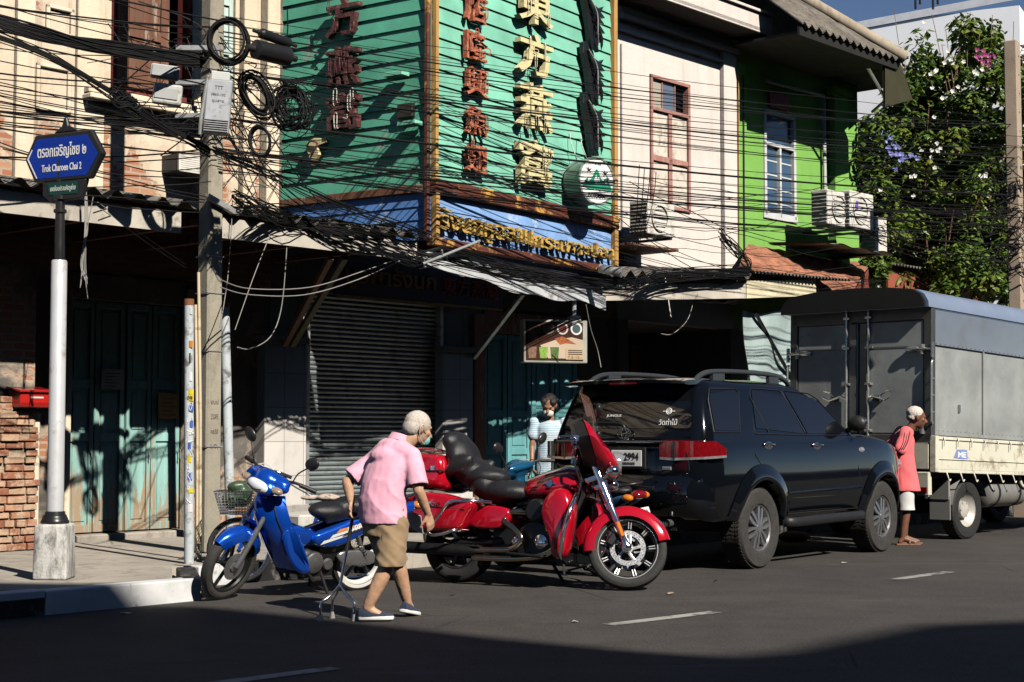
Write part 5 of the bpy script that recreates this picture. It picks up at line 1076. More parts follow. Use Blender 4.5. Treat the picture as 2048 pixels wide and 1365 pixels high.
for pts in ([(-.10, 1.09), (-.12, .95), (.06, .8), (.3, .72), (.45, .5), (.47, .43)], [(1.0, 1.08), (1.02, .44)], [(2.02, 1.08), (2.1, .8), (2.2, .6), (2.2, .44)], [(.5, .44), (2.2, .44)]): side_line('door_seam', spline([(p[0], 0, p[1]) for p in pts], 1) and pts, M_UNDER, .0035, low=True)
side_line('waist_trim', [(.52, .62), (1.2, .63), (2.15, .64)], M_CARB, .016, low=True)
# tailgate: x of the rear face at height z
def rx(z): return (gh(z, 1) if z > 1.25 else interp([(.75, -1.1), (1.16, -1.1), (1.25, -1.0)], z)) - .004
mb = MB(); mb.loft([[(rx(z) - .004, y, z) for y in [lerp(-w, w, i / 6) for i in range(7)]] for z, w in ((1.34, .72), (1.45, .70), (1.56, .67), (1.66, .63), (1.71, .60))], closed=False); mb.build('rear_window', M_CGLASS, SUV, smooth=60)
mb = MB(); mb.loft([[(x, y, z) for y, z in ((-.68, 0), (-.4, .012), (0, .016), (.4, .012), (.68, 0))] for x, z in ()] or [[(x, y * w, zz + c) for y, c in ((-1, -.012), (-.9, 0), (-.4, .012), (0, .015), (.4, .012), (.9, 0), (1, -.012))] + [(x, y * w, zz + c - th) for y, c in ((1, -.012), (.4, .0), (0, .0), (-.4, .0), (-1, -.012))] for x, zz, w, th in ((-.4, 1.825, .6, .03), (-.75, 1.815, .66, .05), (-.95, 1.80, .675, .045), (-1.03, 1.785, .67, .02))]); mb.build('spoiler', M_CARB, SUV, smooth=50, fix=True)
mb = MB(); mb.box((-1.02, 0, 1.765), (.03, .3, .016)); mb.build('brake_lamp', M_LAMPR, SUV)
for sg in (-1, 1):
    path = [(-1.118, .46), (-1.116, .60), (-1.095, .77), (-1.035, .885), (-.90, .942), (-.74, .952)]
    rings = []
    for i, (x, y) in enumerate(path):
        t = i / 5; lo, hi = lerp(1.035, 1.065, t) + (.015 if i == 0 else 0), lerp(1.225, 1.215, t) - (.01 if i == 0 else .06 if i == 5 else 0)
        rings.append([(x, sg * y, lo), (x, sg * y, lo + .035), (x, sg * y, (lo + hi) / 2), (x, sg * y, hi), (x + .06, sg * (y - .06), hi + .01), (x + .06, sg * (y - .06), lo)])
    mb = MB(); mb.loft(rings); tl = mb.build('tail_light', M_LAMPR, SUV, smooth=40, fix=True)
    mb = MB(); mb.loft([[(p[0] - .004, p[1] + sg * .004, p[2] + a) for a in (.004, .026)] for p in [r[0] for r in rings]], closed=False); mb.build('reversing_strip', M_LAMPC, tl)
    mb = MB(); mb.tube([(-1.122, sg * .62, 1.05), (-1.122, sg * .62, 1.23)], .006, 6); mb.build('lens_divider', M_UNDER, tl)
    mb = MB(); mb.box((-1.135, sg * .55, .97), (.02, .10, .035)); mb.build('reflector', M_LAMPC if sg < 0 else M_LAMPR, SUV, bevel=.006)
mb = MB(); mb.loft([[(-1.11, y, z) for z in (1.005, 1.03)] for y in (-.45, -.2, .2, .45)] and [[(-1.10 - .03 * math.cos(a), y, 1.215 + .022 * math.sin(a)) for a in (R(0), R(60), R(120), R(180), R(240), R(300))] for y in (-.5, -.2, .2, .5)]); mb.build('chrome_garnish', M_CHROME, SUV, smooth=60)
mb = MB(); mb.box((-1.112, -.1, 1.06), (.02, .42, .2)); pr = mb.build('plate_frame', M_PLAST, SUV, bevel=.006)
mb = MB(); mb.box((-1.126, -.1, 1.06), (.006, .34, .15)); mb.build('licence_plate', M_PLATE, pr, bevel=.004)
PM = facing((-1.131, -.1, 1.06), (0, -1, 0), (-1, 0, 0)); mb = MB(); text(mb, "ธน 2994", .28, .07, .002, M=PM @ Matrix.Translation((0, .018, 0)), fat=.015); text(mb, "กรุงเทพมหานคร", .2, .035, .002, M=PM @ Matrix.Translation((0, -.05, 0))); mb.build('plate_lettering', M_INK, pr)
def oval(cx, cy, a, b, r, M, n=28): m_ = MB(); m_.tube([M @ Vector((cx + a * math.cos(q), cy + b * math.sin(q), 0)) for q in [2 * math.pi * i / n for i in range(n)]], r, 6, closed=True); return m_
EM = facing((rx(1.30) - .03, 0, 1.295), (0, -1, 0), (-1, 0, .1)); mb = MB()
for c in ((0, 0, .075, .052), (0, 0, .028, .05), (0, .022, .05, .026)): q = oval(c[0], c[1], c[2], c[3], .006, EM); mb.add(q.v, q.f)
mb.build('emblem', M_CHROME, SUV, smooth=60)
for s, y, z, w, h in (("วัดท่าไม้", -.46, 1.40, .20, .06), ("JUNGLE", .16, 1.46, .17, .03)):
    mb = MB(); text(mb, s, w, h, .001, M=facing((rx(z) - .012, y, z), (0, -1, 0), (-1, 0, .25)), fat=.01); mb.build('decal', M_DECAL, SUV)
DM = facing((rx(1.5) - .012, -.45, 1.5), (0, -1, 0), (-1, 0, .25)); q = oval(0, 0, .028, .028, .005, DM); q2_ = oval(.0, 0, .012, .016, .004, DM); q.add(q2_.v, q2_.f)
for a in (-.05, .05): q.box((a, 0, 0), (.03, .008, .004), None, 0, (1, 1), DM)
q.build('decal', M_DECAL, SUV)
mb = MB(); mb.tube(spline([(rx(1.34) - .02, .0, 1.34), (rx(1.37) - .03, .06, 1.385), (rx(1.38) - .03, .35, 1.395), (rx(1.38) - .03, .5, 1.39)], 5), .011, 6); mb.build('wiper', M_PLAST, SUV, smooth=60)
# bumper, exhaust, steps, rails, mirror, handles
mb = MB(); mb.loft([[(x + dx, y, z) for x, z in ((-1.02, .50), (-1.12, .54), (-1.17, .66), (-1.17, .80), (-1.13, .90), (-1.03, .93))] for y, dx in ((-.90, .30), (-.86, .12), (-.75, .025), (-.4, 0), (0, -.01), (.4, 0), (.75, .025), (.86, .12), (.90, .30))], closed=False); mb.build('rear_bumper', M_CARB, SUV, smooth=50)
mb = MB(); mb.bx(-1.06, -.5, -.6, .6, .40, .56); mb.bx(-.3, 3.2, -.62, .62, .36, .5); mb.bx(-.1, .1, -.7, .7, .34, .46); mb.bx(2.65, 2.85, -.7, .7, .34, .46); mb.build('underbody', M_UNDER, SUV)
mb = MB(); mb.tube([(-.5, -.5, .47), (-1.16, -.56, .47)], .035, 14, cap=False); mb.tube([(-.5, -.5, .47), (-1.15, -.56, .47)], .028, 14); mb.build('exhaust_pipe', M_ALLOY, SUV, smooth=60)
for sg in (-1, 1):
    mb = MB(); mb.tube(spline([(.52, sg * .86, .42), (.62, sg * .95, .42), (1.3, sg * .975, .43), (2.05, sg * .96, .43), (2.2, sg * .86, .43)], 6), .05, 10, flat=.55); mb.build('side_step', M_PLAST, SUV, smooth=60)
    mb = MB(); mb.tube(spline([(-.72, sg * .60, 1.78), (-.6, sg * .60, 1.845), (-.35, sg * .605, 1.885), (.3, sg * .605, 1.895), (.85, sg * .60, 1.88), (1.1, sg * .59, 1.83), (1.18, sg * .58, 1.78)], 6), .026, 8); mb.box((-.3, sg * .6, 1.84), (.22, .04, .08)); mb.box((.8, sg * .6, 1.83), (.2, .04, .07)); mb.build('roof_rail', mat('grey_rail', (.05, .055, .06), .35, .3) if sg < 0 else bpy.data.materials['grey_rail'], SUV, smooth=50)
    for x in (0, 2.75):
        mb = MB(); rr = []
        for i in range(25):
            a = R(8 + 164 * i / 24); cx, cz = x + .0, .40; rw = lambda r: min(.945, low_w(cx + r * math.cos(a), max(.5, min(1.15, cz + r * math.sin(a)))) + .012)
            rr.append([(cx + r * math.cos(a), sg * (rw(r) + o), cz + r * math.sin(a)) for r, o in ((.445, -.06), (.447, .025), (.465, .034), (.52, .018), (.60, -.004))])
        mb.loft(rr, closed=False); mb.build('wheel_arch', M_CARB, SUV, smooth=60)
        mb = MB(); tyre(mb, (0, 0, 0), .388, .222, .25, 64); wh = mb.build('wheel', M_TYRE, SUV, smooth=35); wh.location = (x, sg * .775, .385)
        mb = MB(); o = sg * .075
        mb.lathe([(.225, o), (.222, o + sg * .03), (.208, o + sg * .02), (.2, o - sg * .05), (.19, -sg * .08)], 40, axis='y'); mb.lathe([(.0, o + sg * .035), (.045, o + sg * .035), (.055, o + sg * .02), (.06, o - sg * .04)], 20, axis='y')
        for i in range(6):
            Mx = Matrix.Rotation(R(60 * i + 15), 4, 'Y')
            for d_ in (-.022, .022): mb.loft([[(d_ * .5 + e * .012, o + sg * f, r) for e, f in ((-1, -.03), (1, -.03), (1, g_), (-1, g_))] if r < .1 else [(d_ * 1.5 + e * .017, o + sg * f, r) for e, f in ((-1, -.04), (1, -.04), (1, g_), (-1, g_))] for r, g_ in ((.03, .03), (.12, .022), (.212, .016))], M=Mx)
        mb.build('rim', M_ALLOY, wh, smooth=35, fix=True)
        mb = MB(); mb.lathe([(0, -sg * .03), (.2, -sg * .03)], 30, axis='y'); mb.lathe([(0.06, o * .3), (.15, o * .3)], 30, axis='y'); mb.build('brake_disc', M_UNDER, wh)
    mb = MB(); mb.ball((1.93, sg * .985, 1.40), (.06, .11, .085), 16, 10); mb.cyl((1.95, sg * .86, 1.32), (1.93, sg * .95, 1.37), .03, .025, 8); mi = mb.build('wing_mirror', M_PLAST, SUV, smooth=60); mb = MB(); mb.ball((1.955, sg * 1.0, 1.405), (.05, .1, .075), 16, 10); mb.build('mirror_shell', M_CHROME, mi, smooth=60)
    for x, z in ((.17, 1.175), (1.2, 1.165)):
        y = low_w(x, z); mb = MB(); mb.ball((x, sg * (y - .004), z), (.085, .018, .045), 14, 8); hd_ = mb.build('door_handle', M_CHROME, SUV, smooth=60); mb = MB(); mb.tube([(x - .08, sg * (y + .01), z + .01), (x - .04, sg * (y + .036), z + .015), (x + .05, sg * (y + .036), z + .012), (x + .09, sg * (y + .01), z + .005)], .013, 8); mb.build('grip', M_CHROME, hd_, smooth=60)
    mb = MB(); mb.ball((2.2, sg * (low_w(2.2, 1.12) + .0), 1.12), (.07, .014, .03), 12, 8); mb.build('side_repeater', M_LAMPC, SUV, smooth=60)
    mb = MB(); mb.ball((3.4, sg * .68, .95), (.2, .12, .09), 14, 10); mb.build('headlight', M_LAMPC, SUV, smooth=60)
mb = MB(); mb.loft([[(lerp(gh(z, 2), gh(z, 2), 0) + .005 - .12 * (abs(t) ** 3), t * (gh(z, 3) - .12), z) for t in (-1, -.5, 0, .5, 1)] for z in (1.32, 1.45, 1.57, 1.68)], closed=False); mb.build('windscreen', M_CGLASS, SUV, smooth=60)
mb = MB(); mb.box((3.675, 0, .85), (.03, .8, .12)); mb.build('grille', M_CHROME, SUV, bevel=.01)
# something left under the car
p = G(1588, 1084); mb = MB(); mb.ball((0, 0, .06), (.2, .12, .07), 16, 8); o = mb.build('straw_hat', mat('tan_straw', (.5, .33, .14), .8, 0, .2, 30, .3, 60), None, p, smooth=60); mb = MB(); tag(o, 'tan bundle lying on the ground beneath the black SUV', 'bundle')

# ------------------------------------------------------------------ grey box truck
TA = math.atan2(.714, .70); TRK = thing('box_truck', 'cream flatbed truck with a grey metal box body and rounded roof, rear doors shut', 'truck', (4.95, 19.0, 0), TA)
M_BOX = m_peel('dull_galvanised_panel', (.33, .35, .345), (.24, .24, .235), .2, None, False, .3); M_BOX.node_tree.nodes['Principled BSDF'].inputs['Metallic'].default_value = .15; M_BOX.node_tree.nodes['Principled BSDF'].inputs['Roughness'].default_value = .42
M_BOXS = mat('satin_steel_sheet', (.46, .44, .43), .18, .8, .08, 1.2); M_BED = mat('cream_truck_paint', (.66, .64, .53), .45, 0, .06, 2, coat=.2, dirt=((.35, .3, .22), .35, 4)); M_ROOFB = mat('pale_blue_roof_sheet', (.24, .30, .42), .35, .25, .06, 2); M_STEEL = mat('bright_steel_bar', (.62, .62, .6), .28, .8, .08, 6)
WT, LT = 1.98, 4.3; PT = Matrix.Rotation(R(1.95), 4, 'Y')             # the body sits nose-down on its springs
zb_, zt_ = 1.27, 2.86
def tk(mb, name, m, root=TRK, **k): return mb.build(name, m, root, **k)
mb = MB(); mb.bx(.03, LT, .02, WT - .02, zb_, 2.80, 0, PT); cargo = tk(mb, 'cargo_box', M_BOX, bevel=.004)
mb = MB(); mb.bx(.05, LT - .02, -.004, .018, 2.36, 2.82, 0, PT); mb.bx(.0, .028, .10, WT - .10, 2.28, 2.62, 0, PT) if False else None; 
for i in range(40):
    for z in (2.375, 2.80): mb.ball(PT @ Vector((.1 + i * .105, -.005, z)), .008, 6, 4)
mb.build('upper_sheet', M_BOXS, cargo)
mb = MB()
for x in (1.25, 2.5, 3.7): mb.bx(x, x + .03, -.003, .019, 1.3, 2.355, 0, PT)
for i in range(40): mb.ball(PT @ Vector((.1 + i * .105, .018, 1.34)), .008, 6, 4)
mb.bx(.0, LT, .0, .019, 1.28, 1.32, 0, PT); mb.build('side_seams', M_BOX, cargo); mb = MB(); mb.box((.68, .012, 1.62), (.05, .02, .1), None, 0, (1, 1), PT); mb.build('side_latch', M_ALLOY, cargo, bevel=.006)
ring = lambda x: [PT @ Vector((x, y, z)) for y, z in [(-.03, 2.80), (-.025, 2.87), (.03, 2.96), (.14, 3.02), (.5, 3.06), (WT / 2, 3.075), (WT - .5, 3.06), (WT - .14, 3.02), (WT - .03, 2.96), (WT + .025, 2.87), (WT + .03, 2.80)]]
mb = MB(); mb.loft([ring(-.12), ring(LT)]); tk(mb, 'roof', M_ROOFB, smooth=50, fix=True)
mb = MB(); mb.loft([[Vector((-.135, p[1], p[2])) for p in ring(0)], [Vector((-.09, p[1], p[2])) for p in ring(0)]]); tk(mb, 'roof_edge', mat('shade_black_edge', (.006, .006, .007), .4), smooth=50, fix=True)  # near-black end cap, shade under the roof curve put into its colour
mb = MB()
for y in (.0, WT - .07): mb.bx(-.03, .06, y - .02, y + .09, zb_ - .06, 2.85, 0, PT)
mb.bx(-.03, .05, .0, WT, 2.66, 2.86, 0, PT); mb.bx(-.03, .05, .0, WT, zb_ - .1, zb_ + .02, 0, PT); tk(mb, 'rear_frame', mat('dark_grey_frame', (.1, .105, .105), .4, .5), bevel=.008)
for y0, y1 in ((.10, WT / 2 - .015), (WT / 2 + .015, WT - .10)):
    mb = MB(); mb.bx(-.02, .028, y0, y1, zb_ + .03, 2.65, 0, PT); dr = tk(mb, 'rear_door', M_BOX, bevel=.006)
    mb = MB(); mb.bx(-.024, -.019, y0 + .06, y1 - .06, 2.33, 2.35, 0, PT); inn = y1 if y1 < WT / 2 else y0; sg = -1 if y1 < WT / 2 else 1
    mb.bx(-.035, -.019, inn - (.1 if sg < 0 else -.02), inn + (-.02 if sg < 0 else .1), zb_ + .05, 2.64, 0, PT); mb.build('edge_plate', mat('dark_door_edge', (.16, .165, .16), .4, .5), dr)
    yb = inn + sg * .14; mb = MB(); mb.tube([PT @ Vector((-.055, yb, zb_ - .05)), PT @ Vector((-.055, yb, 2.80))], .016, 10); mb.build('lock_bar', M_STEEL, dr, smooth=60)
    mb = MB()
    for z in (1.33, 1.9, 2.35, 2.72): mb.box((-.045, yb, z), (.05, .09, .03), None, 0, (1, 1), PT)
    mb.build('bar_guide', M_STEEL, dr, bevel=.004); mb = MB(); mb.tube([PT @ Vector(q) for q in ((-.06, yb, 1.72), (-.075, yb + sg * .08, 1.75), (-.07, yb + sg * .24, 1.70), (-.08, yb + sg * .32, 1.74))], .014, 8); mb.box((-.05, yb + sg * .13, 1.72), (.05, .09, .07), None, 0, (1, 1), PT); mb.tube([PT @ Vector(q) for q in ((-.06, yb + sg * .16, 1.74), (-.06, yb + sg * .24, 1.8), (-.05, yb + sg * .33, 1.82))], .008, 6); mb.build('handle', M_CHROME, dr, smooth=50)
    yo = y0 if y1 < WT / 2 else y1; mb = MB()
    for z in (2.30, 1.35): mb.cyl(PT @ Vector((-.04, yo - sg * .0, z - .06)), PT @ Vector((-.04, yo, z + .06)), .03, None, 10); mb.box((-.035, yo + sg * -.09 * -1 * (1 if sg > 0 else 1) * (-1), z), (.02, .2, .05), None, 0, (1, 1), PT)
    mb.build('hinge', M_STEEL, dr)
for y in (-.035, WT + .035):
    mb = MB(); mb.tube(spline([PT @ Vector(q) for q in ((-.03, y, 2.16), (-.06, y, 2.14), (-.065, y, 2.0), (-.065, y, 1.55), (-.06, y, 1.44), (-.03, y, 1.42))], 4), .014, 8)
    for z in (1.55, 1.75, 1.95): mb.cyl(PT @ Vector((-.06, y, z)), PT @ Vector((0, y, z)), .009, None, 6)
    tk(mb, 'grab_ladder', M_STEEL, smooth=60)
    sg = -1 if y < 0 else 1; mb = MB(); mb.cyl(PT @ Vector((-.05, y, 2.2)), PT @ Vector((-.05, y, 2.38)), .022, None, 8); mb.tube([PT @ Vector((-.05, y, 2.3)), PT @ Vector((-.06, y - sg * .25, 2.31))], .02, 8); mb.ball(PT @ Vector((-.06, y - sg * .26, 2.31)), (.03, .1, .04), 10, 6); tk(mb, 'marker_lamp', M_ALLOY, smooth=60)
# drop sides with rope hooks
for y in (-.055, WT + .02):
    mb = MB(); mb.bx(.0, LT, y, y + .04, .87, 1.23, 0, PT); bs = tk(mb, 'drop_side', M_BED, bevel=.006)
    mb = MB(); mb.bx(-.02, LT, y - .015, y + .05, 1.225, 1.265, 0, PT); mb.bx(-.02, LT, y - .01, y + .05, .835, .872, 0, PT); mb.bx(.0, LT, y - .012, y + .0, .99, 1.005, 0, PT); mb.bx(-.03, .05, y - .02, y + .06, .84, 1.27, 0, PT); mb.build('rail', M_BED, bs, bevel=.005)
    for x in [.15 + .33 * i for i in range(12)]:
        mb = MB(); mb.tube([PT @ Vector(q) for q in ((x, y - .02, 1.26), (x, y - .035, 1.22), (x, y - .03, 1.15))], .008, 6); mb.build('rope_hook', M_BED, bs)
        mb = MB(); mb.tube(spline([PT @ Vector(q) for q in ((x + .1, y, .85), (x + .1, y - .02, .8), (x + .12, y - .03, .74), (x + .15, y - .03, .76))], 3), .009, 6); mb.build('lower_hook', M_BED, bs)
mb = MB(); mb.bx(-.03, .02, .02, WT - .02, .87, 1.2, 0, PT); tk(mb, 'tail_board', M_BED, bevel=.008)
mb = MB(); mb.prism([(.42, 1.02), (.5, 1.12), (.74, 1.12), (.76, 1.0)], .058, .06, PT @ Matrix.Rotation(R(90), 4, 'X')); st = tk(mb, 'sticker', mat('blue_white_sticker', (.2, .28, .6), .4)); mb = MB(); text(mb, "ME", .2, .07, .001, M=PT @ Matrix.Translation((.62, -.0605, 1.06)) @ Matrix.Rotation(R(90), 4, 'X'), fat=.03); mb.build('lettering', M_DECAL, st)
mb = MB(); mb.bx(.0, LT + 1.4, .35, .5, .62, .84); mb.bx(.0, LT + 1.4, WT - .5, WT - .35, .62, .84); mb.bx(.1, LT, .05, WT - .05, .76, .86); mb.bx(.9, 1.1, .3, WT - .3, .3, .5); mb.bx(.02, .12, .1, WT - .1, .52, .64); tk(mb, 'chassis', M_UNDER)
mb = MB(); mb.bx(-.04, .04, .0, .16, .56, .84); tk(mb, 'rear_lamp_box', M_BED, bevel=.01); mb = MB(); mb.bx(-.055, -.04, .02, .14, .6, .66); tk(mb, 'rear_lamp', M_LAMPR)
mb = MB(); mb.bx(-.03, .0, .3, .66, .5, .6); tk(mb, 'bumper_bracket', M_ALLOY, bevel=.006)
for y, n_ in ((.16, 0), (WT - .16, 1)):
    for x in (1.0, LT + .7):
        mb = MB(); tyre(mb, (0, 0, 0), .36, .205, .2, 40); wh = tk(mb, 'wheel', M_TYRED, smooth=35); wh.location = (x, y, .36); sg = -1 if y < 1 else 1
        mb = MB(); mb.lathe([(.21, sg * .085), (.2, sg * .07), (.16, sg * .02), (.11, -sg * .01), (.1, sg * .05), (.05, sg * .06), (0, sg * .06)], 28, axis='y')
        for i in range(6): a = R(60 * i); mb.cyl((.09 * math.cos(a), sg * .03, .09 * math.sin(a)), (.09 * math.cos(a), sg * .06, .09 * math.sin(a)), .012, None, 6)
        mb.build('rim', mat('dirty_white_rim', (.5, .48, .44), .5, .2, .2, 6) if 'dirty_white_rim' not in bpy.data.materials else bpy.data.materials['dirty_white_rim'], wh, smooth=30)
    mb = MB(); mb.loft([[(1.0 + .44 * math.cos(a), yy, .36 + .44 * math.sin(a)) for yy in (y - .13, y + .13)] for a in [R(20 + 150 * i / 14) for i in range(15)]], closed=False); tk(mb, 'mudguard', mat('grey_mudguard', (.3, .3, .29), .5, 0, .1, 4) if n_ == 0 else bpy.data.materials['grey_mudguard'], smooth=60)
    mb = MB(); mb.box((.50, y, .40), (.015, .28, .3)); mb.box((.5, y, .62), (.03, .26, .25)); tk(mb, 'mud_flap', mat('grey_rubber_flap', (.26, .26, .25), .6, 0, .1, 5) if n_ == 0 else bpy.data.materials['grey_rubber_flap'], bevel=.005)
mb = MB(); mb.tube([(1.6, .24, .55), (1.64, .24, .55), (2.55, .24, .55), (2.58, .24, .55)], [.14, .19, .19, .15], 20); tank = tk(mb, 'fuel_tank', mat('dull_tank_steel', (.36, .35, .33), .4, .5, .12, 5), smooth=40); mb = MB()
for x in (1.8, 2.35): mb.tube([(x - .02, .24, .55), (x + .02, .24, .55)], .198, 20)
mb.build('tank_strap', M_UNDER, tank)
mb = MB(); mb.tube(spline([(2.3, .05, .84), (2.32, .04, .68), (2.5, .04, .6), (3.4, .04, .6), (3.55, .04, .68), (3.57, .05, .84)], 4), .025, 8); tk(mb, 'side_guard', M_BED, smooth=60)
mb = MB(); mb.loft([[(x, y, z) for y, z in ((.05, .6), (.02, 1.3), (.12, 2.1), (.5, 2.2), (WT - .5, 2.2), (WT - .12, 2.1), (WT - .02, 1.3), (WT - .05, .6))] for x in (LT + .1, LT + 1.2)] + [[(LT + 1.55, y, z) for y, z in ((.1, .6), (.06, 1.3), (.2, 1.9), (.55, 2.05), (WT - .55, 2.05), (WT - .2, 1.9), (WT - .06, 1.3), (WT - .1, .6))]]); tk(mb, 'cab', M_BED, smooth=35, fix=True)

# ------------------------------------------------------------------ red touring motorcycle
HA = math.atan2(-.75, 1.40); HL = R(-7)
M_RED = mat('candy_red_paint', (.46, .004, .018), .16, .15, .06, 2, coat=1, rvar=0); M_LEATH = mat('black_saddle_vinyl', (.013, .013, .016), .42, 0, .15, 12, .25, 120); M_BENG = mat('black_engine_metal', (.02, .02, .021), .4, .5, .2, 20); M_PIPE = mat('browned_chrome_pipe', (.42, .34, .24), .2, 1, .1, 4)
HAR = thing('touring_motorcycle', 'large red touring motorcycle with saddlebags, black seats and chrome forks, front wheel turned away', 'motorcycle', (-.47, 14.07, 0), rot=(HL, 0, HA))
def hp(mb, name, m, root=HAR, **k): return mb.build(name, m, root, **k)
def bez(poly, n=4): return [(p.x, p.y) for p in spline([(a, b, 0) for a, b in poly], n, True)]
def slabx(poly, y0, y1, edge=.03, bulge=.0):     # body shell: outline in x,z, thickness in y, rounded towards both faces
    c = (sum(p[0] for p in poly) / len(poly), sum(p[1] for p in poly) / len(poly)); mb = MB(); rings = []
    h = y1 - y0
    for t, s in ((0, .0), (0, .72), (.07, .9), (.2, .975), (.5, 1.0), (.8, .975), (.93, .9), (1, .72), (1, 0)):
        if s == 0: continue
        rings.append([(c[0] + (x - c[0]) * s, y0 + h * t, c[1] + (z - c[1]) * s) for x, z in poly])
    mb.loft(rings); return mb
# steering frame: axis through the fork crown, turned to the rider's left
ST = Matrix.Translation((1.30, 0, .95)) @ Matrix.Rotation(R(-26), 4, 'Y') @ Matrix.Rotation(R(27), 4, 'Z') @ Matrix.Rotation(R(26), 4, 'Y') @ Matrix.Translation((-1.30, 0, -.95))
FW = (1.60, 0, .325)
mb = MB(); tyre(mb, (0, 0, 0), .325, .245, .13, 48); w = hp(mb, 'front_wheel', M_TYRED, smooth=35); w.matrix_local = ST @ Matrix.Translation(FW)
def bikerim(parent, Ri, m, wy, spokes, hub, n2=1):
    mb = MB()
    for sg in (-1, 1): mb.lathe([(Ri + .008, sg * wy), (Ri, sg * wy * 1.06), (Ri - .014, sg * wy * .92), (Ri - .022, sg * wy * .4)], 48, axis='y')
    mb.lathe([(Ri - .022, -wy * .4), (Ri - .022, wy * .4)], 48, axis='y')
    o = mb.build('rim', m, parent, smooth=40, fix=True); mb = MB()
    for i in range(spokes):
        for d_ in ((-.045, .045) if n2 == 2 else (0,)):
            a = 2 * math.pi * (i + .25) / spokes + d_; a2 = 2 * math.pi * (i + .25) / spokes + d_ * 1.6
            mb.tube([(hub * math.cos(a2), 0, hub * math.sin(a2)), ((Ri - .018) * math.cos(a), 0, (Ri - .018) * math.sin(a))], .011 if n2 == 2 else .016, 6)
    mb.cyl((0, -wy * .9, 0), (0, wy * .9, 0), hub, None, 20); mb.build('spokes', m, parent, smooth=40); return o
bikerim(w, .245, mat('machined_black_alloy', (.05, .05, .052), .25, .7) , .05, 9, .055, 2)
mb = MB()
for sg in (-1, 1): mb.lathe([(.243, sg * .054), (.247, sg * .058), (.252, sg * .054)], 56, axis='y')
for i in range(9):
    a0 = 2 * math.pi * (i + .25) / 9
    for d_ in (-.05, .05):
        for sg in (-1, 1): mb.tube([(.175 * math.cos(a0 + d_ * 1.1), sg * .03, .175 * math.sin(a0 + d_ * 1.1)), (.232 * math.cos(a0 + d_), sg * .012 + sg * .028, .232 * math.sin(a0 + d_))], .0055, 5)
mb.build('machined_edge', mat('machined_aluminium', (.8, .8, .8), .3, .6), w)
for sg in (-1, 1):
    mb = MB(); y = sg * .075; n = 60; 
    mb.lathe([(.148, y - .003), (.148, y + .003), (.108, y + .003), (.108, y - .003), (.148, y - .003)], 48, axis='y')
    for i in range(5): a = 2 * math.pi * i / 5; mb.tube([(.04 * math.cos(a), y, .04 * math.sin(a)), (.115 * math.cos(a + .25), y, .115 * math.sin(a + .25))], .014, 6, flat=.4)
    mb.lathe([(0, y + sg * .012), (.045, y + sg * .012), (.048, y - sg * .02)], 20, axis='y'); dsc = mb.build('brake_disc', mat('drilled_disc_steel', (.6, .6, .61), .3, .7, .05, 30) if sg < 0 else bpy.data.materials['drilled_disc_steel'], w, smooth=40)
    mb = MB()
    for k_ in range(2):
        for i in range(26): a = 2 * math.pi * (i + .5 * k_) / 26; r_ = .12 + .016 * k_; mb.lathe([(0, 0), (.0045, 0)], 6, 0, Matrix.Translation((r_ * math.cos(a), y + sg * .0036, r_ * math.sin(a))) @ Matrix.Rotation(R(90) * (1 if sg < 0 else -1), 4, 'X'))
    mb.build('disc_holes', M_INK, w)
    mb = MB(); mb.box((-.13, y + sg * .012, .06), (.07, .045, .12), (0, .5, 0)); mb.build('caliper', M_BENG, w, bevel=.012)
# fender, forks
rings = []
for i in range(22):
    a = R(190 - 172 * i / 21); r_ = lerp(.375, .365, i / 21); e = 1 if 0 < i < 21 else .92
    rings.append([(FW[0] + (r_ - dr) * math.cos(a), y * e, FW[2] + (r_ - dr) * math.sin(a)) for y, dr in ((-.105, .10), (-.10, .05), (-.085, .018), (-.05, .003), (0, 0), (.05, .003), (.085, .018), (.10, .05), (.105, .10))])
mb = MB(); mb.loft(rings, closed=False, M=ST); fen = hp(mb, 'front_fender', M_RED, smooth=60)
mb = MB(); text(mb, "LIMITED", .1, .018, .001, M=ST @ facing((FW[0] + .235, -.106, FW[2] + .245), (.72, 0, -.4), (0, -1, .1))); mb.build('lettering', M_CHROME, fen)
for y in (-.125, .125):
    ax = Vector((FW[0] - .01, y, FW[2])); up = Vector((-.44, 0, .90)).normalized(); mb = MB()
    mb.tube([ax + up * 0, ax + up * .05, ax + up * .06, ax + up * .40, ax + up * .405, ax + up * .46], [.03, .034, .029, .029, .036, .036], 14, M=ST); mb.tube([ax + up * .46, ax + up * .86], .036, 14, M=ST); fk = hp(mb, 'fork', M_CHROME, smooth=40)
    mb = MB(); mb.ball(ax, (.045, .03, .045), 12, 8, M=ST); mb.build('axle_nut', M_CHROME, fk, smooth=50); mb = MB(); mb.box(ax + up * .15 + Vector((0, (-.035 if y < 0 else .035), 0)), (.03, .01, .13), (0, -.45, 0), M=ST); mb.build('amber_reflector', M_LAMPO, fk, bevel=.004)
mb = MB(); mb.box((1.27, 0, .88), (.16, .30, .05), (0, -.45, 0), M=ST); mb.box((1.33, 0, .82), (.12, .28, .05), (0, -.45, 0), M=ST); hp(mb, 'fork_crown', M_CHROME, bevel=.012)
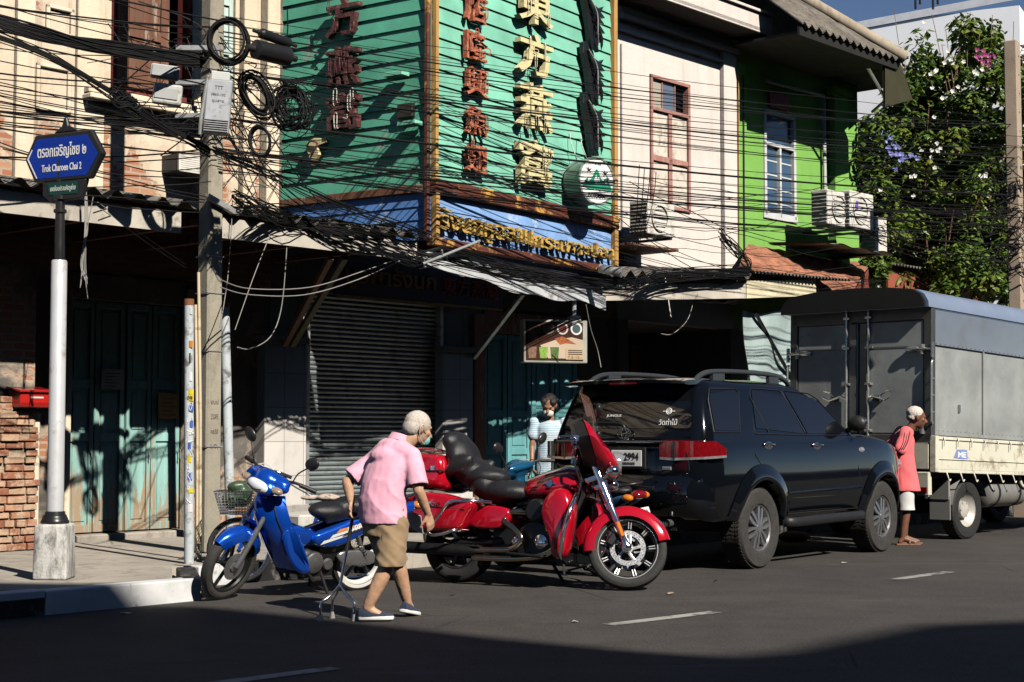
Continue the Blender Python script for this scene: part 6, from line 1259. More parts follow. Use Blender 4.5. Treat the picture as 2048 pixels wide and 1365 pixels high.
# batwing fairing, windscreen, bars
def fring(x, w_, z0, z1, top=.5): return [(x + (1.40 - lerp(z0, z1, t)) * .42 - .06, y * w_, lerp(z0, z1, t)) for y, t in ((-.35, .0), (-.8, .22), (-1.0, .5), (-.86, .78), (-.45, .97), (0, 1.0), (.45, .97), (.86, .78), (1.0, .5), (.8, .22), (.35, .0))]
mb = MB(); mb.loft([fring(1.165, .40, .94, 1.40), fring(1.20, .40, .93, 1.375), fring(1.25, .36, .93, 1.27), fring(1.30, .30, .94, 1.17), fring(1.345, .21, .96, 1.11), fring(1.365, .1, 1.0, 1.07)], M=ST, cap=True); hp(mb, 'fairing', M_RED, smooth=50, fix=True)
mb = MB(); mb.loft([fring(1.16, .39, .95, 1.385), fring(1.06, .33, .98, 1.33)], M=ST); inn = hp(mb, 'dash_panel', M_PLAST, smooth=40, fix=True); mb = MB()
for y, z, r_ in ((-.12, 1.2, .05), (.12, 1.2, .05), (-.24, 1.12, .045), (.24, 1.12, .045), (-.05, 1.1, .03), (.05, 1.1, .03)): mb.lathe([(r_ + .006, 0), (r_ + .006, .012), (r_, .014), (r_ - .003, .006), (0, .006)], 20, 0, ST @ facing((1.0 + (1.40 - z) * .42 - .012, y, z), (0, -1, 0), (-1, 0, .1)))
mb.build('dial', M_CHROME, inn, smooth=40)
mb = MB(); mb.loft([[Vector((1.17 - (z - 1.33) * .35 + .10 * (1 - abs(t) ** 2), t * w_, z)) for t in (-1, -.7, -.35, 0, .35, .7, 1)] for z, w_ in ((1.36, .30), (1.44, .31), (1.53, .28), (1.60, .2))], closed=False, M=ST); ws = mb.build('windscreen', mat('smoked_screen', (.22, .11, .07), .06, 0, 0, coat=.5, rvar=0, alpha=.42), HAR, smooth=60)
mb = MB(); mb.lathe([(0, .05), (.085, .05), (.095, .03), (.1, -.03), (0, -.05)], 24, 0, ST @ facing((1.44, 0, 1.06), (0, 1, 0), (1, 0, 0))); hp(mb, 'headlight', M_LAMPC, smooth=40)
for y in (-.21, .21):
    mb = MB(); mb.ball((1.42, y, .93), (.06, .055, .055), 16, 10, M=ST); mb.cyl((1.34, y * .6, .88), (1.41, y, .92), .016, None, 8, M=ST); hp(mb, 'passing_lamp', M_CHROME, smooth=60)
    sg = -1 if y < 0 else 1
    mb = MB(); mb.tube(spline([(1.24, 0, 1.08), (1.22, sg * .14, 1.16), (1.12, sg * .30, 1.14), (1.0, sg * .42, 1.09)], 6), .016, 10, M=ST); bar = hp(mb, 'handlebar', M_CHROME, smooth=60); mb = MB(); mb.tube([(1.04, sg * .385, 1.105), (.93, sg * .48, 1.06)], .021, 10, M=ST); mb.build('grip', M_BLK, bar, smooth=60); mb = MB(); mb.tube(spline([(1.09, sg * .36, 1.13), (1.05, sg * .44, 1.13), (.96, sg * .51, 1.09)], 4), .009, 6, M=ST); mb.box((1.08, sg * .33, 1.14), (.07, .07, .05), M=ST); mb.build('lever', M_CHROME, bar, smooth=60)
    mb = MB(); mb.ball((1.26, sg * .36, 1.40), (.03, .10, .055), 14, 8, M=ST); mb.tube([(1.25, sg * .3, 1.28), (1.26, sg * .35, 1.38)], .01, 6, M=ST); hp(mb, 'mirror', M_BLKP, smooth=60)
mb = MB(); q = random.Random(2)
for i in range(9): mb.tube(spline([Vector((1.18, q.uniform(-.2, -.05), 1.15)), Vector((1.2, q.uniform(-.26, -.1), 1.0)), Vector((1.22, q.uniform(-.2, 0), .8)), Vector((1.15, q.uniform(-.15, 0), .62))], 5), .007, 5)
hp(mb, 'control_cables', M_BLK)
# tank, seats, backrest, tour box, bags
mb = MB(); rings = []
for x, w_, z0, z1 in ((.60, .06, .76, .80), (.64, .12, .72, .85), (.75, .15, .70, .91), (.90, .165, .69, .96), (1.05, .16, .70, .985), (1.15, .14, .72, .97), (1.22, .09, .76, .93), (1.25, .05, .80, .89)):
    rings.append([(x, w_ * math.sin(a) * (1 if math.cos(a) < .3 else .96), lerp(z0, z1, (1 - math.cos(a)) / 2)) for a in [2 * math.pi * i / 20 for i in range(20)]])
mb.loft(rings); tk_ = hp(mb, 'fuel_tank', M_RED, smooth=60, fix=True)
mb = MB(); mb.lathe([(0, .006), (.028, .006), (.032, 0)], 20, 0, facing((.93, -.168, .855), (1, 0, 0), (0, -1, .1))); mb.box((0, 0, 0), (.12, .012, .006), M=facing((.93, -.168, .855), (1, 0, 0), (0, -1, .1))); mb.build('tank_badge', M_CHROME, tk_)
mb = MB(); mb.tube([(.66, 0, .875), (.85, 0, .945), (1.05, 0, .995), (1.15, 0, .98)], .035, 10, flat=2.2); mb.build('console', M_CHROME, tk_, smooth=60)
mb = MB(); mb.ball((.45, 0, .78), (.28, .21, .115), 20, 12); mb.ball((.25, 0, .84), (.15, .2, .13), 20, 12); mb.ball((.6, 0, .75), (.14, .12, .07), 16, 10); blob(mb, 'rider_seat', M_LEATH, HAR, .016, 8)
mb = MB(); mb.ball((.2, 0, .91), (.25, .2, .11), 20, 12); mb.ball((.02, 0, .96), (.12, .2, .11), 20, 12); mb.ball((.36, 0, .93), (.07, .15, .045), 16, 10); blob(mb, 'passenger_seat', M_LEATH, HAR, .016, 8)
mb = MB(); mb.ball((-.02, 0, 1.08), (.13, .23, .21), 20, 12, rot=(0, -.35, 0)); mb.ball((-.10, 0, 1.22), (.10, .21, .10), 20, 12); mb.ball((.1, 0, .96), (.14, .22, .12), 20, 12); mb.ball((.05, -.2, 1.0), (.16, .06, .07), 16, 10, rot=(0, -.5, 0)); mb.ball((.05, .2, 1.0), (.16, .06, .07), 16, 10, rot=(0, -.5, 0)); blob(mb, 'backrest', M_LEATH, HAR, .016, 8)
mb = slabx(bez([(-.52, .80), (-.1, .78), (-.05, .9), (-.08, 1.06), (-.2, 1.10), (-.46, 1.09), (-.55, .99)]), -.28, .28); tb = hp(mb, 'top_box', M_RED, smooth=50, fix=True)
mb = MB(); mb.tube([(-.55, -.285, .94), (-.07, -.285, .94), (-.07, .285, .94), (-.55, .285, .94)], .008, 6, closed=True); mb.build('lid_seam', M_UNDER, tb); mb = MB(); mb.box((-.3, -.288, .96), (.1, .014, .03)); mb.box((-.16, -.288, .96), (.05, .014, .04)); mb.build('latch', M_CHROME, tb, bevel=.005)
mb = MB()
for y in (-.18, 0, .18): mb.tube(spline([(-.12, y, 1.10), (-.2, y, 1.14), (-.45, y, 1.14), (-.52, y, 1.09)], 4), .009, 6)
for x in (-.2, -.45): mb.tube([(x, -.2, 1.14), (x, .2, 1.14)], .009, 6)
mb.build('luggage_rack', M_CHROME, tb, smooth=60)
for sg in (-1, 1):
    y0, y1 = (-.43, -.2) if sg < 0 else (.2, .43); mb = slabx(bez([(-.52, .40), (-.40, .57), (-.34, .70), (-.2, .745), (.05, .735), (.26, .68), (.34, .66), (.26, .54), (.18, .42), (-.1, .40)], 3), y0, y1); sb_ = hp(mb, 'saddlebag', M_RED, smooth=50, fix=True)
    yo = y0 - .004 if sg < 0 else y1 + .004; mb = MB(); mb.tube([(-.42, yo + sg * -.01, .612), (-.1, yo, .62), (.26, yo - sg * .01, .60)], .005, 6); mb.build('lid_seam', M_UNDER, sb_); mb = MB(); mb.box((-.16, yo, .645), (.2, .012, .02)); mb.build('latch', M_CHROME, sb_, bevel=.004)
    mb = MB(); text(mb, "CVO", .09, .03, .003, M=facing((-.02, yo, .64), (1, 0, 0), (0, sg, 0)) if sg < 0 else facing((-.02, yo, .64), (-1, 0, 0), (0, 1, 0))); mb.build('badge', M_CHROME, sb_)
    mb = MB(); mb.tube(spline([(.42, sg * .25, .68), (.30, sg * .40, .675), (.14, sg * .46, .66), (.06, sg * .475, .56), (-.04, sg * .475, .42), (-.02, sg * .47, .375), (.1, sg * .46, .39), (.18, sg * .44, .42), (.24, sg * .3, .43)], 6), .015, 8); hp(mb, 'bag_guard', M_CHROME, smooth=60)
    mb = slabx(bez([(.20, .47), (.52, .46), (.60, .62), (.30, .645)], 4), *((-.27, -.16) if sg < 0 else (.16, .27))); hp(mb, 'side_cover', M_RED, smooth=50, fix=True)
    mb = slabx(bez([(1.02, .78), (1.14, .80), (1.22, .66), (1.20, .45), (1.17, .26), (1.08, .22), (1.04, .36), (.97, .5), (.94, .66)], 3), *((-.36, -.17) if sg < 0 else (.17, .36))); hp(mb, 'leg_fairing', M_RED, smooth=50, fix=True)
    mb = MB(); mb.tube(spline([(1.16, sg * .12, .78), (1.24, sg * .3, .74), (1.25, sg * .42, .60), (1.21, sg * .43, .42), (1.16, sg * .36, .26), (1.1, sg * .15, .2)], 6), .018, 8); hp(mb, 'engine_guard', M_CHROME, smooth=60)
    mb = MB(); mb.box((.82, sg * .32, .24), (.34, .10, .025), (0, .06, 0)); hp(mb, 'footboard', M_BENG, bevel=.01)
    mb = MB(); mb.box((.30, sg * .3, .30), (.14, .08, .02)); hp(mb, 'passenger_peg', M_BENG, bevel=.006)
# engine
mb = MB()
for x, tilt in ((.70, -.36), (.95, .36)):
    Mx = Matrix.Translation((lerp(.82, x, .6), 0, .45)) @ Matrix.Rotation(tilt * .9, 4, 'Y')
    for i in range(9): mb.cyl((0, 0, .04 + i * .025), (0, 0, .052 + i * .025), .10, None, 18, M=Mx)
    mb.cyl((0, 0, .02), (0, 0, .27), .075, None, 16, M=Mx); mb.box((0, 0, .29), (.19, .15, .07), M=Mx)
mb.cyl((.82, -.2, .36), (.82, .2, .36), .17, None, 24); mb.box((.55, 0, .36), (.3, .3, .2)); mb.box((.75, 0, .24), (.9, .26, .08)); hp(mb, 'engine', M_BENG, bevel=.004)
mb = MB(); mb.lathe([(0, .03), (.03, .03), (.06, .015), (.065, 0)], 24, 0, facing((.90, -.21, .36), (1, 0, 0), (0, -1, 0))); mb.lathe([(0, .02), (.03, .02), (.045, .01), (.05, 0)], 20, 0, facing((.66, -.20, .36), (1, 0, 0), (0, -1, 0))); mb.tube([(.80, -.14, .42), (.80, -.16, .72)], .014, 8); mb.tube([(.86, -.14, .42), (.90, -.16, .70)], .014, 8); hp(mb, 'engine_cover', M_CHROME, smooth=40)
mb = MB(); mb.lathe([(0, .05), (.08, .05), (.1, .03), (.105, -.03), (0, -.04)], 24, 0, facing((.84, -.2, .62), (1, 0, 0), (0, -1, 0))); hp(mb, 'air_cleaner', M_BENG, smooth=40)
mb = MB(); mb.tube(spline([(.72, -.16, .60), (.60, -.22, .60), (.56, -.25, .53), (.66, -.26, .46), (.74, -.27, .38), (.66, -.28, .29), (.45, -.29, .275), (.25, -.3, .27)], 7), .026, 12); mb.tube(spline([(1.0, -.14, .5), (1.06, -.2, .4), (.98, -.25, .26), (.7, -.28, .21), (.3, -.3, .205)], 7), .026, 12); ex = hp(mb, 'exhaust_pipe', M_PIPE, smooth=60)
mb = MB(); mb.tube([(.32, -.30, .262), (.26, -.30, .262), (-.45, -.33, .27), (-.5, -.33, .27)], [.028, .05, .052, .047], 18); mb.build('muffler', M_BENG, ex, smooth=40)
mb = MB(); mb.tube([(.32, .30, .262), (.26, .30, .262), (-.45, .33, .27), (-.5, .33, .27)], [.028, .05, .052, .047], 18); mb.build('muffler', M_BENG, ex, smooth=40)
mb = MB(); tyre(mb, (0, 0, 0), .325, .215, .17, 48); w = hp(mb, 'rear_wheel', M_TYRED, smooth=35); w.location = (0, 0, .325); bikerim(w, .215, bpy.data.materials['machined_black_alloy'], .07, 9, .06, 2)
rings = []
for i in range(18):
    a = R(165 - 140 * i / 17); rings.append([(.37 * math.cos(a) * (1 - dr), y, .36 + .37 * math.sin(a) * (1 - dr)) for y, dr in ((-.13, .25), (-.12, .08), (-.08, .01), (0, 0), (.08, .01), (.12, .08), (.13, .25))])
mb = MB(); mb.loft(rings, closed=False); hp(mb, 'rear_fender', M_RED, smooth=60)
mb = MB(); mb.tube([(.0, -.16, .325), (.5, -.14, .36)], .035, 8); mb.tube([(.0, .16, .325), (.5, .14, .36)], .035, 8); mb.tube(spline([(1.24, 0, .92), (1.1, 0, .62), (1.0, 0, .25), (.4, 0, .2)], 5), .03, 8); mb.tube(spline([(1.24, 0, .95), (.7, 0, .74), (.2, 0, .62), (-.2, 0, .6)], 5), .03, 8); hp(mb, 'frame', M_BENG, smooth=60)
mb = MB(); mb.tube([(.78, .2, .24), (.9, .34, -.01)], .014, 8); hp(mb, 'side_stand', M_BENG)
mb = MB(); mb.box((-.5, -.2, .55), (.03, .14, .06)); mb.box((-.5, .2, .55), (.03, .14, .06)); hp(mb, 'tail_lamp', M_LAMPR, bevel=.01)
# ------------------------------------------------------------------ small motorbikes
def moped(root, paint, decals=True, lean=0, steer=18):
    def hp(mb, name, m, r=root, **k): return mb.build(name, m, r, **k)
    wb = 1.22; ST = Matrix.Translation((1.0, 0, .85)) @ Matrix.Rotation(R(-26), 4, 'Y') @ Matrix.Rotation(R(steer), 4, 'Z') @ Matrix.Rotation(R(26), 4, 'Y') @ Matrix.Translation((-1.0, 0, -.85))
    silver = M_ALLOY; dk = M_PLAST
    for x, fr in ((wb, True), (0, False)):
        mb = MB(); tyre(mb, (0, 0, 0), .282, .222, .085, 44); w = hp(mb, 'front_wheel' if fr else 'rear_wheel', M_TYRE if fr else M_TYRED, smooth=35)
        L = Matrix.Translation((x, 0, .282)); w.matrix_local = ST @ L if fr else L
        bikerim(w, .222, M_BENG if fr else M_WRIM, .032, 5, .045, 1)
        if not fr:
            mb = MB()
            for sg in (-1, 1): mb.lathe([(.224, sg * .0425), (.252, sg * .0435), (.252, sg * .042), (.224, sg * .041)], 44, axis='y')
            mb.build('white_band', M_WRIM, w)
        mb = MB(); mb.cyl((0, -.06, 0), (0, .06, 0), .04, None, 16); 
        if fr: mb.lathe([(.11, .05), (.11, .056), (.05, .056), (.05, .05), (.11, .05)], 28, axis='y')
        else: mb.cyl((0, -.04, 0), (0, .04, 0), .075, None, 20)
        mb.build('hub', silver, w, smooth=40)
    mb = MB()
    for y in (-.075, .075): mb.tube([(wb, y, .282), (wb - .12, y, .53), (wb - .24, y, .78)], [.022, .024, .017], 10, M=ST)
    hp(mb, 'front_fork', silver, smooth=50)
    rings = []
    for i in range(16):
        a = R(168 - 122 * i / 15); r_ = .325 - .01 * i / 15; e = .6 + .4 * min(1, i / 3, (15 - i) / 3)
        rings.append([(wb + (r_ - dr) * math.cos(a), y * e, .282 + (r_ - dr) * math.sin(a)) for y, dr in ((-.075, .10), (-.072, .05), (-.05, .012), (0, 0), (.05, .012), (.072, .05), (.075, .10))])
    mb = MB(); mb.loft(rings, closed=False, M=ST); mb.add([tuple(ST @ Vector(p)) for p in ((1.02, -.07, .5), (1.02, .07, .5), (1.12, .08, .66), (1.12, -.08, .66))], [(0, 1, 2, 3)]); hp(mb, 'front_fender', paint, smooth=60)
    # leg shield: a folded shell with a keel in the middle
    def lsh(o): return [[(x + o + dx, y * w_, z) for y, dx in ((-1, -.10), (-.82, -.03), (-.5, .03), (-.2, .075), (0, .085), (.2, .075), (.5, .03), (.82, -.03), (1, -.10))] for z, x, w_ in ((.84, .98, .07), (.78, .995, .12), (.68, .975, .17), (.56, .92, .215), (.42, .84, .225), (.30, .76, .20), (.22, .70, .15))]
    mb = MB(); A_, B_ = lsh(0), lsh(-.03); mb.loft(A_, closed=False); mb.loft([r[::-1] for r in B_], closed=False)
    for q in (0, -1): mb.loft([[a for a in A_[q]], [b for b in B_[q]]], closed=False)
    ls_ = hp(mb, 'leg_shield', paint, smooth=50, fix=False)
    mb = MB()
    for sg in (-1, 1): mb.tube([(p[0] + .003, p[1] * sg, p[2]) for p in (r[-2] for r in A_)], .006, 6)
    mb.tube([(p[0] + .004, p[1], p[2]) for p in A_[-1]], .012, 6); mb.build('edge_trim', M_PLAST, ls_, smooth=60); mb = MB(); mb.box((1.04, 0, .70), (.02, .05, .03), (0, .1, 0)); mb.build('horn_grille', M_PLAST, ls_, bevel=.006)
    for sg in (-1, 1):
        mb = slabx(bez([(.80, .62), (.90, .56), (.82, .36), (.70, .24), (.60, .24), (.66, .40)], 3), *((-.2, -.12) if sg < 0 else (.12, .2))); hp(mb, 'side_panel', paint, smooth=50, fix=True)
        mb = slabx(bez([(.58, .50), (.42, .56), (.1, .66), (-.36, .76), (-.5, .75), (-.36, .66), (.0, .54), (.30, .42), (.5, .42)], 3), *((-.13, -.03) if sg < 0 else (.03, .13))); rc = hp(mb, 'rear_cowl', paint, smooth=50, fix=True)
        if decals:
            for i, (c, a, b) in enumerate((((.75, .75, .74), (.42, .50), (-.2, .665)), ((.75, .28, .05), (.36, .545), (.12, .60)), ((.75, .75, .74), (.5, .455), (.22, .52)), ((.02, .02, .03), (.3, .51), (-.1, .61)))):
                mb = MB(); y = sg * .133; mb.add([(a[0], y, a[1] - .012), (b[0], y, b[1] - .004), (b[0], y, b[1] + .008), (a[0] - .03, y, a[1] + .022)], [(0, 1, 2, 3)]); mb.build('stripe', mat('stripe_%d' % i, c, .4) if 'stripe_%d' % i not in bpy.data.materials else bpy.data.materials['stripe_%d' % i], rc)
            if sg > 0: mb = MB(); text(mb, "110R", .15, .045, .001, M=facing((.18, .134, .575), (-.96, 0, .26), (0, 1, 0)), fat=.03); mb.build('lettering', M_DECAL, rc)
    mb = slabx(bez([(.84, .58), (.74, .44), (.6, .42), (.52, .52), (.6, .56), (.72, .60)], 3), -.1, .1); hp(mb, 'frame_cover', paint, smooth=50, fix=True)
    # head cowl with lamps, bars, mirrors
    mb = MB(); mb.ball((1.02, 0, .955), (.10, .13, .10), 18, 12); mb.ball((.98, 0, .985), (.09, .21, .05), 18, 12); mb.ball((1.06, 0, .92), (.08, .15, .07), 18, 12); mb.ball((1.0, .12, .95), (.06, .1, .05), 14, 10); mb.ball((1.0, -.12, .95), (.06, .1, .05), 14, 10); mb.ball((1.0, 0, .86), (.06, .08, .07), 14, 10)
    o = blob(mb, 'head_cowl', paint, root, .011, 6); o.data.transform(ST); o.data.update()
    mb = MB(); mb.ball((1.10, 0, .925), (.052, .11, .058), 18, 12, M=ST); hl_ = hp(mb, 'headlight', M_LAMPW, smooth=60); mb = MB(); mb.prism([(-.075, -.004), (0, -.03), (.075, -.004), (.07, .004), (0, -.018), (-.07, .004)], 0, .006, ST @ facing((1.148, 0, .925), (0, 1, 0), (1, 0, 0))); mb.build('lens_rim', M_PLAST, hl_)
    for sg in (-1, 1):
        mb = MB(); mb.ball((1.06, sg * .155, .935), (.04, .055, .03), 14, 10, M=ST); hp(mb, 'indicator', M_LAMPI, smooth=60)
        mb = MB(); mb.tube(spline([(.96, sg * .12, .99), (.93, sg * .22, 1.01), (.86, sg * .34, .99)], 4), .012, 8, M=ST); b_ = hp(mb, 'handlebar', dk, smooth=60); mb = MB(); mb.tube([(.92, sg * .25, 1.005), (.85, sg * .37, .985)], .018, 10, M=ST); mb.build('grip', M_BLK, b_, smooth=60); mb = MB(); mb.tube(spline([(.97, sg * .2, 1.0), (.96, sg * .28, .99), (.92, sg * .38, .97)], 4), .006, 6, M=ST); mb.build('lever', silver, b_, smooth=60)
        mb = MB(); mb.tube(spline([(.95, sg * .2, 1.01), (.96, sg * .24, 1.1), (.93, sg * .30, 1.17)], 4), .006, 6, M=ST); mi = hp(mb, 'mirror', dk, smooth=60); mb = MB(); mb.ball((.93, sg * .325, 1.21), (.022, .07, .048), 16, 10, rot=(sg * .5, 0, 0), M=ST); mb.build('mirror_shell', M_BLKP, mi, smooth=60)
    # seat, engine, chain case, silencer, stand
    mb = MB(); mb.ball((.36, 0, .69), (.2, .12, .075), 18, 12); mb.ball((.1, 0, .735), (.24, .125, .07), 18, 12); mb.ball((-.2, 0, .79), (.2, .115, .06), 18, 12); mb.box((.1, 0, .68), (.7, .2, .05), (0, .16, 0)); blob(mb, 'seat', M_LEATH, root, .013, 8)
    mb = MB(); mb.cyl((.60, -.06, .32), (.80, -.06, .36), .07, .06, 16)
    for i in range(6): mb.cyl((.66 + i * .025, 0, .335 + i * .005), (.672 + i * .025, 0, .337 + i * .005), .085, None, 16)
    mb.ball((.52, 0, .29), (.17, .1, .12), 18, 12); mb.box((.46, 0, .22), (.3, .16, .1)); mb.box((.3, 0, .36), (.3, .12, .16)); en = hp(mb, 'engine', M_BENG, smooth=40)
    mb = MB(); mb.lathe([(0, .03), (.07, .03), (.085, .02), (.09, 0)], 24, 0, facing((.52, .095, .29), (-1, 0, 0), (0, 1, 0))); mb.lathe([(0, .02), (.04, .02), (.05, 0)], 20, 0, facing((.38, .095, .27), (-1, 0, 0), (0, 1, 0))); mb.build('engine_cover', M_ALLOYD, en, smooth=40)
    mb = slabx(bez([(.30, .33), (.24, .37), (.02, .37), (-.1, .33), (-.1, .27), (.0, .245), (.22, .26)], 3), .075, .115); hp(mb, 'chain_case', silver, smooth=50, fix=True)
    mb = MB(); mb.tube(spline([(.66, -.1, .26), (.5, -.14, .18), (.3, -.15, .2)], 4), .016, 8); mb.tube([(.3, -.15, .2), (.26, -.15, .2), (-.28, -.16, .30), (-.32, -.16, .31)], [.02, .045, .05, .04], 14); hp(mb, 'exhaust_pipe', M_BENG, smooth=50)
    mb = MB()
    for sg in (-1, 1): mb.tube([(.0, sg * .1, .285), (.1, sg * .11, .44), (.16, sg * .11, .56)], .02, 8)
    sh_ = hp(mb, 'shock_absorber', silver); mb = MB()
    for sg in (-1, 1): mb.tube([(.03 + .13 * i / 40 + .024 * math.cos(i * 1.3), sg * .105 + .024 * math.sin(i * 1.3), .33 + .2 * i / 40) for i in range(41)], .006, 5)
    mb.build('spring', M_BLKP, sh_)
    mb = MB()
    for sg in (-1, 1): mb.tube([(.42, sg * .07, .2), (.36, sg * .14, .02), (.30, sg * .17, .01)], .012, 8)
    mb.tube([(.36, -.13, .05), (.36, .13, .05)], .01, 8); mb.tube([(.56, .1, .2), (.60, .24, .2)], .012, 8); mb.tube([(.56, -.1, .2), (.60, -.24, .2)], .012, 8); hp(mb, 'stand_and_pegs', dk)
    rings = []
    for i in range(12): a = R(150 - 120 * i / 11); rings.append([(-.02 + .34 * math.cos(a + .6), y, .32 + .34 * math.sin(a + .6) * 1.0) for y in (-.06, -.03, 0, .03, .06)])
    mb = MB(); mb.loft(rings, closed=False); hp(mb, 'rear_fender', dk, smooth=60)
    mb = MB(); mb.ball((-.48, 0, .755), (.07, .09, .045), 16, 10); tl = hp(mb, 'tail_lamp', M_LAMPR, smooth=60)
    for sg in (-1, 1): mb = MB(); mb.ball((-.45, sg * .11, .74), (.06, .045, .035), 12, 8); mb.build('indicator', M_LAMPO, tl, smooth=60)
    mb = MB(); mb.tube(spline([(.0, -.12, .74), (-.2, -.14, .80), (-.42, -.12, .85), (-.5, 0, .86), (-.42, .12, .85), (-.2, .14, .80), (.0, .12, .74)], 4), .012, 8); hp(mb, 'grab_rail', M_BLKP, smooth=60)
    pm = Matrix.Translation((-.53, 0, .56)) @ Matrix.Rotation(R(18), 4, 'Y'); mb = MB(); mb.box((0, 0, 0), (.008, .2, .17), M=pm); pl = hp(mb, 'licence_plate', M_PLATE, bevel=.004); mb = MB(); Q = pm @ facing((-.006, 0, 0), (0, -1, 0), (-1, 0, 0)); text(mb, "กทม", .13, .05, .001, M=Q @ Matrix.Translation((0, .04, 0)), fat=.02); text(mb, "164", .12, .06, .001, M=Q @ Matrix.Translation((0, -.035, 0)), fat=.02); mb.build('plate_lettering', M_INK, pl)
M_LAMPW = mat('frosted_headlight_lens', (.74, .76, .8), .1, 0, .06, 40, coat=1, rvar=0); M_WRIM = mat('white_wheel_paint', (.66, .65, .62), .45, 0, .1, 10); M_LAMPI = mat('pale_amber_lens', (.55, .40, .28), .08, .5, .1, coat=1, rvar=0); M_ALLOYD = mat('dull_dark_alloy', (.22, .22, .22), .4, .8, .15, 10)
M_BLUEP = mat('metallic_blue_paint', (.006, .09, .60), .22, .55, .06, 2, coat=1, rvar=0); M_TEALP = mat('dark_teal_blue_paint', (.01, .09, .2), .2, .2, .06, 2, coat=1, rvar=0)
WA = math.atan2(-.656, -.754); wv = thing('small_motorbike', 'blue step-through motorbike with black seat, its front wheel turned at the kerb end', 'motorbike', (-1.30, 13.32, 0), rot=(R(-13), 0, WA)); moped(wv, M_BLUEP, True, 0, 20)
SA2 = math.atan2(.71, -.70); sc = thing('small_motorbike', 'dark teal blue motorbike mostly hidden between the red touring motorcycle and the black SUV', 'motorbike', (.83, 14.55, 0), rot=(R(-6), 0, SA2)); moped(sc, M_TEALP, False, 0, 5)
# ------------------------------------------------------------------ bicycles
def bicycle(root, paint, basket_m, saddle_m, bz=.62, silverbar=True):
    def hp(mb, name, m, r=root, **k): return mb.build(name, m, r, **k)
    for x, nm_ in ((0, 'rear_wheel'), (.98, 'front_wheel')):
        mb = MB(); mb.tube([(.265 * math.cos(a), 0, .265 * math.sin(a)) for a in [2 * math.pi * i / 36 for i in range(36)]], .02, 8, closed=True); w = hp(mb, nm_, M_TYRED, smooth=60); w.location = (x, 0, .285)
        mb = MB(); mb.tube([(.243 * math.cos(a), 0, .243 * math.sin(a)) for a in [2 * math.pi * i / 36 for i in range(36)]], .01, 6, closed=True)
        for i in range(14): a = 2 * math.pi * i / 14; mb.tube([(.02 * math.cos(a + .4), .015 * (-1) ** i, .02 * math.sin(a + .4)), (.24 * math.cos(a), 0, .24 * math.sin(a))], .002, 4)
        mb.cyl((0, -.05, 0), (0, .05, 0), .02, None, 10); mb.build('rim', M_CHROME, w)
    mb = MB(); mb.tube([(.98, .05, .285), (.86, .03, .62), (.82, 0, .74)], .015, 8); mb.tube([(.98, -.05, .285), (.86, -.03, .62)], .015, 8); mb.tube([(.82, 0, .70), (.40, 0, .30)], .022, 8); mb.tube([(.40, 0, .28), (.30, 0, .62)], .019, 8); mb.tube([(.40, 0, .30), (.0, .05, .285)], .012, 8); mb.tube([(.40, 0, .30), (.0, -.05, .285)], .012, 8); mb.tube([(.31, 0, .56), (.0, .05, .285)], .011, 8); mb.tube([(.31, 0, .56), (.0, -.05, .285)], .011, 8); hp(mb, 'frame', paint, smooth=50)
    mb = MB(); mb.tube([(.31, 0, .58), (.28, 0, .70)], .013, 8); hp(mb, 'seat_post', M_CHROME)
    mb = MB(); mb.ball((.22, 0, .735), (.11, .09, .035), 16, 10); mb.ball((.36, 0, .735), (.11, .035, .025), 14, 8); blob(mb, 'saddle', saddle_m, root, .012, 5)
    mb = MB(); mb.tube(spline([(.62, .27, .92), (.72, .25, .96), (.80, .12, .93), (.81, 0, .86), (.80, -.12, .93), (.72, -.25, .96), (.62, -.27, .92)], 5), .012, 8); mb.tube([(.82, 0, .72), (.81, 0, .87)], .014, 8); hb = hp(mb, 'handlebar', M_CHROME, smooth=60); mb = MB()
    for sg in (-1, 1): mb.tube([(.66, sg * .262, .94), (.56, sg * .28, .90)], .017, 8)
    mb.build('grip', M_BLK, hb); mb = MB()
    for sg in (-1, 1): mb.tube(spline([(.7, sg * .22, .955), (.8, sg * .2, 1.03), (.92, sg * .08, .95), (.88, 0, .75)], 5), .004, 5)
    mb.build('brake_cable', M_WIREW, hb)
    mb = MB(); x0, x1 = .87, 1.13
    def ringp(z, e): return [(x0 - e * .3, -.15 - e, z), (x1 + e, -.15 - e, z), (x1 + e, .15 + e, z), (x0 - e * .3, .15 + e, z)]
    for i in range(9):
        z = bz + i * .024; e = .006 * i; mb.tube(ringp(z, e), .0042 if 0 < i < 8 else .007, 5, closed=True)
    for i in range(11):
        for sg in (-1, 1): x = lerp(x0, x1, i / 10); mb.tube([(x, 0, bz), (x, sg * .15, bz), (x + .02 * (i / 10), sg * .20, bz + .2)], .0038, 4)
    for i in range(9): y = lerp(-.14, .14, i / 8); mb.tube([(x0, y, bz), (x1, y, bz), (x1 + .05, y * 1.3, bz + .2)], .0038, 4)
    hp(mb, 'basket', basket_m)
    mb = MB(); mb.cyl((.40, -.06, .29), (.40, .06, .29), .018, None, 8); mb.lathe([(.07, -.035), (.085, -.035), (.085, -.03), (.07, -.03)], 20, 0, Matrix.Translation((.4, 0, .29)), axis='y'); mb.tube([(.40, -.06, .29), (.48, -.065, .19)], .009, 6); mb.tube([(.40, .06, .29), (.32, .065, .39)], .009, 6); mb.box((.48, -.11, .19), (.07, .09, .02)); mb.box((.32, .11, .39), (.07, .09, .02)); hp(mb, 'crank', M_BENG)
